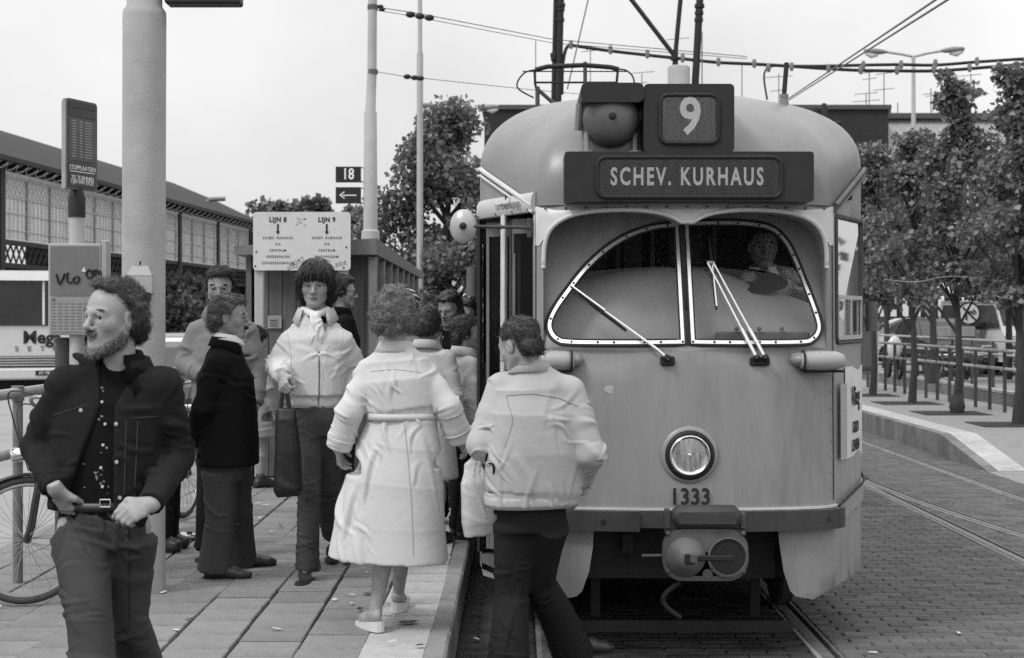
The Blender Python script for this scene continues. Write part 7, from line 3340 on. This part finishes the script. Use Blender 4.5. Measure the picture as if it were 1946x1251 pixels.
hair(t, H, H_DARK, [((0, -.018, .060), (.092, .104, .084)), ((0, .045, .070), (.082, .062, .052)), ((.070, -.01, .0), (.034, .052, .085)), ((-.070, -.01, .0), (.034, .052, .085)), ((0, -.075, -.03), (.085, .045, .09)), ((.055, -.035, -.08), (.035, .04, .04)), ((-.055, -.035, -.08), (.035, .04, .04))],
     lambda q: np.maximum(np.minimum(np.minimum(q[:, 1] - .018, .024 + .25 * np.abs(q[:, 0]) - q[:, 2]), .064 - np.abs(q[:, 0]) + .0 * q[:, 2]), -.125 - q[:, 2]),
     (.004, 45), 3800, 'comb', .075, flow=lambda q: np.stack([q[:, 0] * 7, .5 * np.where(q[:, 1] > 0, 1, -1) * np.clip(q[:, 2] * 14, 0, 1), -np.clip(1.1 - q[:, 2] * 6, .2, 1.2)], 1), lift=.08, seed=13, width=.0013, stretch=(1.6, 1.2, .3))
brows(t, H, H_DARK, 4, 1.2)


def carve4(V):
    z0, z1 = P(0, 585, 8.3).z, P(0, 676, 8.3).z
    mx = P(606, 0, 8.3).x

    def fn(X, Y, Z):
        hw = .060 * np.clip((Z - z1) / (z0 - z1), 0, 1.3)
        return np.maximum(np.abs(X - mx) - hw, Y - 8.37) + 0 * Z
    V.field((-1.5, 8.0, z1), (-.8, 8.4, z0 + .15), fn, True, .006)


stj = [(P(599, 772, 8.42), .158, .112), (P(599, 757, 8.42), .158, .114), (P(599, 745, 8.42), .180, .135), (P(600, 690, 8.42), .194, .140), (P(600, 650, 8.42), .192, .125), (P(600, 622, 8.43), .140, .095), (P(600, 598, 8.44), .078, .075)]
jo = top(t, J, C_LIGHTJ, stj, (.090, .082, .070, .050), 14, .007, [(P(600, 720, 8.25), .18, (.3, 0, 1), .08, .012), (P(560, 680, 8.25), .1, (.8, 0, .7), .06, .009), (P(640, 680, 8.25), .1, (-.8, 0, .7), .06, .009), (P(600, 760, 8.25), .16, (1, 0, 0), .035, .006)], 'zip_jacket', carve4, shoulder=.072, sl_fold=.015)
collar(t, J, H, C_LIGHTJ, 'jacket_collar', (.088, .082), .060, .058, .70, 0, P(600, 602, 8.43), 0, .007, .035, out=.014)
ringband(t, [(P(599, 774, 8.42), .154, .108), (P(599, 756, 8.42), .158, .114)], (1, 0, 0), C_LIGHTJ, 'hem_band', .003)
seam(t, jo, [P(606, 678, 8.2), P(607, 720, 8.2), P(605, 770, 8.25)], mat('zip_metal', .16, .4), .0042, name='zip')
for px in (546, 653):
    seam(t, jo, [P(px, 628, 8.3), P(px + (8 if px < 600 else -8), 680, 8.25), P(px + (4 if px < 600 else -4), 730, 8.28)], C_SEAM, .002)
V = Vol(V3(P(602, 630, 8.3)) - .22, V3(P(602, 630, 8.3)) + .22, .006)
V.cone(P(578, 590, 8.40), P(600, 600, 8.325), .022, .022, .015)
V.cone(P(622, 590, 8.40), P(600, 600, 8.325), .022, .022, .015)
V.cone(P(578, 590, 8.42), P(600, 588, 8.48), .024, .024, .015)
V.cone(P(622, 590, 8.42), P(600, 588, 8.48), .024, .024, .015)
V.loft([(P(604, 668, 8.33), .034, .026), (P(602, 640, 8.315), .052, .030), (P(601, 615, 8.315), .040, .026), (P(600, 600, 8.32), .022, .022)], (1, 0, 0), .012, 2.3, kk=.012)
cloth('scarf', V, C_WHITE, t, [(P(602, 625, 8.28), .12, (1, 0, .1), .028, .009)], 3)
V = Vol(V3(P(600, 640, 8.4)) - .22, V3(P(600, 640, 8.4)) + .22, .010)
V.loft([(P(602, 690, 8.40), .09, .05), (P(601, 640, 8.38), .10, .045), (P(600, 600, 8.41), .066, .06)], (1, 0, 0), 0, 2.2)
cloth('shirt', V, C_SHIRT, t)
tro = trousers(t, J, C_JEANS2, (.148, .108), .084, .062, .064, 15, .0085, P(0, 762, 8.42).z, folds=[(P(585, 945, 8.25), .09, (.1, 0, 1), .035, .014), (P(584, 1050, 8.25), .08, (.1, 0, 1), .035, .012)])
seam(t, tro, [P(570, 800, 8.3), P(577, 880, 8.25), P(575, 930, 8.25)], cloth_mat('jeans_thread', .12), .002)
shoe(t, J['aR'], (-.08, -1), mat('boot_suede', .05, .7, .3, 12), PZ, .27, .03)
shoe(t, J['aL'], (.1, -1), MATS['boot_suede'], PZ + .02, .27, .03)
bk = thing('black_bag', 'long black shopping bag hanging from the young man\'s hand', 'bag', P(545, 760, 8.15))
V = Vol(V3(P(548, 860, 8.15)) - .34, V3(P(548, 860, 8.15)) + .34, .009)
V.loft([(P(549, 943, 8.15), .070, .03), (P(548, 930, 8.15), .084, .05), (P(547, 860, 8.15), .074, .05), (P(544, 800, 8.15), .060, .036), (P(543, 776, 8.15), .054, .018)], (1, 0, 0), 0, 2.6)
cloth('bag_body', V, mat('black_vinyl', .008, .4, .2, 8, spec=.5), bk, [(P(548, 910, 8.1), .12, (.3, 0, 1), .12, .004)], 2)
g = MB()
for x in (533, 551):
    g.tube([P(x, 780, 8.15), P((x + 541) / 2, 750, 8.15), P(540, 728, 8.15)], [.012, .012, .010], 6, flat=.4)
g.build('handle', MATS['black_vinyl'], bk, 60)

# ---------------------------------------------------------------- 5 stocky man in a black jacket, in profile
r = Vector((-1.72, 8.45, PZ))
t = person('stocky grey-haired man in black jacket and wide grey trousers standing in profile', r)
J = auto(r, 1.66, (.95, .22))
J.update(neck=P(432, 652, 8.47), chest=P(428, 730, 8.47), waist=P(432, 815, 8.47), pelvis=P(432, 870, 8.47),
         sR=P(412, 682, 8.27), sL=P(440, 682, 8.66), eR=P(385, 775, 8.25), wR=P(370, 842, 8.40), pR=P(363, 868, 8.48), eL=P(420, 775, 8.75), wL=P(450, 850, 8.75), pL=P(455, 885, 8.75),
         hR=P(418, 885, 8.38), hL=P(440, 880, 8.58), kR=P(420, 985, 8.40), kL=P(452, 975, 8.66), aR=P(408, 1072, 8.42), aL=P(456, 1058, 8.78))
J['tR'], J['tL'] = Vector((.97, -.1, 0)), Vector((.95, .3, 0))
H = Head(P(438, 602, 8.45), (.97, -.02, -.08), (.06, 0, 1), .236)
body(J, t, H, SKIN_D, curl={'R': (.5, .6, .6, .7), 'L': (.4, .4, .5, .5)}, nose=1.1)
hair(t, H, H_PEPPER, [((0, -.024, .048), (.086, .104, .086)), ((0, -.078, -.02), (.076, .052, .075)), ((.062, -.02, .0), (.028, .036, .055)), ((-.062, -.02, .0), (.028, .036, .055)), ((0, .03, .088), (.062, .058, .036))],
     lambda q: np.maximum(np.maximum(np.minimum(q[:, 1] - .022 - .55 * np.maximum(0, q[:, 2] - .03), .088 - q[:, 2]), -.105 - q[:, 2]), np.minimum(np.minimum(q[:, 1] + .036, .016 - q[:, 2]), np.minimum(np.abs(q[:, 0]) - .055, q[:, 2] + .06))),
     (.008, 36), 3400, 'comb', .05, flow=lambda q: np.stack([q[:, 0] * 3, -np.ones(len(q)) + 3 * np.maximum(0, q[:, 2] - .05), -.4 - 4 * np.maximum(0, -.03 - q[:, 1])], 1), lift=.14, seed=17, width=.0015, stretch=(1.2, .5, .8))
hair(t, H, H_DARK, [((0, .094, -.055), (.022, .010, .006))], None, (.002, 120), 260, 'comb', .014, flow=(0, .4, -1), lift=.25, name='moustache', seed=18, width=.001, res=.004)
brows(t, H, H_DARK, 5, 1.4)
stj = [(P(434, 882, 8.47), .225, .178), (P(433, 840, 8.47), .222, .180), (P(430, 780, 8.47), .215, .178), (P(428, 720, 8.47), .215, .165), (P(428, 682, 8.47), .19, .115), (P(433, 652, 8.47), .082, .080)]
jo = top(t, J, C_SUIT, stj, (.086, .074, .062, .054), 18, .009, [(P(420, 780, 8.2), .2, (.5, 0, 1), .09, .012)], 'jacket', shoulder=.078, sl_fold=.015)
collar(t, J, H, C_WHITE, 'shirt_collar', (.066, .066), .052, .030, .4, 0, P(434, 652, 8.46), .006, .005, .03, out=.006)
collar(t, J, H, C_SUIT, 'jacket_collar', (.078, .076), .040, .05, .9, 0, P(432, 654, 8.46), 0, .008, .05, out=.012)
trousers(t, J, C_GREYT, (.180, .150), .104, .088, .096, 19, .009, P(0, 868, 8.47).z, folds=[(P(405, 960, 8.3), .2, (1, 0, .12), .09, .006)], hgt=.045, brk=.4)
shoe(t, J['aR'], J['tR'], M_SHOE, PZ, .28)
shoe(t, J['aL'], J['tL'], M_SHOE, PZ, .28)

# ---------------------------------------------------------------- 6 tall man with a moustache behind him
r = Vector((-1.85, 9.15, PZ))
t = person('tall dark-haired man with moustache in light grey jacket behind the stocky man', r)
J = auto(r, 1.84, (.10, -1))
J.update(neck=P(420, 590, 9.17), sR=P(372, 622, 9.15), sL=P(474, 622, 9.17), eR=P(355, 690, 9.15), wR=P(385, 715, 8.98), pR=P(410, 722, 8.92), eL=P(487, 705, 9.15), wL=P(486, 770, 9.05), pL=P(485, 800, 9.0))
H = Head(P(418, 547, 9.12), (.12, -1, -.12), h=.240)
body(J, t, H, SKIN_D, curl={'R': (.6, .7, .7, .8), 'L': (.4, .4, .5, .5)}, nose=1.0)
hair(t, H, H_DARK, [((0, -.022, .054), (.084, .102, .084)), ((0, .035, .088), (.066, .055, .036)), ((.066, -.01, .01), (.024, .04, .05)), ((-.066, -.01, .01), (.024, .04, .05)), ((0, -.075, -.03), (.075, .045, .075))],
     cutter_head(top=.080, temple=.016, neckline=-.09, slope=.3), (.004, 50), 2400, 'comb', .05, flow=lambda q: np.stack([1 + q[:, 0] * 2, -.3 + 0 * q[:, 0], -.5 - 2 * np.maximum(0, -.02 - q[:, 1])], 1), lift=.10, seed=21, width=.0013)
hair(t, H, H_DARK, [((0, .094, -.0555), (.032, .012, .0095))], None, (.002, 120), 350, 'comb', .016, flow=(0, .4, -1), lift=.25, name='moustache', seed=22, width=.001, res=.004)
brows(t, H, H_DARK, 6, 1.3)
a = J['at']
stj = [(a(0, .01, .45), .20, .15), (a(0, .01, .55), .200, .15), (a(0, .01, .68), .205, .145), (P(422, 650, 9.17), .205, .13), (P(421, 622, 9.18), .165, .10), (P(420, 595, 9.18), .078, .075)]
jo = top(t, J, C_MIDJ, stj, (.088, .080, .068, .052), 23, .010, [(P(425, 670, 9.0), .16, (1, 0, .3), .08, .010)], 'jacket', shoulder=.072, sl_fold=.018)
collar(t, J, H, C_MIDJ, 'jacket_collar', (.080, .078), .046, .05, .6, 0, P(420, 594, 9.18), 0, .007, .05)
trousers(t, J, C_DARKT, seed=24, res=.014)
for q in 'LR':
    shoe(t, J['a' + q], J['t' + q], M_SHOE, PZ, res=.010)


# ---------------------------------------------------------------- people farther back, built the same way
def back_person(label, root, h, f, hf, skin, hcol, top_m, leg_m, long=None, hblobs=None, hcut=None, hstyle='comb', seed=30, tilt=0.0, hat=None, glasses=False, arms=None, dark_front=False, bare=False, skirt=None, shirt=None):
    t = person(label, root)
    J = auto(root, h, f)
    if arms:
        J.update({k: (J['at'](*v) if isinstance(v, tuple) else v) for k, v in arms.items()})
    H = Head(J['head'], hf, h=.232 * min(1.05, max(.92, h / 1.72)))
    body(J, t, H, skin, fine=True, res=.024)
    hb = hblobs or [((0, -.022, .052), (.086, .102, .086)), ((0, .03, .088), (.066, .06, .036)), ((.066, -.01, .01), (.024, .04, .055)), ((-.066, -.01, .01), (.024, .04, .055)), ((0, -.075, -.03), (.075, .045, .075))]
    hair(t, H, hcol, hb, hcut or cutter_head(top=.080, temple=.016, neckline=-.09, slope=.3), (.006, 45), 1500, hstyle, .045, flow=(0, -.6, -.6), lift=.16, seed=seed, width=.0018, res=.008)
    a = J['at']
    s = J['s']
    if long:
        st = [(a(0, 0, long), .235, .19), (a(0, 0, (long + .6) / 2), .21, .165), (a(0, 0, .60), .185, .14), (a(0, 0, .72), .195, .14), (a(0, -.005, .80), .165, .105), (a(0, -.01, .835), .078, .075)]
    else:
        st = [(a(0, 0, .47), .19, .14), (a(0, 0, .58), .19, .14), (a(0, 0, .71), .20, .14), (a(0, -.005, .79), .175, .11), (a(0, -.01, .835), .078, .075)]

    def cv(V):
        c = a(0, .0, .85)
        fv = J['f']
        lv = J['l']

        def fn(X, Y, Z):
            u = (X - c.x) * lv.x + (Y - c.y) * lv.y
            w = (X - c.x) * fv.x + (Y - c.y) * fv.y
            return np.maximum(np.abs(u) - .045 - .02 * (c.z - Z), .02 - w)
        V.field((c.x - .3, c.y - .3, c.z - .6), (c.x + .3, c.y + .3, c.z + .2), fn, True, .006)
    top(t, J, top_m, [(c, w * s, d * s) for c, w, d in st], (.082, .072, .062, .052), seed, .012, [(a(0, .1, .65), .2, Vector((0, 0, 1)) + J['l'], .09, .010)] + ([(a(0, 0, .4), .35, J['l'], .1, .014)] if long else []), 'coat' if long else 'jacket', cv if dark_front else None, sl_fold=.014)
    if dark_front:
        V = Vol(V3(a(0, 0, .65)) - .4, V3(a(0, 0, .65)) + .4, .014)
        V.loft([(a(0, 0, .48), .15 * s, .10 * s), (a(0, 0, .7), .155 * s, .115 * s), (a(0, -.01, .835), .06 * s, .066 * s)], J['l'], 0, 2.2)
        cloth('shirt', V, shirt or C_SHIRT, t)
    collar(t, J, H, top_m, 'collar', (.078 * s, .076 * s), .044, .05, .6, 0, J['neck'], .0, .007, .04)
    if leg_m:
        trousers(t, J, leg_m, seed=seed + 1, res=.015)
    if skirt:
        V = Vol(V3(a(0, 0, .42)) - .5, V3(a(0, 0, .42)) + .5, .014)
        V.loft([(a(0, 0, skirt), .22 * s, .18 * s), (a(0, 0, .5), .18 * s, .14 * s), (a(0, 0, .6), .15 * s, .11 * s)], J['l'], 0, 2.2)
        cloth('skirt', V, C_WHITE, t, [(a(0, 0, .4), .3, J['l'], .09, .014)], seed)
    for q in 'LR':
        shoe(t, J['a' + q], J['t' + q], M_SHOE, root[2], .25 * s, .02, res=.011)
    if hat:
        V = Vol(V3(H(0, -.02, .06)) - .16, V3(H(0, -.02, .06)) + .16, .008)
        V.ell(H(0, -.02, .06), (.096, .115, .092), H.F, 0)
        V.cut(H(0, -.02, .025), H.u * -1)
        v, f_ = V.surf()
        v = relax(v, f_, 2)
        o = part('knitted_cap', v, f_, [M_BLACK, C_WHITE], t)
        q = H.loc(v[f_].mean(1))
        o.data.polygons.foreach_set('material_index', ((np.floor((q[:, 2] + .3 * q[:, 1]) / .014) % 3) == 0).astype(np.int32))
    if glasses:
        g = MB()
        for sd in (-1, 1):
            g.tube([H(sd * .033 + .022 * math.cos(k * .45), .094, .0 + .019 * math.sin(k * .45)) for k in range(14)], .0022, 5, closed=True)
            g.tube([H(sd * .055, .092, .004), H(sd * .078, .03, .006), H(sd * .078, -.01, .004)], .002, 5)
        g.tube([H(-.011, .098, .003), H(.011, .098, .003)], .002, 5)
        g.build('glasses', M_BLACK, t, 60)
    return t, J, H


curly = [((0, -.03, .05), (.094, .104, .088)), ((0, -.07, -.01), (.094, .066, .08)), ((.07, -.02, .0), (.034, .055, .065)), ((-.07, -.02, .0), (.034, .055, .065))]
back_person('woman with dark curly hair in a pale coat, mostly behind the trench-coat woman', (-.60, 9.7, PZ), 1.58, (.35, 1), (.5, .85, -.1), SKIN_L, H_BROWN, C_COAT, None, .28, curly, cutter_head(neckline=-.09), 'curl', 31)
back_person('dark-haired man in an open grey jacket facing us beside the tram door', (-.485, 10.6, PZ), 1.70, (-.3, -1), (-.45, -.9, -.25), SKIN_D, H_DARK, C_MIDJ, C_DARKT, None, None, None, 'comb', 33, dark_front=True)
back_person('dark-haired person half hidden behind the man in the open grey jacket', (-.40, 11.6, PZ), 1.66, (-.3, -1), (-.2, -1, -.1), SKIN_D, H_DARK, C_DARKT, C_DARKT, None, None, None, 'comb', 35)
back_person('person in a striped knitted cap behind the curly-haired women', (-.80, 10.5, PZ), 1.70, (.3, 1), (.4, .9, 0), SKIN_L, H_DARK, C_MIDJ, C_DARKT, None, None, None, 'comb', 37, hat=True)
back_person('dark-haired man with glasses in profile under the line board', (-1.44, 11.8, PZ), 1.86, (.9, .45), (.9, .3, -.05), SKIN_L, H_DARK, C_SUIT, C_DARKT, None, None, None, 'comb', 39, glasses=True)
back_person('woman in a pale skirt hidden behind the young man, her legs showing', (-1.50, 10.75, PZ), 1.52, (.2, 1), (.2, 1, 0), SKIN_L, H_BROWN, C_MIDJ, None, None, curly, None, 'curl', 41, skirt=.26)
back_person('short dark-haired woman in a long grey coat and boots beside the shelter boards', (-2.33, 12.9, PZ), 1.40, (.6, .8), (.75, .4, -.5), SKIN_L, H_DARK, cloth_mat('grey_coat_wool', .30, .95), None, .32, curly, None, 'curl', 43)
back_person('person in a pale jacket boarding at the tram door', (-.36, 10.0, PZ), 1.52, (1, .35), (1, .2, 0), SKIN_L, H_BROWN, C_LIGHTJ, C_DARKT, None, None, None, 'comb', 45)
back_person('child in dark trousers standing by the bicycles behind the bearded man', (-2.27, 9.45, PZ), 1.10, (1, -.1), (1, -.1, 0), SKIN_L, H_BROWN, C_MIDJ, C_DARKT, None, None, None, 'comb', 47)

# ---------------------------------------------------------------- tram driver at the controls
r = Vector((TX + .545, TY + 1.08, .73))
t = person('tram driver in white shirt and dark tie seated behind the windscreen', r)
hc_ = P(1450, 468, TY + 1.04)
J = auto((hc_.x, TY + 1.05, hc_.z - .928 * 1.75), 1.75, (-.05, -1))
J['s'] = 1.0
a = J['at']
J.update(sL=a(.19, 0, .80), sR=a(-.19, 0, .80), eR=P(1372, 560, TY + .92), wR=P(1400, 545, TY + .66), pR=P(1418, 530, TY + .60), eL=P(1535, 560, TY + .95), wL=P(1520, 535, TY + .64), pL=P(1508, 522, TY + .60),
         hL=a(.09, .02, .49), hR=a(-.09, .02, .49), kL=a(.12, .42, .46), kR=a(-.12, .42, .46), aL=a(.12, .45, .22), aR=a(-.12, .45, .22))
H = Head(hc_, (-.03, -1, -.10), h=.235)
body(J, t, H, SKIN_D, curl={'R': (.9, .9, 1, 1), 'L': (.9, .9, 1, 1)})
hair(t, H, H_DARK, [((0, -.022, .054), (.084, .102, .084)), ((0, .035, .088), (.066, .055, .036)), ((0, -.075, -.03), (.075, .045, .075))], cutter_head(top=.085, temple=.012, neckline=-.08), (.004, 50), 1200, 'comb', .04, flow=(0, -1, -.3), lift=.08, seed=51)
brows(t, H, H_DARK, 7)
top(t, J, mat('uniform_shirt', .8, .85, .05), [(a(0, 0, .50), .18, .13), (a(0, 0, .62), .175, .13), (a(0, 0, .74), .18, .12), (a(0, 0, .80), .15, .09), (a(0, -.01, .835), .07, .068)], (.076, .068, .055, .05), 52, .011, name='shirt')
collar(t, J, H, MATS['uniform_shirt'], 'shirt_collar', (.066, .066), .046, .05, .35, 0, J['neck'], 0, .005, .06, out=.008)
g = MB()
n0 = a(0, .085, .825)
g.prism([n0 + Vector((-.022, 0, 0)), n0 + Vector((.022, 0, 0)), n0 + Vector((.014, -.006, -.035)), n0 + Vector((.042, -.055, -.30)), n0 + Vector((0, -.055, -.34)), n0 + Vector((-.042, -.055, -.30)), n0 + Vector((-.014, -.006, -.035))], (0, -.008, 0))
g.build('tie', C_SUIT, t)
trousers(t, J, C_DARKT, seed=53, res=.016)
for q in 'LR':
    shoe(t, J['a' + q], (0, -1), M_SHOE, J['a' + q].z - .09, res=.011)
# ================================================================ BICYCLES, LITTER
M_TYRE = mat('tyre_rubber', .05, .85, .3, 20)
M_BIKE = mat('bicycle_enamel', .02, .3, .2, 10, spec=.5)
M_SPOKE = mat('spoke_steel', .30, .35, .1, 10, metal=.5)


def bicycle(label, hub_at, fwd, steer):
    R_ = .335
    ht, hb, fh = Vector((.93, 0, .88)), Vector((.975, 0, .70)), Vector((1.09, 0, .34))
    rh, bb, seat = Vector((0, 0, .34)), Vector((.46, 0, .29)), Vector((.29, 0, .84))
    ax = (ht - hb).normalized()
    SM = Matrix.Translation(ht) @ Matrix.Rotation(steer, 4, ax) @ Matrix.Translation(-ht)
    rz = math.atan2(fwd[1], fwd[0])
    RM = Matrix.Rotation(rz, 4, 'Z')
    h2 = RM @ (SM @ fh)
    root = Vector((hub_at[0] - h2.x, hub_at[1] - h2.y, PZ))
    t = thing('bicycle', label, 'bicycle', root, 'bicycles leaning by the railing')
    W = Matrix.Translation(root) @ RM

    def out(g, name, m, par=t, M=None, sm=60):
        me = g.mesh(name)
        me.transform(W @ (M or Matrix()))
        return link(name, me, m, par, True, sm)
    for c, M in ((rh, None), (fh, SM)):
        g = MB()
        n = 44
        g.tube([c + Vector((math.cos(2 * math.pi * k / n), 0, math.sin(2 * math.pi * k / n))) * (R_ - .017) for k in range(n)], .019, 8, closed=True)
        wh = out(g, 'wheel', M_TYRE, t, M)
        g = MB()
        g.tube([c + Vector((math.cos(2 * math.pi * k / n), 0, math.sin(2 * math.pi * k / n))) * (R_ - .04) for k in range(n)], .011, 6, closed=True)
        out(g, 'rim', M_SPOKE, wh, M)
        g = MB()
        for k in range(36):
            a = 2 * math.pi * k / 36
            a2 = a + (.35 if k % 4 < 2 else -.35)
            y = .03 if k % 2 else -.03
            g.tube([c + Vector((math.cos(a2) * .03, y, math.sin(a2) * .03)), c + Vector((math.cos(a), 0, math.sin(a))) * (R_ - .045)], .0016, 3, False)
        o = out(g, 'spokes', M_SPOKE, wh, M)
        o['kind'] = 'stuff'
        g = MB()
        g.tube([c + Vector((0, -.055, 0)), c + Vector((0, -.03, 0)), c + Vector((0, .03, 0)), c + Vector((0, .055, 0))], [.012, .02, .02, .012], 10)
        out(g, 'hub', M_BIKE, wh, M)
        g = MB()         # mudguard as a curved strip
        a0, a1 = (.15, 2.75) if c is rh else (.30, 2.4)
        vs, fs = [], []
        m = 22
        for k in range(m + 1):
            a = a0 + (a1 - a0) * k / m
            if c is fh:
                a = math.pi - a + .35
            for y, dr in ((-.028, -.012), (-.016, .002), (0, .006), (.016, .002), (.028, -.012)):
                vs.append(c + Vector((math.cos(a), 0, math.sin(a))) * (R_ + .018 + dr) + Vector((0, y, 0)))
        for k in range(m):
            for j in range(4):
                fs.append((k * 5 + j, k * 5 + j + 1, k * 5 + 6 + j, k * 5 + 5 + j))
        g.add(vs, fs)
        out(g, 'mudguard', M_BIKE, t, M)
    g = MB()
    for a, b, r in ((hb.lerp(ht, .6), bb.lerp(seat, .72), .015), (hb, bb, .016), (bb, seat, .015), (ht, hb, .019)):
        g.tube([a, b], r, 10)
    for y in (-.05, .05):
        g.tube([bb + Vector((0, y * .5, 0)), rh + Vector((0, y, 0))], .010, 8)
        g.tube([seat - Vector((-.03, 0, .12)), rh + Vector((0, y, 0))], .008, 8)
    out(g, 'frame', M_BIKE)
    g = MB()
    for y in (-.048, .048):
        g.tube(catmull([hb + Vector((0, y * .7, 0)), hb.lerp(fh, .5) + Vector((-.005, y, 0)), hb.lerp(fh, .85) + Vector((-.012, y, .01)), fh + Vector((0, y, 0))], 5), .012, 8)
    out(g, 'fork', M_BIKE, t, SM)
    g = MB()
    s = ht + Vector((-.02, 0, .13))
    g.tube([ht, s], .013, 8)
    for y in (-1, 1):
        g.tube(catmull([s, s + Vector((.05, y * .12, .03)), s + Vector((.02, y * .25, .04)), s + Vector((-.12, y * .29, .0)), s + Vector((-.22, y * .30, -.02))], 5), .011, 8)
    hbar = out(g, 'handlebar', M_SPOKE, t, SM)
    g = MB()
    for y in (-1, 1):
        g.tube([s + Vector((-.13, y * .29, .0)), s + Vector((-.23, y * .30, -.02))], .017, 10)
    for y in (-1, 1):
        g.tube(catmull([s + Vector((-.08, y * .27, .0)), s + Vector((.14, y * .20, .10)), s + Vector((.17, y * .06, -.02)), hb + Vector((.06, y * .03, .0))], 6), .004, 5)
    out(g, 'brake_cable', M_BLACK, hbar, SM)
    g = MB()
    l = hb + Vector((.10, 0, .10))
    g.tube([l + Vector((-.07, 0, 0)), l + Vector((-.03, 0, 0)), l + Vector((.035, 0, 0)), l + Vector((.045, 0, 0))], [.012, .036, .042, .036], 14)
    hl_ = out(g, 'headlight', M_CHROME, t, SM)
    g = MB()
    g.box(seat + Vector((0, 0, .045)), (.25, .17, .06), bev=.025)
    g.box(seat + Vector((.14, 0, .05)), (.12, .06, .045), bev=.02)
    out(g, 'saddle', M_SHOE)
    for sd in (-1, 1):
        g = MB()
        q = bb + Vector((.10 * sd, .075 * sd, -.13 * sd))
        g.tube([bb + Vector((0, .06 * sd, 0)), q], .010, 8)
        out(g, 'crank', M_SPOKE)
        g = MB()
        g.box(q + Vector((0, .055 * sd, 0)), (.10, .085, .026), bev=.006)
        out(g, 'pedal', M_BLACK)
    g = MB()
    g.prism([bb + Vector((x, -.055, z)) for x, z in ((.10, .09), (.12, 0), (.08, -.08), (0, -.10), (-.46, .0), (-.48, .06), (-.44, .10), (0, .10))], (0, .012, 0))
    out(g, 'chain_case', M_BIKE, t, None, 30)
    return t


hub = P(51, 1028, 7.7)
bicycle('black bicycle at the left edge with its front wheel turned sideways by the railing', (hub.x, 7.7), (-.25, -.97), R(-68))
hub = P(350, 900, 10.9)
bicycle('second black bicycle seen end-on between the bearded man and the stocky man', (hub.x, 10.9), (.16, 1.0), R(0))
lt = thing('paper_litter', 'crumpled white paper lying on the tiles behind the stocky man', 'litter', P(357, 1020, 10.0))
c = Vector((P(357, 1000, 10.0).x, 9.95, PZ + .004))
g = MB()
vs, fs = [], []
rr = random.Random(3)
for i in range(7):
    for j in range(4):
        vs.append(c + Vector(((i - 3) * .035 + rr.uniform(-.008, .008), (j - 1.5) * .04 + rr.uniform(-.01, .01), .004 + rr.uniform(0, .03))))
for i in range(6):
    for j in range(3):
        fs.append((i * 4 + j, i * 4 + j + 1, i * 4 + 5 + j, i * 4 + 4 + j))
g.add(vs, fs)
o = g.build('sheet', M_WPAINT, lt, 20)
g = MB()
g.box(c + Vector((.03, -.03, .035)), (.035, .012, .02))
g.box(c + Vector((-.05, -.03, .03)), (.03, .012, .02))
g.build('print', M_INK, lt)

# small scraps, cigarette ends and dry leaves on the platform and in the gutter
rr = random.Random(9)
g = MB()
for k in range(90):
    if k < 60:
        x, y, z = rr.uniform(-2.8, -.45), rr.uniform(6.6, 13), PZ + .012
    else:
        x, y, z = rr.choice((rr.uniform(-.28, -.2), rr.uniform(1.7, 3.4), rr.uniform(5.0, 5.25))), rr.uniform(7.4, 14), .014
    a, L, w = rr.uniform(0, 6.28), rr.uniform(.008, .028), rr.uniform(.004, .013)
    q = Matrix.Rotation(a, 3, 'Z')
    g.add([Vector((x, y, z)) + q @ Vector(p) for p in ((-L, -w, 0), (L, -w, .003), (L, w, .006), (-L, w, .001))], [(0, 1, 2, 3)], rr.choice((0, 0, 1)))
tag(g.build('litter', [M_SIGNW, M_DIRT], None), kind='stuff')
st_ = mat('damp_stain', .07, .6, .3, 12)
for k, (px, py, L, w) in enumerate(((776, 1185, .05, .014), (798, 1229, .02, .007), (700, 1130, .03, .01))):
    d = 1.53 * 2750 / (py - 600)
    c = P(px, py, d)
    lp = [(c.x + L * math.cos(t) + .004 * math.sin(5 * t), c.y + 2.4 * w * math.sin(t) + .3 * L * math.cos(t), PZ + .0095) for t in np.linspace(0, 6.28, 19)[:-1]]
    g = MB()
    g.add(lp, [tuple(range(18))])
    tag(g.build('paving_stain', st_, platform), kind='stuff')
